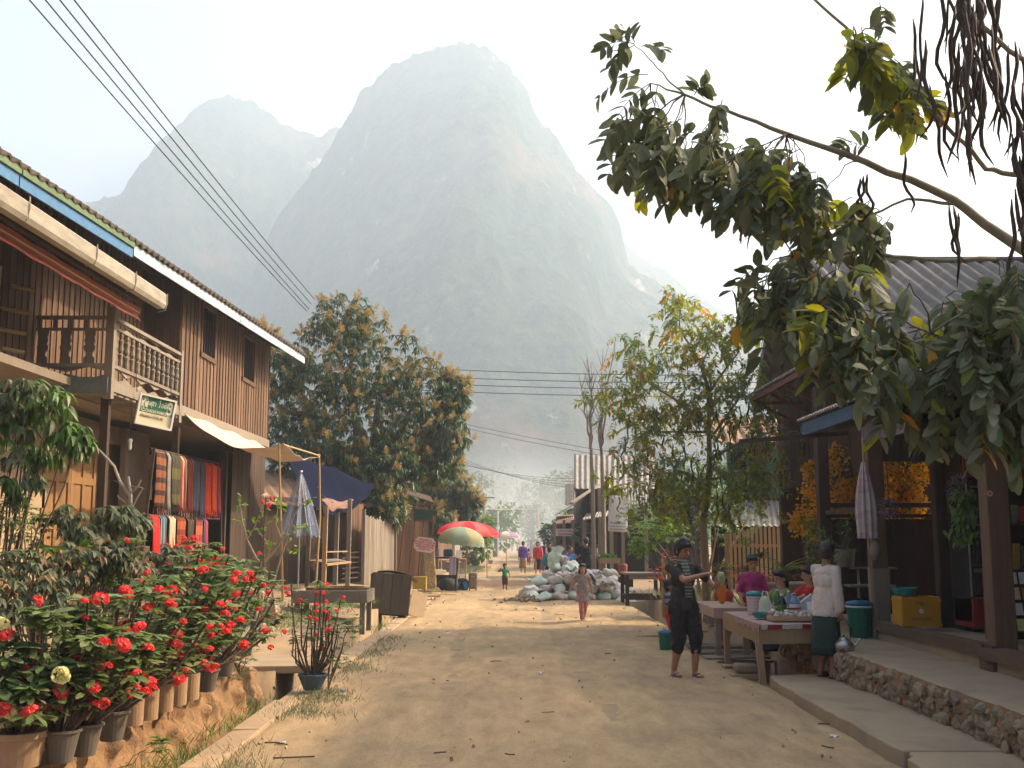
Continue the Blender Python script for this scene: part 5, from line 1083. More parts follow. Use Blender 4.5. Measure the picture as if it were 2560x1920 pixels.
for L_ in range(6):
    ss = sorted([s_ for s_ in spots if s_[0] == L_], key=lambda s_: s_[1])
    for k, (_, x, y, z) in enumerate(ss):
        me, j = SK[rng.randrange(12)]; o = link_mesh("cement_sack", me, None, label=f"{cn_[j]} filled sack, {od[k]} from the left in the {lay[L_]} layer of the pile", cat="sack", group="filled sacks heaped on the road")
        o.location = (x, y, z); o.rotation_euler = (rng.uniform(-.35, .1), rng.uniform(-.35, .35), rng.uniform(0, 6.28)); s_ = rng.uniform(.85, 1.15); o.scale = (s_, s_, s_ * rng.uniform(.8, 1.15))
def rag(x, y, z, sx_, sy_, mt, label):
    ph = rng.uniform(0, 9); q = MB(); q.grid(lambda u, v: (x + (u - .5) * sx_, y + (v - .5) * sy_, z + .06 * fbm((u * 3.5 + ph, v * 3.5, ph)) + .025 * math.sin(u * 16 + v * 9 + ph) - .9 * ((u - .5) ** 2 * sx_ + (v - .5) ** 2 * sy_)), 18, 14, .008); q.build("empty_sack", mt, None, smooth=True, label=label, cat="sack")
rag(1.95, 30.6, .80, .6, .45, m_sack[2], "crumpled empty pink sack draped on the right shoulder of the pile"); rag(1.6, 30.3, .98, .55, .5, m_sack[1], "crumpled pale green empty sack right behind the pile's top"); rag(2.5, 30.2, .60, .55, .45, m_sack[3], "flattened dusty empty sack on the right slope of the pile"); rag(3.0, 30.0, .12, .7, .6, m_sack[0], "flat white empty sack on the ground by the wooden stand")
q = MB(); q.ell((1.18, 30.9, 1.16), (.19, .16, .17), 20, 14); q.grid(lambda u, v: (1.18 + (.13 + .05 * v + .02 * math.sin(u * 31)) * math.cos(u * 6.283) + .07 * v, 30.9 + (.10 + .04 * v) * math.sin(u * 6.283), 1.26 + .12 * v + .03 * math.sin(u * 19)), 36, 4, .008); q.v = [tuple(Vector(v) + .09 * Vector((noise.noise(Vector(v) * 7), noise.noise(Vector(v) * 7 + Vector((5, 5, 5))), noise.noise(Vector(v) * 6 + Vector((9, 1, 1)))))) for v in q.v]; q.build("cement_sack", m_sack[1], None, smooth=True, label="open pale green sack standing on the very top of the pile", cat="sack", group="filled sacks heaped on the road")
# rubble at the left foot of the heap
q = MB()
for k in range(60): q.box((rng.gauss(.2, .28), rng.gauss(29.9, .35), .04), (rng.uniform(.02, .09),) * 3, (rng.random() * 3,) * 3, .01)
q.build("gravel", m_soil, None, kind="stuff")
# ---- wooden stand right of the sacks
WS = T("wooden_stand", "empty dark wooden stand beside the heap of sacks", "table", (3.05, 28.4, 0))
a = at(1537, 1440, 28.4); x0, x1, y0, y1, zt = at(1537, 0, 28.6).x, at(1632, 0, 28.2).x, 28.0, 29.3, .80
q = MB(); q.b2(x0, x1, y0, y0 + .6, zt - .05, zt, .006); q.b2(x0 + .01, x1 - .1, y0 + .62, y1, zt - .05, zt - .01, .006); q.b2(x0 + .03, x1 - .03, y0 + .02, y0 + .06, zt - .16, zt - .055); q.build("top", w_grey, WS)
for x, y in ((x0 + .06, y0 + .06), (x1 - .06, y0 + .06), (x0 + .06, y1 - .06), (x1 - .06, y1 - .06)): MB().b2(x - .045, x + .045, y - .045, y + .045, -.02 if x < 2.9 else -.02, zt - .05, .003).build("leg", w_dark, WS)
q = MB(); q.b2(x0 + .11, x1 - .11, y0 + .03, y0 + .09, .14, .26); q.b2(x0 + .03, x0 + .09, y0 + .11, y1 - .11, .14, .24); q.b2(x0 + .11, x1 - .11, y1 - .09, y1 - .03, .14, .24); q.build("stretcher", w_dark, WS)
# produce table behind man in black
PT = T("produce_table", "wooden market table heaped with green vegetables behind the man in black", "table", (3.1, 35.5, 0))
x0, x1 = at(1484, 0, 35).x, at(1533, 0, 35).x; zt = at(0, 1402, 35).z; MB().b2(x0, x1, 35, 36, zt, zt + .06).build("top", w_light, PT)
q = MB(); q.b2(x0, x1, 34.96, 34.99, zt - .08, zt + .09); q.build("side_board", w_light, PT)
for x in (x0 + .05, x1 - .05): MB().b2(x - .03, x + .03, 35.05, 35.11, 0, zt).build("leg", w_grey, PT)
lf = LF(leaf_lite(.09, .05))
for k in range(420): a = rng.uniform(0, 6.28); r_ = rng.random() ** .5 * .32; lf.add((x0 + .28 + r_ * math.cos(a) * .9, 35.3 + r_ * math.sin(a), zt + .07 + .14 * (1 - r_ * 3) * rng.random() + .03), rv(1), rng.uniform(.7, 1.3))
lf.build("vegetable_heap", M("leaf_veg", (.07, .20, .03), (.03, .11, .02), 4, .6, .1, .8, transl=.2), None, label="heap of fresh green leaves on the produce table", cat="vegetables")
p = at(1556, 1400, 34); MB().lathe([(0, 0), (.14, 0), (.15, .35), (.13, .38)], (p.x, 34, .5), 14).build("oil_drum", M("rusty_red", (.30, .08, .05), (.2, .06, .04), 5, .8, .3, .1), label="rusty red canister standing right of the produce table", cat="canister"); MB().b2(p.x - .3, p.x + .3, 33.8, 34.3, 0, .5, .01).build("crate_stack", w_dark, label="dark low crate carrying the red canister", cat="crate")
# ---- front tables with drinks and snacks
TA = T("vendor_table", "scuffed wooden vendor table covered with drinks and bagged snacks in front", "table", (3.25, 14, 0))
A_, B_, C_, D_ = Vector((2.83, 13.0, .66)), Vector((2.78, 15.0, .68)), Vector((3.72, 13.15, .66)), Vector((3.66, 15.1, .68)); tc_ = (A_ + B_ + C_ + D_) / 4
q = MB(); q.add([A_, C_, D_, B_, A_ - Vector((0, 0, .04)), C_ - Vector((0, 0, .04)), D_ - Vector((0, 0, .04)), B_ - Vector((0, 0, .04))], [(0, 1, 2, 3), (7, 6, 5, 4), (0, 4, 5, 1), (1, 5, 6, 2), (2, 6, 7, 3), (3, 7, 4, 0)])
dn = Vector((0, 0, -.12))
for a, b in ((A_, C_), (A_, B_), (B_, D_), (C_, D_)): q.bar(a.lerp(tc_, .02) + dn, b.lerp(tc_, .02) + dn, .17, .03, (b - a).cross(Vector((0, 0, 1))))
q.build("top", w_light, TA)
for P, zb in ((A_, -.01), (B_, -.01), (C_, .11), (D_, -.5)): c = P.lerp(tc_, .06); c.z = zb; MB().bar(c, (c.x - (.05 if P is A_ else 0), c.y + .03, .63), .075, .075, jit=.004).build("leg", w_light, TA)
m_cloth = M("red_white_check", (.50, .44, .38), (.42, .36, .32), 30, .8, .1, 0, stripes=(1, 90, (.28, .03, .06)))
q = MB(); U_ = Vector((0, 0, .012)); q.grid(lambda u, v: A_.lerp(C_, u).lerp(B_.lerp(D_, u), v) + U_, 10, 10, .004); q.grid(lambda u, v: A_.lerp(C_, u) + Vector((.0, -.012, .012 - .05 * v * (1 + .08 * math.sin(u * 40)))), 30, 2, .003); q.grid(lambda u, v: A_.lerp(B_, u * .62) + Vector((-.014, 0, .012 - .07 * v * (1 + .3 * math.sin(u * 30)))), 30, 2, .003)
q.build("tablecloth", m_cloth, None, label="thin maroon and white patterned plastic cloth on the vendor table", cat="tablecloth")
def tp(px, Y, z=.70): return Vector((at(px, 0, Y).x, Y, z))
def bottle(p, r_, h, mt, cap_m, label, lab=None, cat="bottle"):
    t = T("bottle", label, cat, p); MB().lathe([(r_ * .9, 0), (r_, .02), (r_, h * .62), (r_ * .85, h * .72), (r_ * .35, h * .88), (r_ * .33, h * .95)], p, 16).build("body", mt, t, smooth=True)
    MB().lathe([(r_ * .38, h * .93), (r_ * .38, h)], p, 10).build("cap", cap_m, t)
    if lab: MB().lathe([(r_ * 1.02, h * .25), (r_ * 1.02, h * .55)], p, 16, cap=False).build("wrapper", lab, t)
m_pet = M("clear_pet", (.50, .55, .55), (.45, .5, .5), 4, .15, .1, 0, alpha=.5, spec=.7); m_gpet = M("green_pet", (.03, .16, .05), (.02, .12, .04), 4, .15, .05, 0, spec=.7); m_dpet = M("dark_cola", (.03, .012, .01), (.02, .01, .01), 4, .15, .05, 0, spec=.7)
m_bpet = M("blue_pet", (.20, .32, .50), (.16, .26, .42), 4, .2, .05, 0, alpha=.8, spec=.7); m_pink = M("pink_plastic", (.50, .14, .17), (.42, .11, .14), 4, .5, .05, .1)
bottle(tp(1907, 13.8), .055, .28, m_dpet, m_wht, "large dark bottle with a green wrapper on the vendor table", M("lime_wrap", (.06, .24, .03), (.03, .14, .02), 30, .4, 0, 0))
bottle(tp(1896, 14.6), .05, .30, m_gpet, m_wht, "tall green bottle behind the dark bottle"); bottle(tp(1936, 14.0), .065, .27, m_bpet, m_bluel, "fat pale blue water bottle beside the dark bottle", m_plast); bottle(tp(1883, 13.9), .035, .17, m_pet, m_bluel, "small clear water bottle left of the dark bottle", m_bpet); bottle(tp(1922, 14.7), .045, .28, m_bpet, m_wht, "slim blue bottle at the back of the vendor table")
def bucket(p, r0, r1, h, mt, lid, label, cat="bucket", hand=True, n=24, name="lidded_bucket"):
    t = T(name, label, cat, p); MB().lathe([(r0 * .96, 0), (r0, .01), (r1, h)], p, n).build("body", mt, t, smooth=False)
    if lid: MB().lathe([(r1 * 1.04, h - .015), (r1 * 1.06, h + .005), (r1 * 1.0, h + .025), (r1 * .5, h + .045), (.0, h + .05)], p, n).build("lid", lid, t, smooth=True)
    if lid and hand: MB().lathe([(.02, h + .04), (.028, h + .06), (.0, h + .075)], p, 10).build("knob", m_black, t)
    return t
bucket(tp(1842, 14.5), .085, .10, .235, M("frosted_pink", (.55, .42, .42), (.5, .38, .38), 4, .5, .05, 0, stripes=(2, 160, (.60, .50, .50))), m_teal, "translucent pinkish tub with a teal lid on the vendor table", "tub", False)
bucket(tp(1980, 13.6, .70), .065, .085, .19, m_plast, None, "white plastic tub near the old woman's arm", "tub", False)
q = MB(); p = tp(1867, 14.1); q.ell(p + Vector((0, 0, .12)), (.08, .07, .12), 16, 10, jit=.05); q.ell(p + Vector((0, 0, .05)), (.09, .08, .06), 14, 8, jit=.05)
o = remesh(q, "plastic_bag", M("thin_white_bag", (.62, .65, .55), (.55, .58, .48), 6, .4, .2, 0, transl=.4), .012, None, 3, label="knotted white plastic bag between the tub and the bottles", cat="bag")
q = MB(); q.tube([p + Vector((-.04, 0, .2)), p + Vector((-.02, 0, .30)), p + Vector((.03, 0, .29)), p + Vector((.05, 0, .19))], .006, 5); q.build("bag_handles", m_plast, o)
q = MB(); q.box(tp(1963, 14.2, .83), (.26, .03, .15), (0, -.6, .2)); q.build("paper_box", m_plast, None, label="slanted white styrofoam lid held beside the blue bottle", cat="lid", bevel=.006)
q = MB(); p = tp(1925, 13.55); 
TR = T("snack_tray", "shallow cardboard tray full of small wrapped snack bags at the table's front", "tray", p)
q = MB(); q.b2(p.x - .27, p.x + .25, 13.30, 13.78, .685, .69); q.b2(p.x - .27, p.x + .25, 13.30, 13.31, .685, .745); q.b2(p.x - .27, p.x - .26, 13.31, 13.78, .685, .745); q.b2(p.x + .24, p.x + .25, 13.31, 13.78, .685, .745); q.build("tray_card", m_card, TR)
m_cello = M("cellophane", (.60, .50, .44), (.42, .33, .28), 30, .2, .6, .7, spec=.8)
me = MB().ell((0, 0, 0), (.035, .03, .03), 9, 6, jit=.18).mesh("snack_bag", m_cello)
for k in range(34):
    o = link_mesh("snack_bag", me, None, label="small wrapped snack bag heaped in the cardboard tray", cat="snack bag", group="wrapped snacks in the cardboard tray"); o.location = (p.x - .23 + .44 * rng.random(), 13.34 + .40 * rng.random(), .725 + rng.random() * .05); o.rotation_euler = (rng.random() * 6, rng.random() * 6, rng.random() * 6); s_ = rng.uniform(.8, 1.25); o.scale = (s_, s_, s_)
MB().lathe([(0, 0), (.10, 0), (.13, .06), (.125, .06), (.095, .01), (0, .01)], tp(1861, 13.75), 20, cap=False).build("basin", m_teal, label="small teal basin left of the snack tray", cat="basin")
MB().lathe([(0, 0), (.18, 0), (.19, .02), (.17, .015), (0, .012)], tp(1915, 14.05, .79), 24, cap=False).build("tray_lid", m_pink, label="flat red lid lying behind the wrapped snacks", cat="lid")
T2 = T("pink_table", "low table with a faded pink cloth just behind the vendor table", "table", (3.0, 16.5, 0))
q = MB(); q.b2(2.78, 3.25, 15.6, 17.3, .66, .69); q.build("top", w_grey, T2)
q = MB(); q.grid(lambda u, v: (2.76 + .5 * u, 15.58 + 1.74 * v, .702), 6, 8, .004); q.grid(lambda u, v: (2.755 + .5 * u, 15.575, .70 - .14 * v), 6, 2, .003); q.grid(lambda u, v: (2.755, 15.58 + 1.74 * u, .70 - .13 * v), 8, 2, .003); q.build("tablecloth", M("faded_pink_cloth", (.42, .28, .22), (.34, .23, .18), 5, .8, .1, 0), None, label="faded pink cloth on the low table behind", cat="tablecloth")
for x, y in ((2.82, 15.65), (2.82, 17.2), (3.2, 17.2), (3.2, 15.65)): MB().b2(x - .035, x + .035, y - .035, y + .035, -.3 if x > 3 else -.01, .66).build("leg", w_grey, T2)
# drain covers: loose boards
bp_ = [(3.15, 15.6, 1.1, .3, "widest loose board over the right drain under the children"), (3.1, 16.1, 1.0, .2, "second loose board over the right drain"), (3.2, 16.5, 1.1, .25, "third loose board over the right drain"), (3.1, 17.0, 1.0, .3, "fourth loose board over the right drain"), (3.15, 17.5, 1.0, .3, "farthest loose board over the right drain"), (3.2, 15.15, .9, .14, "split narrow board at the near end of the drain boards")]
for i, (x, y, L_, w_, lb) in enumerate(bp_): MB().box((x, y, .04 + rng.uniform(0, .02)), (L_, w_, .03), (rng.uniform(-.03, .03), rng.uniform(-.03, .03), rng.uniform(-.15, .15)), .012).build("loose_board", w_grey, label=lb, cat="board", group="boards over the right drain")
MB().box((2.95, 14.95, .03), (.55, .1, .06), (0, 0, -.1), .01).build("loose_board", w_grey, label="thick short beam at the vendor table's far leg", cat="board")
MB().box((2.75, 19.3, .06), (.9, .7, .03), (0, -.1, .3), .01).build("ramp_board", w_light, label="pale board ramp lying on the road edge beyond the boy", cat="board"); MB().box((2.45, 19.0, .05), (.8, .25, .03), (0, -.06, -.2), .01).build("ramp_board", w_light, label="narrow plank lying left of the pale board ramp", cat="board")
c = gr(1868, 1700); MB().box((c.x, c.y + .1, .035), (.34, .22, .07), (0, 0, -.05), .008).build("brick", m_terra, label="lower clay brick of the two stacked at the pavement corner", cat="brick", bevel=.012); MB().box((c.x + .01, c.y + .1, .125), (.27, .18, .10), (0, 0, .04), .012).build("brick", m_stone, label="upper rounded stone block stacked on the clay brick", cat="stone", bevel=.03)
MB().box((2.78, 14.4, .04), (.28, .14, .07), (0, 0, .1), .006).build("brick", m_terra, label="flat brick under the vendor table's far leg", cat="brick", bevel=.01)
# ---- things at the shop
bucket(Vector((4.33, 14.2, .435)), .135, .165, .40, m_gplas, m_bluel, "dark green water cooler bucket with a blue lid on the terrace", "bucket")
MB().lathe([(.167, .36), (.172, .37), (.168, .385)], (4.33, 14.2, .435), 24, cap=False).build("cord_ring", m_plast, bpy.data.objects["lidded_bucket.002"] if "lidded_bucket.002" in bpy.data.objects else None)
def crate(p, w, d, h, label):
    t = T("drinks_crate", label, "crate", p); m = M("amber_plastic", (.50, .24, .015), (.42, .19, .01), 5, .5, .05, 0)
    q = MB(); q.b2(p.x - w / 2, p.x + w / 2, p.y - d / 2, p.y - d / 2 + .02, p.z, p.z + h); q.b2(p.x - w / 2, p.x + w / 2, p.y + d / 2 - .02, p.y + d / 2, p.z, p.z + h); q.b2(p.x - w / 2, p.x - w / 2 + .02, p.y - d / 2 + .02, p.y + d / 2 - .02, p.z, p.z + h); q.b2(p.x + w / 2 - .02, p.x + w / 2, p.y - d / 2 + .02, p.y + d / 2 - .02, p.z, p.z + h); q.b2(p.x - w / 2 + .02, p.x + w / 2 - .02, p.y - d / 2 + .02, p.y + d / 2 - .02, p.z, p.z + .02); q.build("shell", m, t, bevel=.006)
    q = MB(); q.b2(p.x - w / 2 - .008, p.x + w / 2 + .008, p.y - d / 2 - .008, p.y - d / 2 - .0005, p.z + h - .05, p.z + h - .03); q.b2(p.x - w / 2 - .008, p.x + w / 2 + .008, p.y - d / 2 - .008, p.y - d / 2 - .0005, p.z, p.z + .03); q.b2(p.x - w / 2 - .008, p.x - w / 2 - .0005, p.y - d / 2, p.y + d / 2, p.z + h - .05, p.z + h - .03); q.build("rib", m, t)
    mm = mtx((p.x, p.y - d / 2 - .004, p.z), (1, 0, 0), (0, 0, 1)); mi = M("dull_green_ink", (.16, .17, .05), (.12, .14, .05), 5, .6, 0, 0)
    lao("lettering", "bl^ov", .045, mi, mm @ Matrix.Translation((0, h * .78, 0)), t, .8); text("lettering", "BEERLAO", .055, mi, mm @ Matrix.Translation((0, h * .25, 0)), t, bold=.001)
    q = MB(); ring(q, 0, h * .52, .025, .025, .5, mm, .0); q.build("emblem", m_wht, t)
crate(Vector((4.66, 13.15, .655)), .44, .34, .33, "amber yellow drinks crate with faded lettering on the shop sill")
MB().lathe([(0, 0), (.11, 0), (.15, .09), (.143, .09), (.105, .01), (0, .01)], (4.55, 13.2, .99), 22, cap=False).build("basin", m_teal, label="teal basin sitting on the amber crate", cat="basin")
FR = T("drinks_fridge", "tall glass door drinks fridge with a red base inside the shop", "fridge", (5.12, 12.95, .62))
x0, x1, y0, y1 = at(2346, 0, 12.7).x, at(2440, 0, 12.7).x, 12.7, 13.2
q = MB(); q.b2(x0, x1, y1 - .03, y1, .72, 2.62); q.b2(x0, x0 + .03, y0, y1 - .03, .72, 2.62); q.b2(x1 - .03, x1, y0, y1 - .03, .72, 2.62); q.b2(x0 + .03, x1 - .03, y0, y1 - .03, 2.34, 2.62); q.build("cabinet", m_black, FR)
MB().b2(x0, x1, y0 - .02, y1, .66, .98).build("base_panel", m_redm, FR, bevel=.01)
MB().b2(x0 - .02, x1 + .02, y0 - .03, y0 - .005, 2.34, 2.62).build("header", m_redm, FR); text("lettering", "(ML)", .10, m_wht, mtx(((x0 + x1) / 2, y0 - .033, 2.48), (1, 0, 0), (0, 0, 1)), FR)
xm = (x0 + x1) / 2
for a, b in ((x0 + .01, xm - .012), (xm + .012, x1 - .01)): d = MB().b2(a, b, y0 - .012, y0 - .006, 1.0, 2.33).build("glass_door", m_glass, FR)
q = MB(); q.b2(xm - .011, xm + .011, y0 - .02, y0, 1.0, 2.33); q.b2(x0, x0 + .012, y0 - .02, y0, 1.0, 2.33); q.build("door_frame", m_steel, FR)
for s_ in range(4):
    z = 1.02 + s_ * .32; MB().b2(x0 + .03, x1 - .03, y0 + .02, y1 - .04, z, z + .012).build("shelf", m_steel, FR)
    for k in range(5):
        c_ = [(.45, .35, .25), (.4, .06, .05), (.2, .2, .24), (.5, .42, .3), (.12, .22, .12)][(k + s_) % 5]
        o = MB().lathe([(.03, 0), (.032, .01), (.032, .13), (.012, .18), (.012, .21), (0, .21)], (x0 + .07 + k * .075, y0 + .1, z + .013), 8).build("bottle", M(f"drink_{(k + s_) % 5}", c_, tuple(v * .7 for v in c_), 5, .3, 0, 0), None, smooth=True, label=f"bottle {od[k]} from the left on the {['lowest', 'second', 'third', 'top'][s_]} shelf of the drinks fridge", cat="bottle", group="bottles in the drinks fridge")
q = MB(); q.lathe([(0, 0), (.13, 0), (.15, .18), (.10, .3), (.12, .34)], (4.98, 11.6, .61), 12); q.build("grain_sack", M("printed_sack", (.42, .36, .28), (.10, .12, .20), 4, .8, .3, 0, c3=(.45, .4, .32)), None, smooth=True, label="printed grain sack on the floor behind the near post", cat="sack")
q = MB(); q.ell((5.0, 11.65, 1.03), (.13, .12, .11), 14, 9, jit=.08); q.build("plastic_bag", M("lilac_bag", (.45, .42, .48), (.38, .36, .42), 5, .3, .2, 0, transl=.2), None, smooth=True, label="pale lilac plastic bag on top of the printed sack", cat="bag")
# display rack at the right edge
DR = T("card_rack", "dark stepped rack of cards and packets right of the near post", "display rack", (4.95, 11.4, .65))
x0 = 4.86; q = MB(); q.b2(x0 + .34, x0 + .38, 11.15, 11.7, .63, 1.25)
for k in range(4): z = .72 + k * .15; q.bar((x0 - .02, 11.3 + k * .05, z), (x0 + .34, 11.3 + k * .05, z), .04, .012)
q.b2(x0 - .05, x0 + .34, 11.6, 11.62, .63, 1.3); q.build("frame", w_dark, DR)
cc_ = [(.6, .58, .55), (.55, .5, .48), (.5, .12, .10), (.55, .5, .2)]
for k in range(4):
    for j in range(3):
        c_ = cc_[(k * 2 + j * 3) % 4]; MB().box((x0 + .06 + j * .11, 11.27 + k * .05, .80 + k * .15), (.085, .008, .12), (-.25, 0, 0)).build("card", M(f"card_{(k * 2 + j * 3) % 4}", c_, tuple(v * .85 for v in c_), 30, .4, 0, 0), None, label=f"packet {od[j]} from the left on the {['bottom', 'second', 'third', 'top'][k]} row of the card rack", cat="packet", group="packets on the card rack")
SF = T("goods_counter", "dim counter with shelves of goods behind the card rack", "counter", (6, 10.8, .6))
q = MB(); q.b2(5.05, 6.6, 11.85, 12.4, 1.28, 1.32); q.b2(5.05, 6.6, 11.9, 12.4, 1.78, 1.80); q.b2(5.05, 6.6, 11.9, 12.4, 2.2, 2.22); q.b2(5.27, 6.6, 12.4, 12.42, .6, 2.6); q.build("shelf", w_dark, SF)
gc = [(.35, .05, .04), (.10, .20, .06), (.45, .28, .06), (.35, .18, .20), (.30, .27, .22), (.08, .10, .22), (.45, .36, .16)]
for s_, zz in enumerate((1.325, 1.81, 2.23)):
    for k in range(7):
        c_ = gc[(k * 3 + s_ * 2) % 7]; h_ = rng.uniform(.14, .3); x = 5.1 + k * .08
        MB().box((x, 11.98 + rng.uniform(-.03, .03), zz + h_ / 2), (.06, .05, h_), (0, rng.uniform(-.05, .05), rng.uniform(-.3, .3)), .006).build("goods_packet", M(f"goods_{(k * 3 + s_ * 2) % 7}", c_, tuple(v * .6 for v in c_), 25, .4, .1, 0), None, label=f"packet {od[k]} from the left on the {['lower', 'middle', 'upper'][s_]} shelf of the goods counter", cat="packet", group="packets on the goods counter", bevel=.006)
# folded parasol hanging at the shop eave
c = at(2158, 1155, 13.3); FP = T("hanging_parasol", "folded pale and purple striped parasol hanging head up from the shop eave", "umbrella", (c.x, c.y, 1.2))
m_fp = M("striped_parasol", (.46, .42, .40), (.28, .12, .18), 5, .85, .3, 0, (.4, .4, 1.6), c3=(.44, .38, .37))
def fpf(u, v): a = u * 2 * PI; r_ = (.02 + .085 * math.sin(min(1, v * 1.15) * PI * .62)) * (1 + .22 * math.cos(a * 9 + v)); return (c.x + .02 * v + r_ * math.cos(a), c.y + r_ * math.sin(a), c.z - .90 * v)
q = MB(); q.grid(fpf, 72, 14); q.build("canopy", m_fp, FP, smooth=True)
q = MB(); q.tube([c + Vector((0, 0, .3)), c + Vector((.02, 0, -1.0)), c + Vector((.09, 0, -1.15))], .012, 6); q.build("pole", w_bam, FP)
MB().ell(c + Vector((.09, 0, -1.02)), (.07, .06, .12), 10, 8, jit=.1).build("tied_tip", m_gplast, FP, smooth=True)
p = c + Vector((.17, .1, -1.0)); 
# stepped plant shelf
PS = T("plant_shelf", "stepped metal plant shelf beside the shop's far post", "shelf", (4.55, 15.7, .4))
for k, (z, y, a, b) in enumerate(((1.22, 15.9, 2072, 2170), (.99, 15.6, 2058, 2165), (.74, 15.2, 2050, 2132), (.52, 15.0, 2050, 2150))):
    MB().b2(at(a, 0, y).x, at(b, 0, y).x, y - .14, y + .14, z, z + .025, .004).build("shelf_board", w_grey, PS)
q = MB()
for a, b in ((2090, 2082), (2150, 2130)): q.bar((at(a, 0, 15.9).x, 15.95, 1.22), (at(b, 0, 15.1).x, 14.98, .42), .02, .02); q.bar((at(a, 0, 15.9).x, 16.0, 1.22), (at(a, 0, 15.9).x, 16.0, .42), .02, .02)
q.build("frame", m_steel, PS)
MB().b2(3.66, 5.2, 15.22, 16.3, -.2, .42, .02).build("plinth", m_conc, label="rough cement plinth below the plant shelf", cat="plinth", bevel=.02)
def flower_pot(label, p, r0, r1, h, mt, name="plant_pot"):
    t = T(name, label, "potted plant", p); MB().lathe([(r0, 0), (r1 * .97, h * .9), (r1 * 1.04, h * .92), (r1 * 1.04, h), (r1 * .92, h), (r1 * .9, h * .86), (0, h * .86)], p, 22).build("pot", mt, t, smooth=False); return t
# purple hanging flower balls
for i, (px, py, Y, rr, lb) in enumerate(((2402, 1222, 11.8, .13, "larger bunch of dried purple flowers hanging by the near post"), (2222, 1268, 13.6, .13, "smaller bunch of dried purple flowers hanging by the middle post"))):
    c_ = at(px, py, Y); t = T("dried_flowers", lb, "flowers", (c_.x, c_.y, c_.z - .15)); lf = LF(leaf_lite(.05, .03))
    for k in range(260): v = rv(1).normalized(); lf.add(c_ + v * rr * rng.uniform(.5, 1), v + rv(.4), rng.uniform(.6, 1.2))
    lf.build("bunch", M("dried_purple", (.30, .20, .26), (.16, .12, .16), 5, .9, .1, .8), t); MB().tube([c_, c_ + Vector((0, 0, .7))], .005, 4).build("string", m_wire, t)
c_ = at(2408, 1292, 11.6); t = T("hanging_vine", "green hanging vine below the purple flowers", "plant", (c_.x, c_.y, c_.z - .3)); lf = LF(leaf_lite(.10, .05))
for k in range(220): lf.add(c_ + Vector((rng.gauss(0, .06), rng.gauss(0, .06), rng.uniform(-.25, .3))), Vector((rng.uniform(-1, 1), rng.uniform(-1, 1), -.8)), rng.uniform(.6, 1.2))
lf.build("leaves", m_green, t); MB().tube([c_ + Vector((0, 0, -.2)), c_ + Vector((0, 0, .3))], .008, 4).build("stem", m_stem, t)
c_ = at(2538, 1020, 9.5); t = T("orange_basket", "orange woven basket hanging at the right edge under the leaves", "basket", (c_.x, c_.y, c_.z - .15)); MB().lathe([(.05, -.16), (.12, -.1), (.15, .05), (.13, .12), (.12, .12), (.13, .04), (.1, -.08)], c_, 18).build("body", M("orange_weave", (.42, .12, .02), (.3, .08, .02), 40, .8, .6, 0), t); MB().tube([c_ + Vector((-.13, 0, .1)), c_ + Vector((0, 0, .42)), c_ + Vector((.13, 0, .1))], .006, 4).build("handle", m_stem, t)
c_ = at(2428, 1395, 11.0); t = T("round_sticker_sign", "small round orange sticker on the near post", "sticker", at(2437, 1234, 10.6)); q = MB(); mm = mtx(Vector((4.60, 10.641, at(0, 1234, 10.65).z)), (1, 0, 0), (0, 0, 1)); ring(q, -.08, 0, .03, .03, .99, mm, 0.003); q.build("disc", M("orange_sticker", (.45, .12, .03), (.4, .1, .03)), t); q = MB(); ring(q, -.08, 0, .024, .024, .2, mm, .005); q.build("ring_mark", m_wht, t)
# ================================================================ PLANTS
def D(px, py, Y): return at(px * 1.1573, py * 1.1573, Y)      # same, in the coordinates of the half-size print
T_long = leaf_lite(.24, .05, .3, .35); T_mid = leaf_tpl(.14, .045, .3, .45)
def whorl(lf, p, v, n, sc=1.0, drop=-.9, spread=1.0):
    for k in range(n):
        a = 2 * PI * k / n + rng.uniform(-.4, .4); lf.add(p, Vector((math.cos(a) * spread, math.sin(a) * spread, drop * rng.uniform(.3, 1.4))) + v * .4, sc * rng.uniform(.7, 1.2), rng.uniform(-.5, .5))
def plume_tpl():
    V = []; F = []
    r2 = random.Random(3)
    for k in range(26):
        h = .03 + .27 * k / 26; a = k * 2.4; L_ = .13 * (1 - h / .36) + .015; b = np.array([0, h * 1.0, 0]); t = b + np.array([math.cos(a) * L_, .05, math.sin(a) * L_]); w = np.array([-math.sin(a), 0.3, math.cos(a)]) * .016
        i = len(V); V += [b - w * .5, b + w * .5, t + w, t - w]; F.append((i, i + 1, i + 2, i + 3))
    return np.array(V), np.array(F, int)
def mango(name, label, base, top, lobes, n, sc=1.0, pan=.45, r0=.22, group=None):
    t = T(name, label, "tree", base, 0, group)
    mb = MB(); limbs(mb, base, top, lobes, r0); mb.build("trunk", m_bark, t)
    lf = LF(T_long); pl = LF(plume_tpl())
    for p, v in crown_points(lobes, n, .5):
        whorl(lf, p, v, 9, sc * rng.uniform(.75, 1.2), rng.uniform(-1.3, -.3))
        if rng.random() < pan * (1.3 if v.z > .3 else .6) and v.z > -.5:
            for k in range(rng.choice((1, 2, 2))): pl.add(p + v * .05, Vector((v.x, v.y, max(v.z, 0) + .8)) + rv(.5), sc * rng.uniform(.5, 1.0), rng.uniform(0, 3))
    lf.build("leaves", m_mango, t); pl.build("blossom", m_panicle, t); return t
def lob(px, py, Y, rpx, sy=1.0, sz=1.0): r_ = rpx * Y / FPX; return (at(px, py, Y), (r_, r_ * sy, r_ * sz))
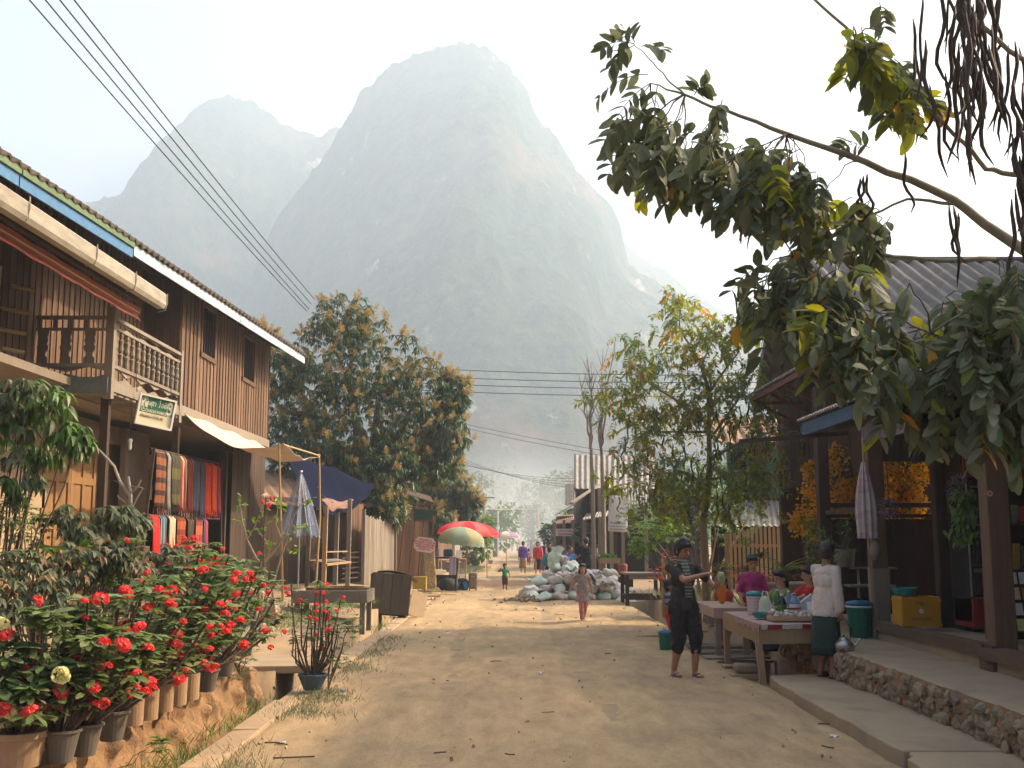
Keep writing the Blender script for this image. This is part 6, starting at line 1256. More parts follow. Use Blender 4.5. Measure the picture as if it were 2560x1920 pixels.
mango("mango_tree", "big flowering mango tree with yellow brown blossom behind the plank house", (-4.3, 33.5, .3), (-4.2, 33.5, 3.2),
      [lob(840, 880, 33, 120), lob(775, 1000, 33.5, 120), lob(950, 900, 33, 110), lob(1050, 985, 33, 95), lob(760, 1130, 33, 110), lob(900, 1060, 32.5, 140), lob(1030, 1110, 33, 105), lob(1135, 985, 33.3, 40, 1, 1.3), lob(1120, 1080, 33, 60), lob(860, 800, 33.5, 75), lob(705, 930, 34, 60), lob(700, 1060, 34, 90), lob(960, 1190, 32, 100), lob(860, 1190, 33, 90), lob(1090, 1150, 33, 60), lob(650, 850, 36, 40), lob(960, 1270, 31.5, 55), lob(870, 1010, 33.4, 200), lob(850, 1120, 33.2, 190), lob(980, 1080, 33.6, 150)], 3300, 1.0, .42, .26)
mango("mango_tree", "smaller mango tree leaning over the shed towards the red umbrella", (-3.9, 46, .2), (-3.0, 45, 2.4),
      [lob(1120, 1205, 45, 60), lob(1090, 1255, 45, 50), lob(1160, 1235, 45, 38), lob(1170, 1270, 45, 30), lob(1065, 1230, 45, 45), lob(1100, 1300, 44, 30, 1, 1.3)], 520, 1.25, .4, .16)
# mango sapling and tangled shrubs at the left edge
def shrub(name, label, base, lobes, n, tpl, mats, r0=.03, drop=-.6, k_=6, group=None, cat="shrub", stems=None, sc=1.0, spread=1.0, inner=.4):
    t = T(name, label, cat, base, 0, group); mb = MB()
    for c, r in lobes:
        for _ in range(stems or 2): mb.tube(curve_pts(base, Vector(c) + rv(.5 * min(r)), 5, -.05, .03), [r0 * (1 - .7 * i / 5) for i in range(6)], 5)
    mb.build("stems", m_stem, t)
    LS = [LF(tpl) for _ in mats]
    for p, v in crown_points(lobes, n, inner): whorl(LS[rng.randrange(len(mats))], p, v, k_, sc, drop, spread)
    for lf, m in zip(LS, mats): lf.build("leaves", m, t)
    return t
shrub("mango_sapling", "young mango sapling with long drooping green leaves at the left edge", (-4.2, 9.2, .35), [lob(60, 985, 9, 60), lob(130, 1015, 9, 60), lob(185, 1090, 9, 42), lob(30, 1090, 9, 70), lob(110, 1110, 9.2, 55), lob(50, 1180, 9, 60), lob(0, 1020, 9, 40)], 170, leaf_tpl(.125, .034, .3, .5), [m_green, m_dusty], .014, -.9, 8)
shrub("leafy_shrub", "pale dusty leaved shrub below the carved door on the left", (-3.5, 9.8, .35), [lob(290, 1285, 9.8, 48, 1, .6), lob(215, 1330, 9.6, 50, 1, .7), lob(340, 1305, 10, 30, 1, .8), lob(170, 1290, 9.5, 35)], 85, leaf_tpl(.105, .038, .25, .5), [m_dusty], .011, -.7, 8)
shrub("fern_bush", "feathery green bush between the sapling and the door", (-3.9, 9.5, .35), [lob(70, 1320, 9.4, 60), lob(110, 1295, 9.5, 30, 1, .5), lob(30, 1280, 9, 50)], 130, leaf_lite(.07, .014, .1, .3), [m_green, m_dusty], .012, -.2, 9)
shrub("dry_shrub", "tangle of dry brown stems and curled leaves above the flower pots", (-3.5, 8.6, .35), [lob(60, 1430, 8.6, 85, 1, .7), lob(180, 1410, 8.8, 80, 1, .7), lob(270, 1390, 9, 60, 1, .7), lob(20, 1500, 8.2, 60), lob(120, 1490, 8.4, 60), lob(330, 1440, 9.6, 60, 1, .8), lob(420, 1400, 10.6, 50, 1, .8)], 420, leaf_tpl(.075, .035, .5, .6), [m_dry, m_dusty, m_dusty], .010, -.5, 6, stems=8)
shrub("broad_leaf_plant", "plant with a few broad upright green leaves behind the red flowers", (-3.3, 9.6, .35), [lob(200, 1420, 9.5, 40), lob(240, 1440, 9.4, 30)], 9, leaf_tpl(.30, .12, .2, .25), [m_green], .01, .5, 4)
def bare_tree(name, label, base_r, paths, mat=m_bark2, cat="tree", tips=None, group=None):
    b = Vector(paths[0][0]); t = T(name, label, cat, b, 0, group); q = MB()
    for ps, r0, r1 in [(p[:-2], p[-2], p[-1]) for p in paths]:
        n = len(ps); q.tube(ps, [r0 + (r1 - r0) * i / (n - 1) for i in range(n)], 6)
    q.build("branches", mat, t)
    if tips:
        lf = LF(tips[0]); 
        for p, n in tips[1]:
            for _ in range(n): lf.add(Vector(p) + rv(tips[3]), rv(1) + Vector((0, 0, -.1)), rng.uniform(.6, 1.2), rng.uniform(-1, 1))
        lf.build("leaves", tips[2], t)
    return t
Y = 11.0; z = lambda a, b: at(a, b, Y)
bare_tree("frangipani", "leafless grey frangipani with stubby forked branches in front of the scarves", 0, [[gr(318, 1560, .35), z(315, 1440), z(322, 1330), z(326, 1240), z(322, 1210), z(320, 1192), .028, .014], [z(326, 1240), z(300, 1205), z(285, 1165), z(262, 1140), z(245, 1122), .018, .009], [z(326, 1235), z(345, 1215), z(352, 1200), .012, .009], [z(324, 1300), z(345, 1290), z(362, 1283), .013, .008], [z(324, 1222), z(300, 1208), z(283, 1200), .006, .003], [z(325, 1215), z(350, 1218), z(362, 1222), .006, .003], [z(328, 1275), z(345, 1240), z(358, 1220), .010, .007], [z(326, 1265), z(310, 1255), z(292, 1238), .006, .003]], M("frangipani_bark", (.36, .31, .25), (.24, .2, .16), 20, .9, .5, .1), tips=(leaf_tpl(.05, .02), [(z(345, 1280), 5), (z(332, 1265), 3)], m_lime, .03))
Y = 14.5; z = lambda a, b: at(a, b, Y)
tipsP = [(600, 1240), (605, 1262), (690, 1248), (700, 1262), (768, 1255), (775, 1250), (640, 1300), (655, 1322), (720, 1340), (745, 1320), (765, 1315), (690, 1300), (622, 1330), (600, 1300), (675, 1355), (650, 1283), (735, 1375)]
bare_tree("frangipani", "small frangipani with bright sprigs of young leaves behind the bamboo pole", 0, [[gr(655, 1560, .4), z(655, 1480), z(655, 1410), z(640, 1395), z(618, 1350), z(605, 1300), z(598, 1245), .022, .007], [z(655, 1410), z(680, 1385), z(705, 1350), z(730, 1300), z(750, 1262), z(775, 1250), .018, .006], [z(705, 1350), z(690, 1310), z(695, 1262), .01, .005], [z(665, 1405), z(675, 1370), z(660, 1345), z(640, 1320), .01, .005], [z(618, 1350), z(635, 1320), z(650, 1285), .008, .004], [z(720, 1330), z(745, 1322), z(768, 1315), .007, .004], [gr(690, 1560, .4), z(680, 1470), z(700, 1400), z(720, 1340), .018, .008]], M("frangipani_bark", (.36, .31, .25)), tips=(leaf_tpl(.075, .032, .3, .3), [(z(*p), 7) for p in tipsP], m_lime, .045))
# ---- crown-of-thorns in pots along the bank
m_redf = M("red_bract", (.84, .17, .15), (.60, .06, .06), 30, .6, .1, .8, transl=.3, c3=(.74, .08, .08))
m_cream_f = M("cream_bract", (.72, .66, .30), (.62, .60, .34), 30, .6, .1, .6, transl=.3); m_whf = M("white_bract", (.70, .62, .48), (.66, .5, .38), 30, .6, .1, .6, transl=.3)
m_thorn = M("thorny_stem", (.17, .12, .085), (.09, .065, .05), 60, .95, 1.0, .3, dist=.01)
m_euleaf = M("euphorbia_leaf", (.11, .19, .055), (.27, .27, .14), 12, .5, .15, .85, transl=.3, c3=(.13, .19, .065), spec=.4)
def head_mesh(mat, seed):
    r2 = random.Random(seed); V = []; F = []
    for k in range(32):
        th = r2.uniform(0, 2 * PI); ph = math.acos(r2.uniform(-.25, 1)); c = Vector((math.sin(ph) * math.cos(th), math.sin(ph) * math.sin(th), math.cos(ph) * .8)) * .042; nrm = c.normalized(); a = nrm.orthogonal().normalized(); b = nrm.cross(a); i = len(V); w = r2.uniform(.013, .019)
        V += [tuple(c + (a * math.cos(t_) + b * math.sin(t_)) * w + nrm * (.004 if j % 2 else 0)) for j, t_ in enumerate(np.linspace(0, 2 * PI, 7)[:-1])] + [tuple(c - nrm * .004)]
        for j in range(6): F.append((i + j, i + (j + 1) % 6, i + 6))
    me = bpy.data.meshes.new("flower_head"); me.from_pydata(V, [], F); me.materials.append(mat); return me
HM = {k: [head_mesh(m, s_ + 5) for s_ in range(3)] for k, m in (("r", m_redf), ("c", m_cream_f), ("w", m_whf))}
m_potd = M('dark_grey_clay', (.17, .14, .11), (.10, .085, .07), 5, .9, .5, .3)
T_obo = leaf_tpl(.095, .036, .15, .2, .68)
def py_low(b): return b[1] < 8.6
def euphorbia(label, base, potkind, h, n, lean, fl, nfl_, spread=.35, leafn=9, name="potted_plant", group="potted flowering plants on the bank", leafsc=1.0, hs=1.0):
    t = T(name, label, "potted plant", base, 0, group); b = Vector(base)
    if potkind == 'flare': prof = [(.07, 0), (.105, .17), (.118, .175), (.118, .19), (.10, .19), (.095, .16), (0, .16)]; m = m_potd; ph = .17
    elif potkind == 'tube': prof = [(.08, 0), (.085, .21), (.074, .21), (.07, .18), (0, .18)]; m = m_terra; ph = .22
    elif potkind == 'big': prof = [(.13, 0), (.16, .16), (.17, .165), (.165, .2), (.14, .2), (.13, .16), (0, .16)]; m = m_terra; ph = .17
    else: prof = [(.09, 0), (.15, .14), (.16, .145), (.16, .165), (.14, .165), (.13, .13), (0, .13)]; m = M("dull_blue_pot", (.09, .14, .18), (.06, .10, .13), 6, .7, .3, .1); ph = .14
    rz_ = rng.uniform(-.08, .08); q = MB(); q.lathe(prof, b, 22); q.build("pot", m, t)
    st = MB(); lf = LF(T_obo); tips = []; low = py_low(base); nfl = int(nfl_ * (1.7 if low else 1.45)); hs *= .74
    for k in range(n):
        a = rng.uniform(0, 2 * PI); r_ = rng.random() ** .6 * spread; top = b + Vector((math.cos(a) * r_ + lean[0], math.sin(a) * r_ * .8 + lean[1], h * rng.uniform(.42, 1.0))); s0 = b + Vector((math.cos(a) * .05, math.sin(a) * .05, ph))
        mid = s0.lerp(top, .5) + Vector((math.cos(a) * .06, math.sin(a) * .06, -.04)) + rv(.03); ps = [s0, s0.lerp(mid, .55) + rv(.01), mid, mid.lerp(top, .5) + rv(.02), top]
        st.tube(ps, [.011, .010, .009, .008, .006], 5)
        for i in range(20):
            j = rng.random() * 3.99; p = ps[int(j)].lerp(ps[int(j) + 1], j % 1); st.bar(p, p + rv(1).normalized() * .024, .003, .003)
        for i, f_ in enumerate((1.0, .95, .88, .8, .72, .64, .5) + ((.3, .2, .1) if low else ())):
            if True: whorl(lf, ps[3].lerp(top, f_ * 1.0) if f_ > .6 else (ps[3] if f_ > .4 else ps[2].lerp(ps[3], f_ * 2.5) + rv(.05)), Vector((0, 0, .3)), max(2, int(leafn * (.9 if i < 2 else .5))), leafsc * rng.uniform(.8, 1.1), rng.uniform(-.5, .4), 1.0)
        tips.append(top)
    st.build("stems", m_thorn, t); lf.build("leaves", m_euleaf, t)
    for k in range(nfl):
        tp_ = tips[rng.randrange(len(tips))] + Vector((rng.gauss(0, .06), rng.gauss(0, .06) - .06, rng.uniform(-.42 if low else -.14, .06))); kd = fl[rng.randrange(len(fl))]; tp_.z = max(tp_.z, base[2] + .34)
        o = link_mesh("flower_head", HM[kd][rng.randrange(3)], t); o.location = WM[t].inverted() @ tp_; s_ = hs * rng.uniform(.65, 1.25); o.scale = (s_, s_, s_ * rng.uniform(.8, 1.1)); o.rotation_euler = (rng.uniform(-.2, 1.0), rng.uniform(-.5, .5), rng.random() * 6)
    return t
pots = [("big cream and red flowers in the wide clay pot at the lower left corner", (40, 1915), 'big', .92, 16, (.05, 0), "ccrrr", 15, .30, 11, 1.35, 1.35),
        ("red flowering plant in the grey pot second from the lower left corner", (150, 1905), 'flare', .95, 18, (.05, .1), "rrrr", 18, .34, 9, 1.2, 1.2),
        ("red flowering plant in the flared grey pot third from the left", (208, 1888), 'flare', 1.05, 18, (.12, .1), "r", 16, .34, 8, 1.15, 1.1),
        ("red flowering plant in the tilted flared pot where the row turns", (278, 1850), 'flare', 1.15, 16, (.3, .15), "r", 16, .36, 7, 1, 1.1),
        ("red flowering plant in the first tall clay tube pot", (328, 1812), 'tube', 1.2, 16, (.35, .2), "r", 15, .36, 8, 1, 1.0),
        ("red flowering plant in the narrow second tube pot", (366, 1798), 'tube', 1.25, 16, (.3, .3), "rrrr", 15, .38, 8, 1, 1.0),
        ("red flowering plant in the fattest orange tube pot", (405, 1778), 'tube', 1.25, 16, (.3, .3), "r", 15, .38, 9, 1, 1.0),
        ("red and white flowering plant in the fourth tube pot", (440, 1762), 'tube', 1.2, 16, (.25, .3), "rrrw", 15, .36, 8, 1, .95),
        ("small flowered red and cream plant in the fifth tube pot", (472, 1748), 'tube', 1.1, 16, (.25, .3), "rrw", 15, .36, 9, .9, .85),
        ("plant with small white and pink heads in the dark pot at the row's end", (515, 1728), 'flare', 1.05, 16, (.2, .2), "rww", 15, .36, 9, .85, .8),
        ("tall red flowering plant standing behind the row near the dry shrub", (255, 1775), 'flare', 1.35, 14, (.0, .3), "r", 12, .36, 9, 1.1, 1.15),
        ("dense red flowering plant behind the tube pots", (400, 1700), 'tube', 1.3, 18, (.15, .3), "r", 18, .42, 9, 1, 1.1),
        ("last flowering plant at the right end of the bank with scattered red heads", (560, 1690), 'flare', 1.1, 18, (.15, .2), "rrw", 16, .42, 9, .85, .8)]
for lb, (px, py), kd, h, n, ln, fl, nfl, sp, ln2, ls, hs in pots: euphorbia(lb, gr(px, py, .33), kd, h, n, ln, fl, nfl, sp, ln2, leafsc=ls, hs=hs)
euphorbia("sparse red flowering plant in the dull blue bowl standing on the kerb", gr(781, 1724, .05), 'blue', 1.15, 26, (.0, .05), "r", 17, .30, 4, group=None, hs=.75, leafsc=.8)
# a single long thorny stem with red and cream heads above the row
t = euphorbia("tall thin flowering stems rising in front of the bamboo pole", gr(610, 1640, .4), 'flare', 1.75, 5, (.05, .1), "rrw", 9, .22, 4, group=None, hs=.95, leafsc=.7)
shrub("leafy_shrub", "low dark green rose bush beside the blue bowl", (-1.98, 12.4, .03), [lob(850, 1590, 12.4, 45, 1, 1), lob(880, 1560, 12.4, 25), lob(845, 1640, 12.3, 30)], 60, leaf_lite(.05, .03, .2, .2), [m_dusty, m_green], .008, .0, 6)
shrub("weedy_shrub", "feathery weed clump at the end of the flower bank", (-2.75, 11.6, .28), [lob(590, 1660, 11.4, 40, 1, 1.1), lob(560, 1630, 11.4, 45), lob(620, 1620, 11.6, 35)], 90, leaf_lite(.07, .012, .1, .2), [m_dusty, m_green], .006, .3, 8)
shrub("weedy_shrub", "small green weed growing from the bank's face", (-2.72, 7.9, .02), [lob(400, 1860, 7.7, 28, 1, .6)], 16, leaf_lite(.05, .02, .2, .2), [m_green], .004, .2, 6)
# ---- grass tufts, fallen leaves, pebbles
def grassy(name, pts, n, h, mat, w=.006, spread=.12):
    V = []; F = []
    for c in pts:
        for k in range(n):
            b = Vector(c) + Vector((rng.gauss(0, spread), rng.gauss(0, spread * 1.4), 0)); d = Vector((rng.uniform(-1, 1), rng.uniform(-1, 1), 1.3)).normalized() * h * rng.uniform(.4, 1.2); s_ = Vector((rng.uniform(-1, 1), rng.uniform(-1, 1), 0)).normalized() * w; i = len(V)
            V += [tuple(b - s_), tuple(b + s_), tuple(b + d + s_ * .2 + Vector((d.x, d.y, 0)) * .4), tuple(b + d - s_ * .2 + Vector((d.x, d.y, 0)) * .4)]; F.append((i, i + 1, i + 2, i + 3))
    return fast_mesh(name, np.array(V), np.array(F, int), mat, None, kind="stuff")
gp = [(rng.gauss(-2.0, .10), y, .02) for y in np.concatenate([np.random.RandomState(3).uniform(6.5, 9.3, 26), np.random.RandomState(4).uniform(10.5, 12.2, 26), np.random.RandomState(5).uniform(13, 19, 34)])]
gp += [(-1.75 + rng.gauss(0, .12), rng.uniform(10.6, 12.2), .02) for _ in range(8)]
grassy("grass", gp, 34, .075, m_dusty, .004)
grassy("grass", [(-2.62 + rng.uniform(-.05, .05), rng.uniform(6, 12.5), -.1 + rng.uniform(-.1, .1)) for _ in range(40)] + [(rng.uniform(-5, -3), rng.uniform(10, 22), .42) for _ in range(60)] + [(rng.uniform(-4.4, -2.8), rng.uniform(17.5, 30), .38) for _ in range(110)] + [(-2.45, rng.uniform(20, 40), .0) for _ in range(30)], 26, .12, m_green, .005)
grassy("grass", [(-2.3 + rng.uniform(-.4, .6), rng.uniform(52, 64), .02) for _ in range(60)] + [(rng.uniform(3.7, 4.6), rng.uniform(18, 28), .3) for _ in range(60)], 40, .2, m_dusty, .01, .3)
q = MB()
for k in range(260):
    y = 5.5 + 34 * rng.random() ** 1.8; x = rng.uniform(-2.1, 2.85) if rng.random() < .55 else rng.choice((rng.gauss(-1.95, .2), rng.gauss(2.6, .2))); s_ = rng.uniform(.003, .011) * (1 + y / 25); q.box((x, y, .03 + s_ * .2), (s_ * 2, s_ * 1.6, s_), (rng.random() * 3, rng.random() * 3, rng.random() * 3), s_ * .3)
q.build("pebbles", m_conc, None, kind="stuff")
lf = LF(leaf_lite(.05, .02, .5, .2))
for k in range(16): y = 6 + 28 * rng.random() ** 1.5; lf.add((rng.uniform(-2.1, 2.8), y, .035), (rng.uniform(-1, 1), rng.uniform(-1, 1), rng.uniform(-.1, .3)), rng.uniform(.5, 1.3), rng.uniform(-1, 1))
for k in range(10): c = gr(rng.uniform(1060, 1330), rng.uniform(1540, 1900)); lf.add(c + Vector((0, 0, .03)), (rng.uniform(-1, 1), rng.uniform(-1, 1), .1), rng.uniform(.8, 1.6))
lf.build("fallen_leaves", m_dry, None, kind="stuff")
q = MB()
for (px, py, L_) in ((1100, 1893, .1), (1275, 1897, .08), (690, 1870, .22), (735, 1905, .3), (2070, 1878, .12), (2060, 1820, .1), (1370, 1790, .12), (1240, 1660, .15), (1520, 1640, .1), (980, 1600, .2), (1400, 1540, .2)):
    c = gr(px, py) + Vector((0, 0, .035)); a = rng.random() * 3; d = Vector((math.cos(a), math.sin(a), 0)) * L_ / 2; q.tube([c - d, c + rv(.02) * .5, c + d], .006, 5)
q.build("twigs", m_stem, None, kind="stuff")
q = MB()
for (px, py) in ((702, 1868), (856, 1745), (858, 1733), (2085, 1853), (1352, 1690), (1120, 1588)): c = gr(px, py) + Vector((0, 0, .04)); q.grid(lambda u, v: c + Vector(((u - .5) * .07, (v - .5) * .05, .012 * math.sin(u * 9 + v * 5))), 4, 3)
q.build("paper_litter", m_plast, None, kind="stuff")
# ---- feathered-leaf trees (same species near and mid)
def frond(lfs, stems, p, d, L_, pairs, leaf, mats_w, r_=.003):
    d = Vector(d).normalized(); g = Vector((0, 0, -1)); ps = [Vector(p)]; m = 5
    for i in range(m): d = (d + g * .22).normalized(); ps.append(ps[-1] + d * L_ / m)
    stems.tube(ps, [r_ * (1 - .6 * i / m) for i in range(m + 1)], 4, False)
    k_ = rng.choices(range(len(lfs)), mats_w)[0]; side0 = rv(1); 
    for i in range(pairs):
        t = (.18 + .82 * i / (pairs - 1)) * m * .999; a = ps[int(t)].lerp(ps[min(int(t) + 1, m)], t % 1); ax = (ps[min(int(t) + 1, m)] - ps[int(t)]).normalized(); sd = ax.cross(side0).normalized()
        for s_ in (-1, 1):
            dd = ax * .55 + sd * s_ * .9 + g * .25 + rv(.25); lfs[k_ if rng.random() < .96 else rng.randrange(len(lfs))].add(a, dd, leaf * rng.uniform(.75, 1.15), rng.uniform(-.9, .9))
T_near = leaf_tpl(1.0, .50, .22, .22, .42); T_near[0][[0, 2], 0] *= 4; T_near[0][[9, 11], 0] *= 1.22; T_near[0][[12, 14], 0] *= 7
NT_ = T("overhanging_tree", "dusty large leaved tree with long dark pods hanging in from the upper right", "tree", (4.3, 5.2, 0))
lfs = [LF(T_near) for _ in range(3)]; stems = MB(); tb = MB()
Yb = 5.6
def Dn(px, py, Y=Yb): return D(px, py, Y)
branches = [([Dn(2560, 800, 5.4), Dn(2330, 620, 5.5), Dn(2150, 500), Dn(2060, 432), Dn(1870, 350), Dn(1700, 290), Dn(1560, 235), Dn(1480, 205), Dn(1405, 180, 5.7)], [.042, .034, .027, .023, .018, .013, .009, .007, .003]),
            ([Dn(1478, 204), Dn(1440, 170, 5.6), Dn(1400, 125, 5.6), Dn(1368, 92, 5.6)], [.006, .004, .003, .002]),
            ([Dn(2500, 420, 5.0), Dn(2330, 395, 5.1), Dn(2200, 378, 5.2), Dn(2130, 366, 5.2), Dn(2060, 290, 5.2), Dn(1960, 190, 5.2), Dn(1850, 82, 5.2), Dn(1745, -15, 5.2)], [.022, .018, .014, .012, .010, .009, .008, .007]),
            ([Dn(2600, 260, 4.8), Dn(2330, 200, 5), Dn(2180, 110, 5), Dn(2090, 20, 5), Dn(2040, -60, 5)], [.02, .016, .012, .011, .010]),
            ([Dn(2560, 820, 5.3), Dn(2300, 700, 5.3), Dn(2130, 640, 5.2), Dn(2010, 720, 5.2), Dn(1930, 800, 5.2)], [.02, .014, .010, .006, .004]),
            ([Dn(1870, 500, 5.6), Dn(1760, 480, 5.6), Dn(1850, 480, 5.6), Dn(1960, 430, 5.6), Dn(2060, 440, 5.6)][1:], [.003, .005, .007, .010]),
            ([Dn(2150, 560, 5.5), Dn(2000, 560, 5.5), Dn(1860, 545, 5.5), Dn(1720, 560, 5.5), Dn(1620, 620, 5.5)], [.014, .010, .008, .006, .003]),
            ([Dn(2330, 640, 5.4), Dn(2200, 700, 5), Dn(2130, 800, 5), Dn(2080, 900, 5)], [.014, .010, .007, .004])]
for ps, rs in branches:
    P2 = []; R2 = []
    for i in range(len(ps) - 1):
        for k in range(4): P2.append(ps[i].lerp(ps[i + 1], k / 4) + (rv(.008) if k else Vector())); R2.append(rs[i] + (rs[i + 1] - rs[i]) * k / 4)
    P2.append(ps[-1]); R2.append(rs[-1]); tb.tube(P2, R2, 7)
tk = [Vector((4.35, 5.2, 0)), Vector((4.3, 5.25, 1.2)), Vector((4.1, 5.3, 2.2)), Vector((3.9, 5.4, 2.9)), Dn(2560, 800, 5.4)]
tb.tube(tk, [.11, .10, .085, .07, .045], 10); tb.tube([tk[2], Vector((3.9, 5.1, 3.4)), Dn(2600, 260, 4.8)], [.08, .06, .02], 8); tb.tube([tk[3], Vector((3.7, 5.0, 3.6)), Dn(2500, 420, 5.0)], [.06, .04, .022], 8); tb.build("trunk", M('grey_green_bark', (.30, .27, .19), (.18, .16, .11), 14, .9, .6, .1, (1, 1, .4)), NT_, smooth=True)
def inpoly(x, y, P):
    c = False; j = len(P) - 1
    for i in range(len(P)):
        if (P[i][1] > y) != (P[j][1] > y) and x < (P[j][0] - P[i][0]) * (y - P[i][1]) / (P[j][1] - P[i][1]) + P[i][0]: c = not c
        j = i
    return c
allb = [p for ps, _ in branches for p in ps]
def region(P, n, Yr, L_, wts, dirx=(-.8, .3), leaf=.106, pairs=(5, 8), twig=True):
    x0, x1 = min(p[0] for p in P), max(p[0] for p in P); y0, y1 = min(p[1] for p in P), max(p[1] for p in P); k = 0
    while k < n:
        x, y = rng.uniform(x0, x1), rng.uniform(y0, y1)
        if not inpoly(x, y, P): continue
        p = Dn(x, y, rng.uniform(*Yr)); frond(lfs, stems, p, (rng.uniform(*dirx), rng.uniform(-.5, .5), rng.uniform(-.9, .1)), L_ * rng.uniform(.7, 1.15), rng.randint(*pairs), leaf, wts); k += 1
        if twig and rng.random() < .3:
            q_ = min(allb, key=lambda b: (b - p).length); stems.tube(curve_pts(q_, p, 4, -.03, .015), [.005, .004, .0035, .003, .0025], 4, False)
lfw_d, lfw_y, lfw_m = (9, .35, .0), (4, 6, .1), (7, 1.2, .0)
region([(1345, 285), (1400, 240), (1500, 240), (1620, 300), (1740, 320), (1800, 390), (1800, 440), (1700, 420), (1600, 400), (1500, 360), (1400, 330)], 96, (5.3, 6.0), .26, lfw_d, (-.9, .1))
region([(1760, 400), (1880, 430), (1950, 470), (1920, 520), (1820, 500), (1760, 480)], 22, (5.3, 6.0), .25, lfw_m)
region([(1840, 40), (1900, 60), (1990, 150), (2020, 250), (1960, 240), (1880, 180), (1830, 90)], 26, (5.0, 5.6), .22, lfw_y, (-.5, .5))
region([(1610, 590), (1700, 560), (1830, 560), (1850, 620), (1760, 690), (1640, 650)], 42, (5.1, 5.8), .25, lfw_d, (-.7, .2))
region([(1740, 640), (1850, 620), (1900, 680), (1960, 740), (1850, 770), (1760, 730)], 34, (4.9, 5.6), .26, (6, 3, .05), (-.4, .4))
region([(2110, 600), (2240, 520), (2300, 860), (2120, 840), (2010, 790), (2080, 700)], 84, (4.7, 5.5), .27, lfw_d, (-.6, .4))
region([(1900, 590), (2060, 560), (2120, 600), (2090, 680), (2000, 660)], 5, (4.9, 5.5), .24, lfw_d, (-.5, .4))
region([(1870, 730), (1990, 700), (2080, 760), (2060, 850), (1950, 840), (1880, 800)], 30, (4.8, 5.5), .26, lfw_d, (-.5, .4))
region([(2040, 800), (2240, 780), (2240, 900), (2120, 890), (2000, 860)], 34, (4.6, 5.2), .24, lfw_d, (-.4, .4))
for (x, y, dx, dz, L_) in ((1370, 95, -.9, .45, .16), (1372, 92, -.2, .5, .10), (1385, 100, .5, .25, .10), (1370, 98, -.9, -.2, .16), (1400, 160, -1, .1, .28), (1405, 180, -.9, -.3, .25), (1420, 185, -.2, -1, .2), (1405, 182, -.6, -.6, .3), (1500, 205, .2, .5, .08), (1880, 320, -.5, .5, .13), (1900, 5, .2, -.6, .12), (1560, 215, -.2, -.8, .15), (1350, 250, -.7, -.5, .15)):
    frond(lfs, stems, Dn(x, y), (dx, rng.uniform(-.2, .2), dz), L_ * 1.1, rng.randint(4, 6), .095, lfw_d)
stems.build("leaf_stalks", m_stem, NT_)
for lf, m in zip(lfs, (m_dusty, m_yleaf, m_oleaf)):
    lf.V, lf.F = T_near; lf.build("leaves", m, NT_)
def podmesh(i):
    q = MB(); L_ = 1.0; ph = i * 1.7; q.tube([(.03 * math.sin(k * .9 + ph) * k / 6, .03 * math.cos(k * 1.1 + ph) * k / 6, -L_ * k / 8) for k in range(9)], [.004, .011, .013, .013, .012, .013, .012, .009, .003], 5); return q.mesh("seed_pod", m_pod, None, True)
PM = [podmesh(i) for i in range(5)]
def pod(parent, p, L_, r_=1.0):
    o = link_mesh("seed_pod", rng.choice(PM), parent); o.location = WM[parent].inverted() @ Vector(p); o.scale = (r_, r_, L_); o.rotation_euler = (rng.uniform(-.12, .12), rng.uniform(-.12, .12), rng.random() * 6)
for k in range(64):
    x = rng.gauss(2095, 45); y = rng.uniform(-120, 150) + abs(x - 2095) * .4; pod(NT_, Dn(x, y, rng.uniform(4.8, 5.3)), rng.uniform(.28, .62), rng.uniform(.5, .9))
for k in range(14): pod(NT_, Dn(rng.uniform(2185, 2225), rng.uniform(80, 500), 4.9), rng.uniform(.3, .6), .8)
for x, y, L_ in ((1698, 430, .18), (1704, 425, .2), (1690, 440, .14), (1865, 380, .22), (1873, 375, .25), (1858, 385, .16), (1955, 330, .32), (2050, 440, .42), (2060, 445, .30), (1972, 40, .4), (1710, 440, .12), (2070, 460, .25)): pod(NT_, Dn(x, y, 5.45), L_, .7)
# mid-right tree
MT_ = T("podded_tree", "slender feathered leaf tree with hanging green pods in the middle right", "tree", (3.62, 21, .2)); Y = 21.0
lfs2 = [LF(leaf_lite(1.0, .42, .2, .2)) for _ in range(3)]; stems = MB(); tb = MB(); z = lambda a, b, dy=0: at(a, b, Y + dy)
tb.tube([Vector((3.60, 21, .1)), z(1762, 1380), z(1758, 1300), z(1772, 1215), z(1774, 1150), z(1772, 1060), z(1775, 980)], [.085, .075, .065, .06, .05, .045, .035], 8)
br2 = [[z(1774, 1150), z(1830, 1120, .3), z(1900, 1085, .3), z(1990, 1060, 0)], [z(1772, 1215), z(1700, 1185, -.3), z(1640, 1190, -.3), z(1560, 1195, -.5)], [z(1775, 980), z(1800, 950), z(1850, 880, .3), z(1840, 780, .2)], [z(1775, 980), z(1740, 900), z(1700, 830), z(1690, 740)], [z(1773, 1060), z(1690, 1000, -.4), z(1620, 960, -.3), z(1600, 870, -.2)], [z(1774, 1100), z(1850, 1000, .5), z(1880, 930, .4)], [z(1772, 1200), z(1850, 1180, -.4), z(1930, 1200, -.5)], [z(1773, 1080), z(1640, 1080, .4), z(1560, 1000, .3)], [z(1774, 1030), z(1760, 900, -.5), z(1790, 850, -.6)]]
for b in br2: tb.tube([b[0]] + [p + rv(.05) for p in b[1:]], [.035, .025, .017, .007] if len(b) == 4 else [.03, .018, .008], 6)
tb.build("trunk", m_bark2, MT_, smooth=True)
P_ = [p for b in br2 for p in b[1:]]
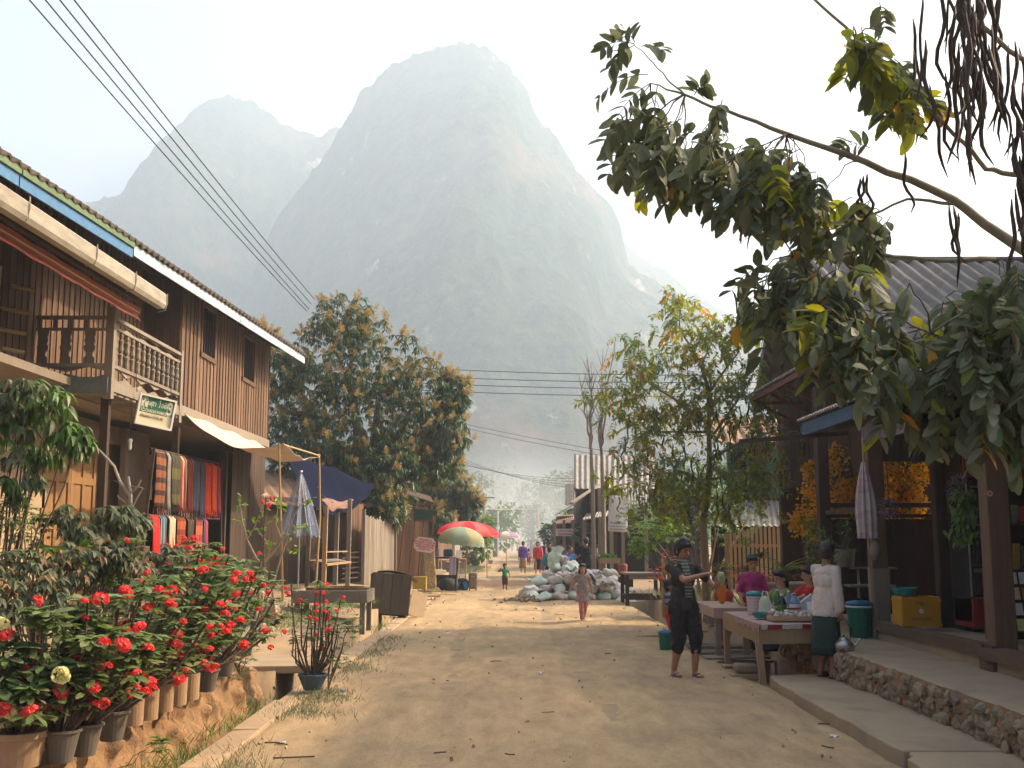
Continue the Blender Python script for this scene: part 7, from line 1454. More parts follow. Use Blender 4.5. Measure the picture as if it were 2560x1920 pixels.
def midfr(x, y, n, sp, wts, L_=.42):
    for _ in range(int(n * 2.5)): frond(lfs2, stems, z(x + rng.gauss(0, sp), y + rng.gauss(0, sp * .9), rng.uniform(-.9, .9)), (rng.uniform(-1, 1), rng.uniform(-1, 1), rng.uniform(-.5, .5)), L_ * rng.uniform(.6, 1.1), rng.randint(5, 7), .13, (wts[0] * .8, wts[1] + 2.0, wts[2] * .3), .004)
for x, y, n, sp, w_ in ((1690, 745, 8, 14, (3, 2, 2)), (1700, 810, 9, 20, (3, 3, 2)), (1770, 790, 4, 16, (3, 3, 1)), (1790, 830, 8, 25, (3, 3, 3)), (1730, 860, 16, 32, (4, 3, 3)), (1840, 850, 10, 26, (3, 3, 2)), (1590, 880, 10, 26, (5, 1, 1)), (1620, 930, 18, 34, (5, 2, 1)), (1750, 940, 20, 40, (4, 3, 2)), (1860, 930, 10, 26, (5, 2, 1)), (1540, 1000, 15, 35, (5, 1, 1)), (1600, 1060, 18, 38, (6, 1, 1)), (1690, 1040, 24, 45, (6, 2, 1)), (1800, 1030, 20, 42, (5, 3, 1)), (1890, 1010, 14, 36, (5, 2, 1)), (1920, 1090, 14, 36, (5, 2, 1)), (1560, 1180, 10, 34, (4, 3, 1)), (1660, 1170, 20, 45, (5, 2, 1)), (1740, 1190, 18, 40, (5, 2, 1)), (1850, 1180, 20, 42, (5, 2, 1)), (1900, 1210, 12, 30, (4, 3, 1)), (1680, 1260, 12, 34, (4, 2, 1)), (1800, 1270, 12, 34, (4, 2, 1))): midfr(x, y, n, sp, w_)
stems.build("leaf_stalks", m_stem, MT_)
for lf, m in zip(lfs2, (M('light_green_leaf', (.20, .25, .10), (.10, .15, .05), 8, .6, .1, .8, transl=.35), m_yleaf, m_oleaf)): lf.build("leaves", m, MT_)
me = podmesh(9); me.materials.clear(); me.materials.append(m_gpod); PMs, PM = PM, [me]
for k in range(60): pod(MT_, z(rng.gauss(1740, 95), rng.uniform(1000, 1260), rng.uniform(-.8, .8)), rng.uniform(.3, .6), rng.uniform(1.0, 1.5))
PM = PMs
# thin bare trees
Y = 36.0
def bt_(label, px, tops):
    t = T("bare_tree", label, "tree", gr(px, 1475, 0), 0, "bare thin trees by the corrugated shop"); q = MB(); z = lambda a, b: at(a, b, Y)
    b0 = at(px, 1345, Y); b0.z = 0; q.tube([b0, z(px - 2, 1230), z(px - 6, 1120)], [.085, .07, .055], 7)
    for tx, ty in tops:
        a = z(px - 8, 1120); e = z(tx, ty); ps = curve_pts(a, e, 8, .0, .06); q.tube(ps, [.045 * (1 - .85 * i / 8) for i in range(9)], 5)
        for k in range(16): i = rng.randint(2, 7); p = ps[i]; q.tube([p, p + Vector((rng.uniform(-.3, .3), rng.uniform(-.3, .3), rng.uniform(.3, .8)))], [.014, .004], 4)
    q.build("branches", M("grey_bark", (.26, .22, .17), (.16, .13, .1), 14, .95, .8, .2), t)
bt_("left one of the two bare pruned trees beside the corrugated shop", 1484, [(1450, 950), (1478, 905), (1484, 930)]); bt_("right one of the two bare pruned trees beside the corrugated shop", 1510, [(1508, 890), (1538, 840), (1500, 960)])
# yellow bougainvillea seen through the shop
m_boug = M("orange_bract", (.55, .27, .02), (.42, .18, .015), 6, .7, .1, .85, transl=.4, c3=(.62, .34, .03))
def boug(label, lobes, n, base):
    t = T("bougainvillea", label, "flowering shrub", base); mb = MB(); limbs(mb, base, (base[0], base[1], 1.2), lobes, .06); mb.build("stems", m_stem, t)
    a = LF(leaf_lite(.075, .06)); b = LF(leaf_lite(.08, .04))
    for p, v in crown_points(lobes, n, .45):
        for _ in range(6): a.add(p + rv(.09), v + rv(1), rng.uniform(.7, 1.2), rng.random() * 3)
        if rng.random() < .5:
            for _ in range(3): b.add(p - v * .1 + rv(.1), v + rv(1), 1, rng.random() * 3)
    a.build("blossom", m_boug, t); b.build("leaves", m_green, t)
boug("mass of orange yellow bougainvillea behind the shop's corner railing", [lob(2100, 1180, 18, 60, 1, 1), lob(2100, 1290, 18, 60), lob(2060, 1320, 17.9, 40), lob(2170, 1220, 18, 60)], 420, (5.2, 18, .3))
boug("second orange bougainvillea showing between the dark inner posts", [lob(2250, 1190, 18.5, 60, 1, .9), lob(2260, 1260, 18.5, 50)], 260, (6.4, 18.5, .3))
boug("low spray of orange bougainvillea hanging beside the green house", [lob(2022, 1250, 18.6, 22, 1, 1.2), lob(2005, 1310, 18.4, 24, 1, 1), lob(2030, 1180, 18.8, 14, 1, 1.5)], 110, (4.85, 18.6, .3))
# bushes and pot plants in the middle right
shrub("lime_bush", "bright lime green bush left of the tree trunk", (2.95 + .4, 23, .2), [lob(1620, 1330, 23, 42), lob(1660, 1315, 23, 34), lob(1690, 1345, 23, 36), lob(1600, 1365, 23, 26)], 150, leaf_lite(.13, .03, .2, .35), [m_lime, m_lime, m_green], .02, -.1, 7)
shrub("red_flower_bush", "low bush dotted with small red flowers left of the trunk", (3.45, 21.8, .2), [lob(1672, 1400, 21.8, 32, 1, .8), lob(1640, 1440, 21.8, 28, 1, .8), lob(1700, 1420, 21.8, 28)], 70, leaf_lite(.05, .035), [m_dusty, m_redf, m_dry], .012, .2, 6)
shrub("green_bush", "dense dark green bush under the podded tree", (4.0, 24, .2), [lob(1720, 1310, 24.8, 70), lob(1800, 1300, 25, 60), lob(1860, 1290, 26, 60, 1, .8), lob(1590, 1290, 27, 50)], 260, leaf_lite(.11, .05, .2, .3), [m_green, m_dusty], .03, -.3, 6)
shrub("green_bush", "loose green bush right of the old woman's head", (4.5, 17.2, .3), [lob(2040, 1350, 17, 32), lob(2055, 1400, 16.8, 28), lob(2035, 1310, 17.2, 24)], 90, leaf_lite(.07, .03, .2, .3), [m_green], .012, -.1, 7)
def sword(label, c, n, L_, w, mats, name="pandan_plant"):
    t = T(name, label, "plant", c); LS = [LF(leaf_tpl(L_, w, .5, .55, .35)) for _ in mats]
    for k in range(n): a = rng.uniform(0, 2 * PI); LS[k % len(mats)].add(Vector(c) + Vector((0, 0, rng.uniform(0, .05))), (math.cos(a), math.sin(a), rng.uniform(.35, 1.5)), rng.uniform(.7, 1.15))
    for lf, m in zip(LS, mats): lf.build("leaves", m, t)
    return t
m_vari = M("variegated_leaf", (.42, .42, .12), (.12, .20, .05), 4, .5, .1, .8, transl=.3)
sword("yellow striped pandan with arching sword leaves behind the seated women", at(1962, 1432, 17.8), 30, .40, .035, [m_vari, m_green]); sword("dark reddish sword leaf plant left of the pandan", at(1870, 1430, 18.2), 16, .26, .04, [M("maroon_leaf", (.10, .035, .04), (.06, .03, .03), 5, .5, .1, .7)]); sword("small yellow green sword plant beside the magenta girl", at(1820, 1425, 18.6), 14, .22, .035, [m_vari]); sword("green sword leaf clump in front of the picket fence", at(1900, 1400, 19.5), 22, .34, .04, [m_green, m_dusty])
shrub("red_flower_bush", "mixed bed of low plants with a few red flowers in front of the picket fence", (4.1, 19.5, .2), [lob(1800, 1430, 19.5, 34, 1, .7), lob(1860, 1440, 19, 36, 1, .6), lob(1930, 1440, 19, 36, 1, .6), lob(1990, 1430, 19, 30, 1, .6)], 150, leaf_lite(.07, .04), [m_green, m_dusty, m_green, m_redf], .01, .3, 6)
MB().b2(3.75, 5.1, 18.2, 18.6, .1, .95, .03).build("planter_wall", M("pink_cement", (.34, .24, .19), (.26, .19, .15), 4, .9, .3, .1), label="low pinkish cement planter wall behind the seated women", cat="wall", bevel=.03)
for i, (px, py, Y, r_, h, lb, mats) in enumerate(((2112, 1412, 15.9, .155, .25, "large grey clay pot on the top step of the plant shelf", [m_green, m_dusty]), (2062, 1456, 15.6, .13, .24, "grey clay pot on the middle step of the plant shelf", [m_green]))):
    p = at(px, py, Y); p.z = (1.247, 1.017)[i]; t = flower_pot(lb, p, r_ * .75, r_, h, m_pot); tp2 = p + Vector((0, 0, h)); q = MB(); lf = LF(leaf_lite(.08, .035))
    for k in range(12): e = tp2 + Vector((rng.uniform(-.28, .28), rng.uniform(-.2, .2), rng.uniform(.15, .50))); q.tube(curve_pts(tp2 + Vector((0, 0, -.04)), e, 4, 0, .02), [.009, .008, .006, .004, .003], 5); [lf.add(e + rv(.06), rv(1), rng.uniform(.7, 1.2)) for _ in range(9 if i else 4)]
    q.build("stems", m_stem, t); lf.build("leaves", mats[0], t)
p = Vector((3.55, 20.2, .15)); t = flower_pot("grey pot with dry plant beside the drain left of the tree", p, .14, .18, .35, m_pot); lf = LF(leaf_lite(.06, .03)); 
for k in range(160): lf.add(p + Vector((rng.gauss(0, .14), rng.gauss(0, .12), .4 + abs(rng.gauss(0, .2)))), rv(1), rng.uniform(.6, 1.2))
lf.build("leaves", m_dusty, t); MB().b2(3.3, 3.36, 22.9, 24.2, .1, 1.0, .01).build("board_fence", w_grey, label="short dark board fence left of the red flower bush", cat="fence")
for k, (x, y) in enumerate(((3.28, 24.6), (3.3, 22.6), (3.45, 26.0))): MB().bar((x, y, -.05), (x + .02, y, 1.25), .07, .07, jit=.005).build("stake", w_light, label=["thin pale stake left of the lime bush", "pale stake in front of the short board fence", "pale stake behind the lime bush"][k], cat="stake")
# far trees and palm
fl_ = [(c, r) for c, r in [((0, 0, 4.2), (2.2, 2.2, 1.8)), ((1.2, 0, 5.4), (1.6, 1.6, 1.4)), ((-1.3, .5, 5.0), (1.5, 1.5, 1.5))]]
def ft(label, px, ptop, Y, w, n, lf_, mat=m_far):
    x = (px - 1280) / FPX * Y; zt = CAMH + (1345 - ptop) / FPX * Y; r_ = w * Y / FPX / 2; h = zt
    lobes = [((0, 0, h * .62), (r_, r_, h * .30)), ((r_ * .45, 0, h * .80), (r_ * .6, r_ * .6, h * .2)), ((-r_ * .5, r_ * .2, h * .72), (r_ * .6, r_ * .6, h * .22)), ((r_ * .1, -.3, h * .4), (r_ * .9, r_ * .9, h * .25))]
    far_tree("far_tree", label, x, Y, lobes, n, lf_, mat, r0=.2, group="far trees along the street")
for i, (px, pt, Y, w, n, s_, lb) in enumerate(((1190, 1290, 62, 80, 700, .35, "round green tree just left of the far street"), (1240, 1255, 100, 110, 700, .5, "green tree left of the smoke"), (1300, 1200, 190, 130, 800, .9, "tall pale tree straight down the street"), (1220, 1160, 210, 150, 800, 1.0, "hazy tree at the foot of the mountain on the left"), (1360, 1190, 150, 120, 900, .7, "dark tree at the end of the street on the right"), (1425, 1160, 160, 130, 900, .7, "tallest dark tree behind the far right houses"), (1330, 1255, 120, 60, 500, .5, "small tree over the far right roof"), (1380, 1300, 70, 50, 500, .3, "small bush tree beside the far awning"), (1130, 1180, 150, 200, 900, .8, "broad hazy tree behind the small mango tree"), (1560, 1230, 110, 200, 900, .6, "broad tree behind the corrugated shop"), (1700, 1150, 90, 300, 1500, .5, "wide green tree mass behind the podded tree"), (1900, 1130, 70, 260, 1500, .4, "green tree between the podded tree and the green house"))): ft(lb, px, pt, Y, w, n, s_, m_far if i not in (0, 1, 10, 11) else m_green)
c = at(1416, 1290, 58); t = T("palm", "small spiky palm under the far corrugated roof", "palm", (c.x, c.y, 0)); MB().tube([(c.x, c.y, 0), c], [.1, .07], 7).build("trunk", m_bark, t); lf = LF(leaf_tpl(1.1, .10, .4, .8, .4))
for k in range(42): a = rng.random() * 2 * PI; lf.add(c, (math.cos(a), math.sin(a), rng.uniform(-.3, 1.4)), rng.uniform(.6, 1.0))
lf.build("fronds", m_green, t)
c = at(1500, 1330, 42); shrub("green_bush", "leafy bush growing before the far awning", (c.x, 42, 0), [lob(1450, 1330, 42, 24), lob(1465, 1350, 41, 20)], 90, leaf_lite(.16, .07), [m_dusty, m_green], .03, -.2, 6)
far_tree("added_shade_tree", "added unseen broad dark tree behind the tiled house, shading the road", 13.2, 19.3, [((0, 0, 8.2), (2.6, 2.6, 2.4)), ((-1.0, -1.2, 9.2), (1.9, 1.9, 1.5)), ((.5, 1.5, 7.4), (2.2, 2.2, 2.0))], 1700, .5, m_far, r0=.25)  # tree out of view, added only to cast shade on the near road
# wooded foot of the mountain
lf = LF(leaf_lite(3.0, 2.0)); 
for k in range(9000):
    y = rng.uniform(230, 350); x = rng.uniform(-230, 230); c_ = 5 + 7 * (0.5 + .5 * noise.noise(Vector((x * .05, y * .05, 1)))) + (y - 230) * .06; lf.add((x + rv(1).x * 3, y, c_ * rng.random() ** .5), rv(1), rng.uniform(.6, 1.3))
lf.build("forest", m_far, None, kind="stuff")
# ================================================================ PEOPLE
m_skin = M("skin", (.40, .21, .125), (.35, .18, .105), 8, .55, .05, 0, sss=.08); m_skin2 = M("tanned_skin", (.27, .135, .08), (.23, .11, .065), 8, .55, .08, 0); m_skin3 = M("pale_warm_skin", (.50, .29, .19), (.45, .25, .16), 8, .55, .05, 0)
m_hair = M("black_hair", (.018, .014, .012), (.010, .008, .007), 60, .5, .5, 0, spec=.4); m_ghair = M("greying_hair", (.06, .05, .05), (.03, .025, .025), 60, .6, .5, 0)
m_eye = M("dark_eye", (.02, .012, .01), (.015, .01, .01), 5, .3, 0, 0); m_lip = M("lip", (.30, .10, .08), (.28, .09, .07), 5, .5, 0, 0)
def cl(name, c1, c2=None, st_=None, sc_=14): return M("fabric_" + name, c1, c2 or tuple(v * .75 for v in c1), sc_, .9, .35, 0, stripes=st_, dist=.008)
def ik(a, c, l1, l2, pole):
    a, c = Vector(a), Vector(c); d = c - a; L_ = min(d.length, (l1 + l2) * .995); dn = d.normalized(); c = a + dn * L_
    k = (l1 * l1 - l2 * l2 + L_ * L_) / (2 * L_); h = math.sqrt(max(0, l1 * l1 - k * k)); p = Vector(pole); p = (p - dn * p.dot(dn)).normalized(); return a + dn * k + p * h, c
def person(label, loc, yaw, H, hl=(-.15, -.03, .42), hr=(.15, -.03, .42), fl=(-.05, 0, 0), fr=(.05, 0, 0), pel=(0, 0, .505), lean=(0, 0), head=(0, 0), hs=1.0, skin=None, hair='short', hairm=None, clothes=(), vox=.012, fem=False, face=True, pl=(-.5, .8, -.3), pr=(.5, .8, -.3), kl=(0, -1, 0), kr=(0, -1, 0), shoes=None, fingers=True, grip=(0, 0), name="person", wide=1.0, half=False):
    """faces -Y at yaw 0; L = the side at -X. head=(yaw,pitch). All pose numbers are fractions of H."""
    t = T(name, label, "person", (0, 0, 0)); skin = skin or m_skin; S = H
    V = lambda *a: Vector(a) * S
    P = V(*pel); up = Vector((lean[0], lean[1], 1)).normalized(); rt = Vector((1, 0, 0)); rt = (rt - up * rt.dot(up)).normalized(); fw = up.cross(rt) * -1     # fw ~ -Y
    tor = .31 if hs <= 1.06 else .285
    C = P + up * .20 * S; N_ = P + up * tor * S; sw = (.088 if fem else .100) * wide * S
    sl, sr = N_ - rt * sw - up * .034 * S, N_ + rt * sw - up * .034 * S
    hc = N_ + up * (.098 + .02 * (hs - 1)) * S + fw * .012 * S
    ua, fa = .165 * S, .145 * S
    HL, HR = Vector(hl) * S, Vector(hr) * S
    el, wl_ = ik(sl, HL, ua, fa, pl); er, wr_ = ik(sr, HR, ua, fa, pr)
    th, sh = .245 * S * (pel[2] / .505 if pel[2] > .45 else 1), .235 * S * (pel[2] / .505 if pel[2] > .45 else 1)
    jl, jr = P + rt * -.052 * S * wide, P + rt * .052 * S * wide
    FL, FR = Vector(fl) * S + V(0, .015, .04), Vector(fr) * S + V(0, .015, .04)
    kl_, al = ik(jl, FL, th, sh, kl); kr_, ar = ik(jr, FR, th, sh, kr)
    HM_ = Matrix.Rotation(head[0], 3, 'Z') @ Matrix.Rotation(head[1], 3, 'X'); hh = lambda x, y, z: hc + HM_ @ (Vector((x, y, z)) * S * hs)
    q = MB()
    tm = Matrix((rt, -fw, up)).transposed()
    def te(c, r): q.ell(c, (r[0] * S * wide, r[1] * S, r[2] * S), 16, 10, tm)
    te(P + up * .0 * S, (.090, .062, .07)); te(P + up * .09 * S, (.076 if fem else .078, .054, .09)); te(C, (.088, .060, .09)); te(C + up * .05 * S, (.092, .055, .05))
    q.cap(sl + rt * .025 * S, sr - rt * .025 * S, .033 * S, .033 * S); q.cap(N_ - up * .02 * S, hc - up * .01 * S, .036 * S, .031 * S)
    q.ell(hc + HM_ @ V(0, .006, .018) * hs, (.050 * S * hs, .060 * S * hs, .056 * S * hs), 18, 12, HM_); q.ell(hh(0, -.012, -.028), (.037 * S * hs, .042 * S * hs, .043 * S * hs), 16, 10, HM_)
    q.cap(hh(0, -.055, .008), hh(0, -.066, -.012), .007 * S * hs, .010 * S * hs, 8); q.ell(hh(0, -.046, -.036), (.016 * S * hs, .012 * S * hs, .008 * S * hs), 8, 6); q.ell(hh(0, -.040, -.062), (.016 * S * hs, .012 * S * hs, .010 * S * hs), 8, 6)
    for s_ in (-1, 1): q.ell(hh(s_ * .050, .006, -.012), (.007 * S * hs, .014 * S * hs, .02 * S * hs), 8, 6)
    for s_, e, w, tgt, pol in ((sl, el, wl_, HL, -1), (sr, er, wr_, HR, 1)):
        q.cap(s_, e, .031 * S, .023 * S); q.cap(e, w, .024 * S, .0155 * S)
        d = (w - e).normalized(); gi = grip[0] if pol < 0 else grip[1]; side = (Vector((0, 0, 1)).cross(d)); side = side.normalized() if side.length > .1 else Vector((0, 1, 0)); nn = d.cross(side)
        if fingers:
            pc = w + d * .026 * S; q.ell(pc, (.0 + .022 * S, .012 * S, .03 * S), 10, 7, Matrix((side, nn, d)).transposed())
            for i in range(4):
                b = w + d * .048 * S + side * (i - 1.5) * .0115 * S; Lf = (.036, .042, .039, .030)[i] * S; c_ = d - nn * (.25 + 1.6 * gi) * -pol; m_ = b + c_.normalized() * Lf * .5; d2 = (d * (1 - gi) - nn * (.5 + 2 * gi) * -pol).normalized(); q.cap(b, m_, .0062 * S, .0058 * S, 6); q.cap(m_, m_ + d2 * Lf * .55, .0058 * S, .0048 * S, 6)
            b = w + d * .018 * S + side * -.016 * S * pol * (1 if abs(d.z) > .5 else -1); q.cap(b, b + (d * .7 - side * pol * .6 * (1 if abs(d.z) > .5 else -1)).normalized() * .038 * S, .0075 * S, .0055 * S, 6)
        else: q.cap(w, w + d * .05 * S, .02 * S, .014 * S)
    if not half:
        for j, k_, a_, in ((jl, kl_, al), (jr, kr_, ar)):
            q.cap(j, k_, .056 * S, .037 * S); q.cap(k_, k_.lerp(a_, .35), .036 * S, .036 * S); q.cap(k_.lerp(a_, .3), a_, .036 * S, .021 * S)
            f0 = a_ + V(0, .012, -.022); f1 = a_ + V(0, -.085, -.03); q.cap(f0, f1, .018 * S, .014 * S, 8); q.ell(f1, (.024 * S, .03 * S, .011 * S), 10, 6)
    remesh(q, "body", skin, vox * .8 if fingers else vox, t, 3)
    hm = hairm or m_hair; q = MB()
    hn = lambda x, y, z, r: q.ell(hh(x, y, z), (r[0] * S * hs, r[1] * S * hs, r[2] * S * hs), 16, 10, HM_)
    hn(0, .014, .028, (.057, .063, .057)); hn(0, .030, .0, (.055, .048, .056))
    if hair == 'short': hn(0, -.022, .055, (.046, .034, .024)); hn(.02, -.03, .056, (.03, .03, .02))
    if hair == 'fringe': hn(0, -.02, .052, (.050, .036, .026)); hn(-.028, -.034, .044, (.020, .016, .016)); hn(.015, -.038, .046, (.024, .014, .014)); hn(-.048, -.002, .01, (.012, .022, .03)); hn(.048, -.002, .01, (.012, .022, .03)); hn(0, .0, .075, (.04, .04, .022)); hn(0, .02, -.01, (.056, .045, .055))
    if hair == 'bun': hn(0, .075, .0, (.028, .026, .028)); hn(0, -.02, .055, (.042, .03, .02))
    if hair == 'pony': hn(0, .07, -.01, (.022, .022, .03)); hn(0, .075, -.06, (.022, .02, .05)); hn(0, -.025, .052, (.044, .03, .022))
    if hair == 'bob': hn(0, .02, -.03, (.058, .045, .05)); hn(0, -.028, .05, (.047, .03, .024)); hn(-.045, .0, -.025, (.016, .03, .04)); hn(.045, .0, -.025, (.016, .03, .04))
    if hair == 'long': hn(0, .04, -.06, (.05, .03, .10)); hn(0, -.022, .055, (.044, .03, .022))
    hh_ = remesh(q, "hair", hm, max(vox, .006 * S), t, 3)
    for v in hh_.data.vertices: n_ = noise.noise(v.co * 70) * .006; v.co += v.normal * n_
    if face:
        for s_ in (-1, 1):
            q = MB(); q.ell(hh(s_ * .021, -.052, .006), (.0068 * S * hs, .0035 * S * hs, .0032 * S * hs), 8, 6, HM_); q.build("eye", m_eye, t, smooth=True)
            q = MB(); q.bar(hh(s_ * .010, -.055, .020), hh(s_ * .033, -.048, .021), .004 * S * hs, .004 * S * hs); q.build("eyebrow", hm, t)
        q = MB(); q.ell(hh(0, -.0565, -.036), (.012 * S * hs, .003 * S * hs, .0032 * S * hs), 8, 6, HM_); q.build("mouth", m_lip, t, smooth=True)
    for c in clothes:
        k = c[0]; m = c[1]; q = MB()
        if k in ('shirt', 'dress'):
            slv, hem = c[2], c[3]; inf = c[4] if len(c) > 4 else .010
            def te2(cc, r): q.ell(cc, ((r[0] + inf) * S * wide, (r[1] + inf) * S, (r[2] + inf * .6) * S), 18, 12, tm)
            te2(P + up * .095 * S, (.080, .058, .09)); te2(C, (.090, .061, .085)); te2(C + up * .05 * S, (.094, .055, .046)); q.cap(sl + rt * .026 * S - up * .004 * S, sr - rt * .026 * S - up * .004 * S, (.031 + inf) * S, (.031 + inf) * S)
            k_ = len(q.v); q.lathe([((.094 + inf) * S, hem * S), ((.098 + inf) * S, hem * S + .02 * S), ((.090 + inf) * S, .05 * S), ((.082 + inf) * S, .12 * S)], (0, 0, 0), 24, wide, .70)
            for i in range(k_, len(q.v)): v = Vector(q.v[i]); q.v[i] = tuple(P + tm @ v)
            for s_, e, w in ((sl, el, wl_), (sr, er, wr_)):
                if slv > 0:
                    q.cap(s_, s_.lerp(e, min(1, slv * 2)), (.029 + inf) * S, (.026 + inf) * S)
                if slv > .5: q.cap(e, e.lerp(w, slv * 2 - 1), (.026 + inf) * S, (.021 + inf) * S)
            if k == 'dress':
                k_ = len(q.v); q.lathe([(c[5] * S, c[3] * S), (c[5] * .97 * S, c[3] * S + .01), (.10 * S, -.02 * S), (.088 * S, .1 * S)], (0, 0, 0), 26, 1, .75)
                for i in range(k_, len(q.v)): v = Vector(q.v[i]); a = math.atan2(v.y, v.x); v *= 1; v.x *= 1 + .05 * math.sin(a * 7); v.y *= 1 + .05 * math.sin(a * 7); q.v[i] = tuple(P + v)
            o = remesh(q, "dress" if k == 'dress' else "shirt", m, max(vox, .009), t, 3)
            for v in o.data.vertices: v.co += v.normal * S * (.012 * noise.noise(Vector((v.co.x * 14, v.co.y * 14, v.co.z * 7))) + .003 * noise.noise(Vector((v.co.x * 30 + v.co.z * 22, v.co.y * 30, v.co.z * 26))))
        elif k in ('trousers', 'shorts'):
            f = c[2]; inf = c[3] if len(c) > 3 else .012
            q.ell(P, ((.094 + inf) * S * wide, (.064 + inf) * S, .066 * S), 16, 10, tm)
            for j, kk, a_ in ((jl, kl_, al), (jr, kr_, ar)):
                e = j.lerp(kk, min(1, f * 2)); q.cap(j, e, (.058 + inf) * S, (.042 + inf * 1.1) * S, 12)
                if f > .5: q.cap(kk, kk.lerp(a_, f * 2 - 1), (.042 + inf * 1.1) * S, (.032 + inf) * S, 12)
            o = remesh(q, k, m, max(vox, .009), t, 2)
            for v in o.data.vertices: v.co += v.normal * S * (.009 * noise.noise(Vector((v.co.x * 16, v.co.y * 16, v.co.z * 12))) + .006 * noise.noise(Vector((v.co.x * 26, v.co.y * 26, v.co.z * 38))))
        elif k == 'skirt':
            zb, rb = c[2], c[3]; ctr = (al + ar) / 2
            def sk(u, v):
                a = u * 2 * PI; z_ = P.z + .075 * S - (P.z + .075 * S - zb * S) * v; r_ = (.086 + (rb - .086) * min(1, v * 1.3) ** .7) * S; f = 1 + .05 * math.sin(a * 5 + 2) * v + .03 * math.sin(a * 11) * v
                return Vector((P.x + (ctr.x - P.x) * v + r_ * math.cos(a) * f * wide, P.y + (ctr.y - P.y) * v * .8 + r_ * (.64 + .12 * min(1, v * 3)) * math.sin(a) * f, z_))
            q.grid(sk, 40, 14, .004); q.build("skirt", m, t, smooth=True)
        elif k == 'sandals':
            for a_ in (al, ar):
                q = MB(); q.ell(a_ + V(0, -.035, -.038), (.030 * S, .078 * S, .008 * S), 14, 6); q.build("sandal", m, t)
                q = MB(); q.tube([a_ + V(-.026, -.02, -.034), a_ + V(0, -.075, -.012), a_ + V(.026, -.02, -.034)], .006 * S, 5); q.build("strap", m, t)
    t.location = loc; t.rotation_euler = (0, 0, yaw)
    t_m = Matrix.Translation(loc) @ Matrix.Rotation(yaw, 4, 'Z'); WM[t] = t_m
    for ch in t.children: WM[ch] = t_m
    t['_'] = 0; del t['_']
    return t, dict(wl=t_m @ wl_, wr=t_m @ wr_, N=t_m @ N_, sl=t_m @ sl, sr=t_m @ sr, hc=t_m @ hc, C=t_m @ C)
rad = R
# young man with the drink bag
c = gr(1712, 1690, .02)
man, J = person("young man in a dark t-shirt and dark cropped trousers holding up a plastic drink bag", (c.x, c.y, .02), R(20), 1.63, hl=(.075, -.17, .735), hr=(.15, -.21, .655), fl=(-.065, .03, 0), fr=(.065, -.05, 0), head=(R(14), R(22)), hair='fringe', skin=m_skin, vox=.010, grip=(.45, .6), pl=(-.9, -.1, -.5), pr=(.9, .3, -.7),
    clothes=(('shirt', cl("charcoal", (.055, .048, .048), (.035, .03, .03)), .34, -.035, .009), ('trousers', cl("dark_brown", (.03, .022, .02)), .66, .010), ('sandals', cl("grey_rubber", (.12, .12, .14)))), shoes=1)
# scarf
q = MB(); N_ = J['N']; fx = Vector((math.sin(R(20)) * 1, -math.cos(R(20)), 0)); rx = Vector((math.cos(R(20)), math.sin(R(20)), 0))
def scf(u, v): 
    w = (v - .5) * .09
    if u < .45: a = -.9 + u / .45 * 2.6; p = N_ + rx * (-.085 * math.cos(a * 1.0 - .3)) * 1.0 + fx * (.09 * math.sin(a * .9)) + Vector((0, 0, .03)); return p + Vector((0, 0, w * .8)) + fx * .01
    s_ = (u - .45) / .55; return N_ + rx * (-.045 + .055 * s_ + w * 1.0) + fx * (.125 + .03 * math.sin(s_ * 3)) + Vector((0, 0, .02 - .42 * s_))
q.grid(scf, 40, 5, .012); q.build("scarf", M("plaid_scarf", (.36, .37, .26), (.10, .12, .12), 40, .9, .2, 0, stripes=(2, 160, (.06, .07, .08))), man, smooth=True)
p = J['wr'] + fx * .05 + rx * .035 + Vector((0, 0, -.0)); DB = T("drink_bag", "clear plastic bag of orange drink with green leaves held by the young man", "bag", p)
q = MB(); q.ell(p + Vector((.02, 0, -.08)), (.055, .045, .13), 14, 10, jit=.04); q.build("bag", M("orange_drink", (.62, .24, .02), (.5, .18, .02), 4, .15, .1, 0, transl=.4, spec=.8), DB, smooth=True)
q = MB(); q.ell(p + Vector((.015, 0, .09)), (.05, .04, .08), 12, 8, jit=.12); q.build("bag_top", M("clear_bag", (.55, .50, .35), (.4, .42, .2), 20, .2, .5, .3, alpha=.6, spec=.8), DB, smooth=True); lf = LF(leaf_lite(.08, .02))
for k in range(24): lf.add(p + Vector((rng.uniform(-.02, .05), rng.uniform(-.03, .03), .06)), (rng.uniform(-.6, .6), rng.uniform(-.4, .4), 1), rng.uniform(.7, 1.3))
lf.build("herbs", m_lime, DB)
# older woman with kettle
wm, J = person("older woman with dark tied hair in a pale patterned blouse and long dark green skirt", (3.50, 12.75, .125), R(128), 1.50, hr=(.10, -.16, .50), hl=(-.135, -.02, .40), fl=(-.07, .02, 0), fr=(.07, -.03, 0), head=(R(20), R(8)), hair='bun', hairm=m_ghair, skin=m_skin2, vox=.010, fem=True, wide=1.0, lean=(0, -.10), grip=(.9, .4), pl=(-.3, .8, -.3), pr=(.3, .8, -.3),
    clothes=(('shirt', M("pale_print_blouse", (.62, .54, .47), (.48, .36, .32), 60, .9, .35, 0, c3=(.60, .52, .46)), .9, -.07, .013), ('skirt', M("dark_green_sarong", (.018, .040, .034), (.03, .055, .045), 20, .85, .2, 0, stripes=(2, 9, (.012, .028, .03))), .16, .115), ('sandals', cl("brown_rubber", (.12, .06, .04)))), face=False)
hk = J['wl']; KT = T("kettle", "dented aluminium kettle carried low in the older woman's hand", "kettle", hk + Vector((0, 0, -.42))); m_alu = M("aluminium", (.50, .48, .45), (.36, .34, .31), 10, .38, .3, 0, metal=.85)
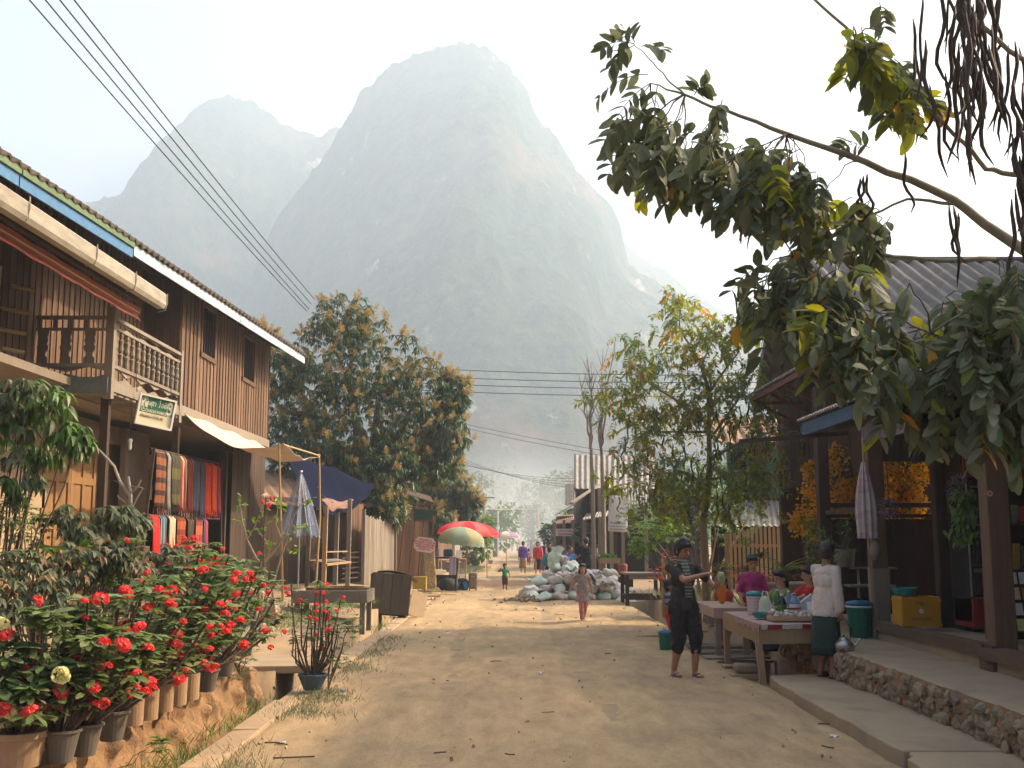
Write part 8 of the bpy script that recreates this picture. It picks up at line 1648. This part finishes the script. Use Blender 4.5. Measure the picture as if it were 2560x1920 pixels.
kc = hk + Vector((.01, -.03, -.42)); q = MB(); q.lathe([(.085, 0), (.105, .01), (.11, .07), (.105, .09), (.065, .125), (.05, .13), (.052, .145), (.035, .155), (0, .16)], kc, 28); q.build("body", m_alu, KT, smooth=True)
MB().lathe([(.008, .155), (.014, .17), (0, .18)], kc, 10).build("lid_knob", m_black, KT)
MB().tube([kc + Vector((.095, 0, .05)), kc + Vector((.14, 0, .08)), kc + Vector((.16, 0, .12)), kc + Vector((.185, 0, .135))], [.02, .014, .01, .008], 8).build("spout", m_alu, KT)
MB().tube([kc + Vector((-.07, 0, .12)), kc + Vector((-.085, 0, .24)), kc + Vector((-.03, 0, .34)), kc + Vector((.03, 0, .34)), kc + Vector((.085, 0, .24)), kc + Vector((.07, 0, .12))], .005, 6).build("handle", m_wire, KT)
# children and women at the stalls
c = gr(1682, 1625)
b, J = person("small boy in a plaid shirt and bright red trousers half hidden behind the young man", (c.x - .03, c.y, .02), R(70), 1.02, hs=1.28, hair='short', skin=m_skin2, vox=.011, hl=(-.13, -.08, .50), hr=(.13, -.05, .42), face=False, clothes=(('shirt', M("plaid_shirt", (.30, .32, .36), (.10, .10, .12), 40, .9, .2, 0, stripes=(2, 60, (.05, .05, .07))), .3, -.06, .018), ('trousers', cl("bright_red", (.55, .045, .03)), .85, .016), ('sandals', cl("grey_rubber", (.12, .12, .14)))))
bucket(Vector((c.x - .13, c.y - .15, .02)), .085, .10, .24, m_gplas, m_bluel, "small green cooler bucket with a blue lid on the road by the boy", "bucket", False)
person("little girl in a red dress standing at the pink table", (3.22, 17.3, .07), R(-20), 1.0, hs=1.25, hair='bob', skin=m_skin2, vox=.011, hl=(-.12, -.09, .48), hr=(.12, -.12, .48), head=(R(15), R(12)), clothes=(('dress', cl("coral_red", (.55, .06, .04)), .22, -.22, .014, .13), ('sandals', cl("pink_rubber", (.5, .15, .2)))))
person("girl in a magenta top and dark red leggings standing behind the vendor table", (3.42, 16.15, .07), R(-8), 1.38, hs=1.1, hair='pony', skin=m_skin, vox=.011, fem=True, hl=(-.12, -.10, .50), hr=(.12, -.10, .50), head=(R(12), R(16)), fl=(-.03, 0, 0), fr=(.03, .02, 0), clothes=(('shirt', cl("magenta", (.42, .045, .17)), .5, -.07, .010), ('trousers', cl("dark_red", (.22, .02, .03)), .8, .008)))
person("seated woman with tied black hair and a yellow green top behind the bottles", (3.62, 15.85, -.02), R(-70), 1.5, hair='pony', fem=True, vox=.012, skin=m_skin3, pel=(0, .1, .33), fl=(-.07, -.16, .0), fr=(.07, -.16, 0), hl=(-.1, -.2, .42), hr=(.1, -.2, .42), head=(R(10), R(12)), clothes=(('shirt', cl("olive_green", (.25, .28, .08)), .4, -.04, .014), ('skirt', cl("dark_navy", (.03, .03, .06)), .1, .16)))
person("seated woman in a red top with black hair leaning towards the white lid", (3.98, 15.55, .03), R(-75), 1.5, hair='pony', fem=True, vox=.012, skin=m_skin3, pel=(0, .1, .34), fl=(-.07, -.16, .0), fr=(.07, -.16, 0), hl=(-.08, -.22, .50), hr=(.08, -.22, .50), head=(R(-5), R(14)), lean=(0, -.08), clothes=(('shirt', cl("tomato_red", (.52, .035, .03)), .3, -.04, .014), ('skirt', cl("dark_navy", (.03, .03, .06)), .1, .16)))
for i, (x, y) in enumerate(((3.72, 15.95), (4.08, 15.65))): MB().lathe([(.13, 0), (.12, .3), (.14, .32), (.14, .42), (0, .43)], (x, y, .0), 14).build("stool", w_dark, label=("low stool under the woman in the olive top", "low stool under the woman in the red top")[i], cat="stool")
MB().lathe([(.11, 0), (.12, .015), (.09, .09), (.13, .2), (.135, .22), (0, .23)], (3.12, 16.9, .07), 18).build("stool", m_pink, label="low round pink plastic stool under the pink table", cat="stool")
# girl walking in the road
c = gr(1457, 1556)
g, J = person("little girl in a grey dress and patterned leggings walking towards the camera", (c.x, c.y, .02), R(6), 1.14, hs=1.24, hair='bob', skin=m_skin3, vox=.010, hl=(-.25, .06, .44), hr=(.185, -.02, .44), fl=(-.02, -.06, 0), fr=(.03, .10, .03), head=(R(-6), R(-4)), pl=(-.5, .8, .2), clothes=(('dress', M("grey_dress", (.32, .28, .27), (.22, .19, .19), 20, .9, .5, 0, c3=(.30, .26, .25)), .12, -.17, .012, .135), ('trousers', M("patterned_leggings", (.42, .34, .33), (.45, .06, .05), 24, .9, .1, 0), .93, .004), ('sandals', cl("brown_rubber", (.12, .06, .04)))))
c = gr(1262, 1478)
person("toddler in a green t-shirt and brown shorts standing in the road with one arm raised", (c.x, c.y, .02), R(10), .84, hs=1.42, hair='short', hairm=M("brown_hair", (.05, .035, .025), (.04, .028, .02), 30, .6, .4, 0), skin=m_skin2, vox=.011, hl=(-.18, -.06, .80), hr=(.19, -.02, .50), fl=(-.05, .05, .02), fr=(.06, -.03, 0), pl=(-1, .2, -.6), clothes=(('shirt', cl("leaf_green", (.05, .26, .11)), .3, -.04, .016), ('shorts', cl("brown_shorts", (.10, .05, .035)), .55, .016)))
def walker(label, px, py, H, yaw, top, bot, kind='skirt', hair='bun', slv=.8, z0=.02, vox=.022, **kw):
    c = gr(px, py); cl_ = [('shirt', top, slv, -.06, .016)]; cl_.append(('skirt', bot, .16, .12) if kind == 'skirt' else ('trousers', bot, .9 if kind == 'trousers' else .55, .014))
    a = dict(vox=vox, fingers=True, hair=hair, face=abs(math.cos(yaw)) > .5 and math.cos(yaw) > 0, fl=(-.05, -.08, 0), fr=(.05, .08, .02), skin=m_skin2, clothes=cl_); a.update(kw); return person(label, (c.x, c.y, z0), yaw, H, **a)
walker("woman in a purple blouse and brown sarong walking away down the street", 1308, 1434, 1.50, R(172), cl("purple", (.13, .07, .30)), M("brown_sarong", (.20, .11, .07), (.36, .26, .16), 5, .9, .1, 0), hair='bun', fem=True)
walker("woman in a coral red shirt and black skirt walking towards the camera", 1345, 1438, 1.50, R(-12), cl("coral", (.62, .06, .07)), cl("black_cloth", (.02, .02, .025)), hair='bob', fem=True, slv=.7, skin=m_skin)
walker("person in a navy shirt walking close behind the woman in coral red", 1362, 1432, 1.52, R(170), cl("navy", (.03, .045, .11)), cl("black_cloth", (.02, .02, .025)), 'trousers', 'short', .3)
walker("small child in a pink top beside the woman in purple", 1322, 1416, 1.05, R(180), cl("soft_pink", (.55, .30, .38)), cl("red_skirt", (.3, .05, .05)), 'shorts', 'bob', .3, hs=1.2)
c = at(1466, 1345, 36); walker("broad man in a black shirt standing with hands on hips behind the sacks", 1466, 1473, 1.68, R(175), cl("black_cloth", (.02, .02, .025)), cl("dark_brown", (.03, .022, .02)), 'trousers', 'short', .35, wide=1.25, hl=(.20, .02, .58), hr=(-.20, .02, .58)[:0] or (.24, -.05, .50), pl=(-1, .5, 0), pr=(1, .5, .2), skin=m_skin, vox=.016)
walker("man in a pale grey shirt standing beyond the sacks with his back turned", 1404, 1442, 1.60, R(165), cl("pale_grey", (.40, .42, .44)), cl("black_cloth", (.02, .02, .025)), 'trousers', 'short', .35)
walker("person in a cream top bending forward beyond the sacks", 1372, 1436, 1.5, R(10), cl("cream_top", (.60, .56, .38)), cl("dark_navy", (.03, .03, .06)), 'trousers', 'short', .4, lean=(0, -.45), hl=(-.05, -.35, .45), hr=(.05, -.35, .45))
walker("person in a teal top crouching just behind the heap's left side", 1374, 1470, 1.5, R(190), cl("teal_top", (.04, .22, .30)), cl("dark_navy", (.03, .03, .06)), 'trousers', 'short', .4, pel=(0, .1, .42), lean=(0, -.25))
walker("woman in a bright blue top sitting behind the top of the sack heap", 1425, 1478, 1.45, R(30), cl("bright_blue", (.03, .16, .48)), cl("dark_navy", (.03, .03, .06)), 'trousers', 'bun', .4, pel=(0, .1, .32), lean=(0, -.3), fl=(-.07, -.2, 0), fr=(.07, -.2, 0), z0=.25)
walker("person in a dark jacket sitting left of the man in black", 1412, 1462, 1.5, R(60), cl("dark_jacket", (.05, .045, .05)), cl("red_skirt", (.3, .05, .05)), 'trousers', 'bob', .8, pel=(0, .1, .40), fl=(-.07, -.2, 0), fr=(.07, -.2, 0))
walker("person in a white and blue top sitting near the man in black", 1432, 1455, 1.5, R(100), cl("white_blue", (.45, .47, .52)), cl("dark_navy", (.03, .03, .06)), 'trousers', 'short', .4, pel=(0, .1, .42), fl=(-.07, -.2, 0), fr=(.07, -.2, 0), skin=m_skin)
walker("dark clothed person standing in the doorway shade right of the man in black", 1494, 1452, 1.50, R(60), cl("grey_white", (.20, .20, .20)), cl("dark_navy", (.03, .03, .06)), 'trousers', 'pony', .4, fem=True)
walker("woman in a pale pink top and white hat walking on the road's far left", 1280, 1380, 1.50, R(5), cl("soft_pink", (.55, .30, .38)), cl("grey_skirt", (.18, .17, .18)), hair='bob', fem=True, hairm=M("white_hat", (.6, .58, .55), (.5, .5, .5)))
walker("person in a grey shirt far down the street", 1322, 1372, 1.6, R(0), cl("grey_white", (.20, .20, .20)), cl("dark_navy", (.03, .03, .06)), 'trousers', 'short', .4, vox=.03, fingers=False, face=False)
walker("person in a brown shirt with a pale cap far down the street", 1312, 1368, 1.6, R(5), cl("brown_shirt", (.22, .13, .10)), cl("dark_navy", (.03, .03, .06)), 'trousers', 'short', .4, vox=.03, fingers=False, face=False, hairm=M("white_hat", (.6, .58, .55), (.5, .5, .5)))
walker("person in a white shirt standing at the far left roadside", 1268, 1376, 1.5, R(30), cl("white_shirt", (.55, .55, .55)), cl("dark_navy", (.03, .03, .06)), 'trousers', 'short', .4, vox=.03, fingers=False, face=False)
walker("person in blue standing at the far right roadside", 1347, 1385, 1.6, R(200), cl("dusty_blue", (.14, .18, .28)), cl("dark_navy", (.03, .03, .06)), 'trousers', 'short', .4, vox=.03, fingers=False, face=False)
# rider
c = gr(1296, 1386); c.z = .02
rd, J = person("rider in a pink top and helmet sitting on the red motorbike", (c.x, c.y + .1, .02), R(5), 1.55, pel=(0, .08, .50), fl=(-.09, -.02, .16), fr=(.09, -.02, .16), hl=(-.16, -.26, .60), hr=(.16, -.26, .60), lean=(0, -.12), vox=.02, hair='short', hairm=M("pink_helmet", (.55, .25, .28), (.5, .2, .24), 6, .3, 0, 0), clothes=(('shirt', cl("rose", (.50, .16, .20)), .9, -.04, .016), ('trousers', cl("dark_jacket", (.05, .045, .05)), .9, .012)), skin=m_skin2)
MBk = T("motorbike", "small red motorbike coming up the street with its rider", "motorbike", c); m_moto = M("red_gloss", (.50, .06, .05), (.42, .05, .04), 4, .3, 0, 0); m_rub = M("tyre_rubber", (.03, .03, .03), (.02, .02, .02), 9, .8, .2, 0)
for dy in (-.55, .62):
    q = MB()
    for k in range(20): a, b = 2 * PI * k / 20, 2 * PI * (k + 1) / 20; q.tube([(c.x, c.y + dy + .26 * math.cos(a), c.z + .30 + .26 * math.sin(a)), (c.x, c.y + dy + .26 * math.cos(b), c.z + .30 + .26 * math.sin(b))], .04, 6)
    w = q.build("wheel", m_rub, MBk); q = MB()
    for k in range(6): a = PI * k / 6; q.tube([(c.x, c.y + dy + .24 * math.cos(a), c.z + .3 + .24 * math.sin(a)), (c.x, c.y + dy - .24 * math.cos(a), c.z + .3 - .24 * math.sin(a))], .005, 4)
    q.build("spoke", m_steel, w)
q = MB(); q.ell((c.x, c.y + .3, c.z + .62), (.13, .45, .12), 12, 8); q.ell((c.x, c.y - .32, c.z + .62), (.14, .12, .26), 12, 8); q.ell((c.x, c.y, c.z + .4), (.1, .3, .16), 12, 8); remesh(q, "fairing", m_moto, .025, MBk, 3)
MB().ell((c.x, c.y + .25, c.z + .76), (.12, .36, .05), 12, 8).build("seat", m_black, MBk, smooth=True); q = MB(); q.tube([(c.x, c.y - .55, c.z + .3), (c.x, c.y - .36, c.z + .95)], .03, 6); q.build("fork", m_steel, MBk); MB().tube([(c.x - .32, c.y - .28, c.z + 1.0), (c.x, c.y - .36, c.z + .95), (c.x + .32, c.y - .28, c.z + 1.0)], .015, 6).build("handlebar", m_steel, MBk); MB().ell((c.x, c.y - .48, c.z + .84), (.08, .05, .07), 10, 7).build("headlight", m_wht, MBk, smooth=True)
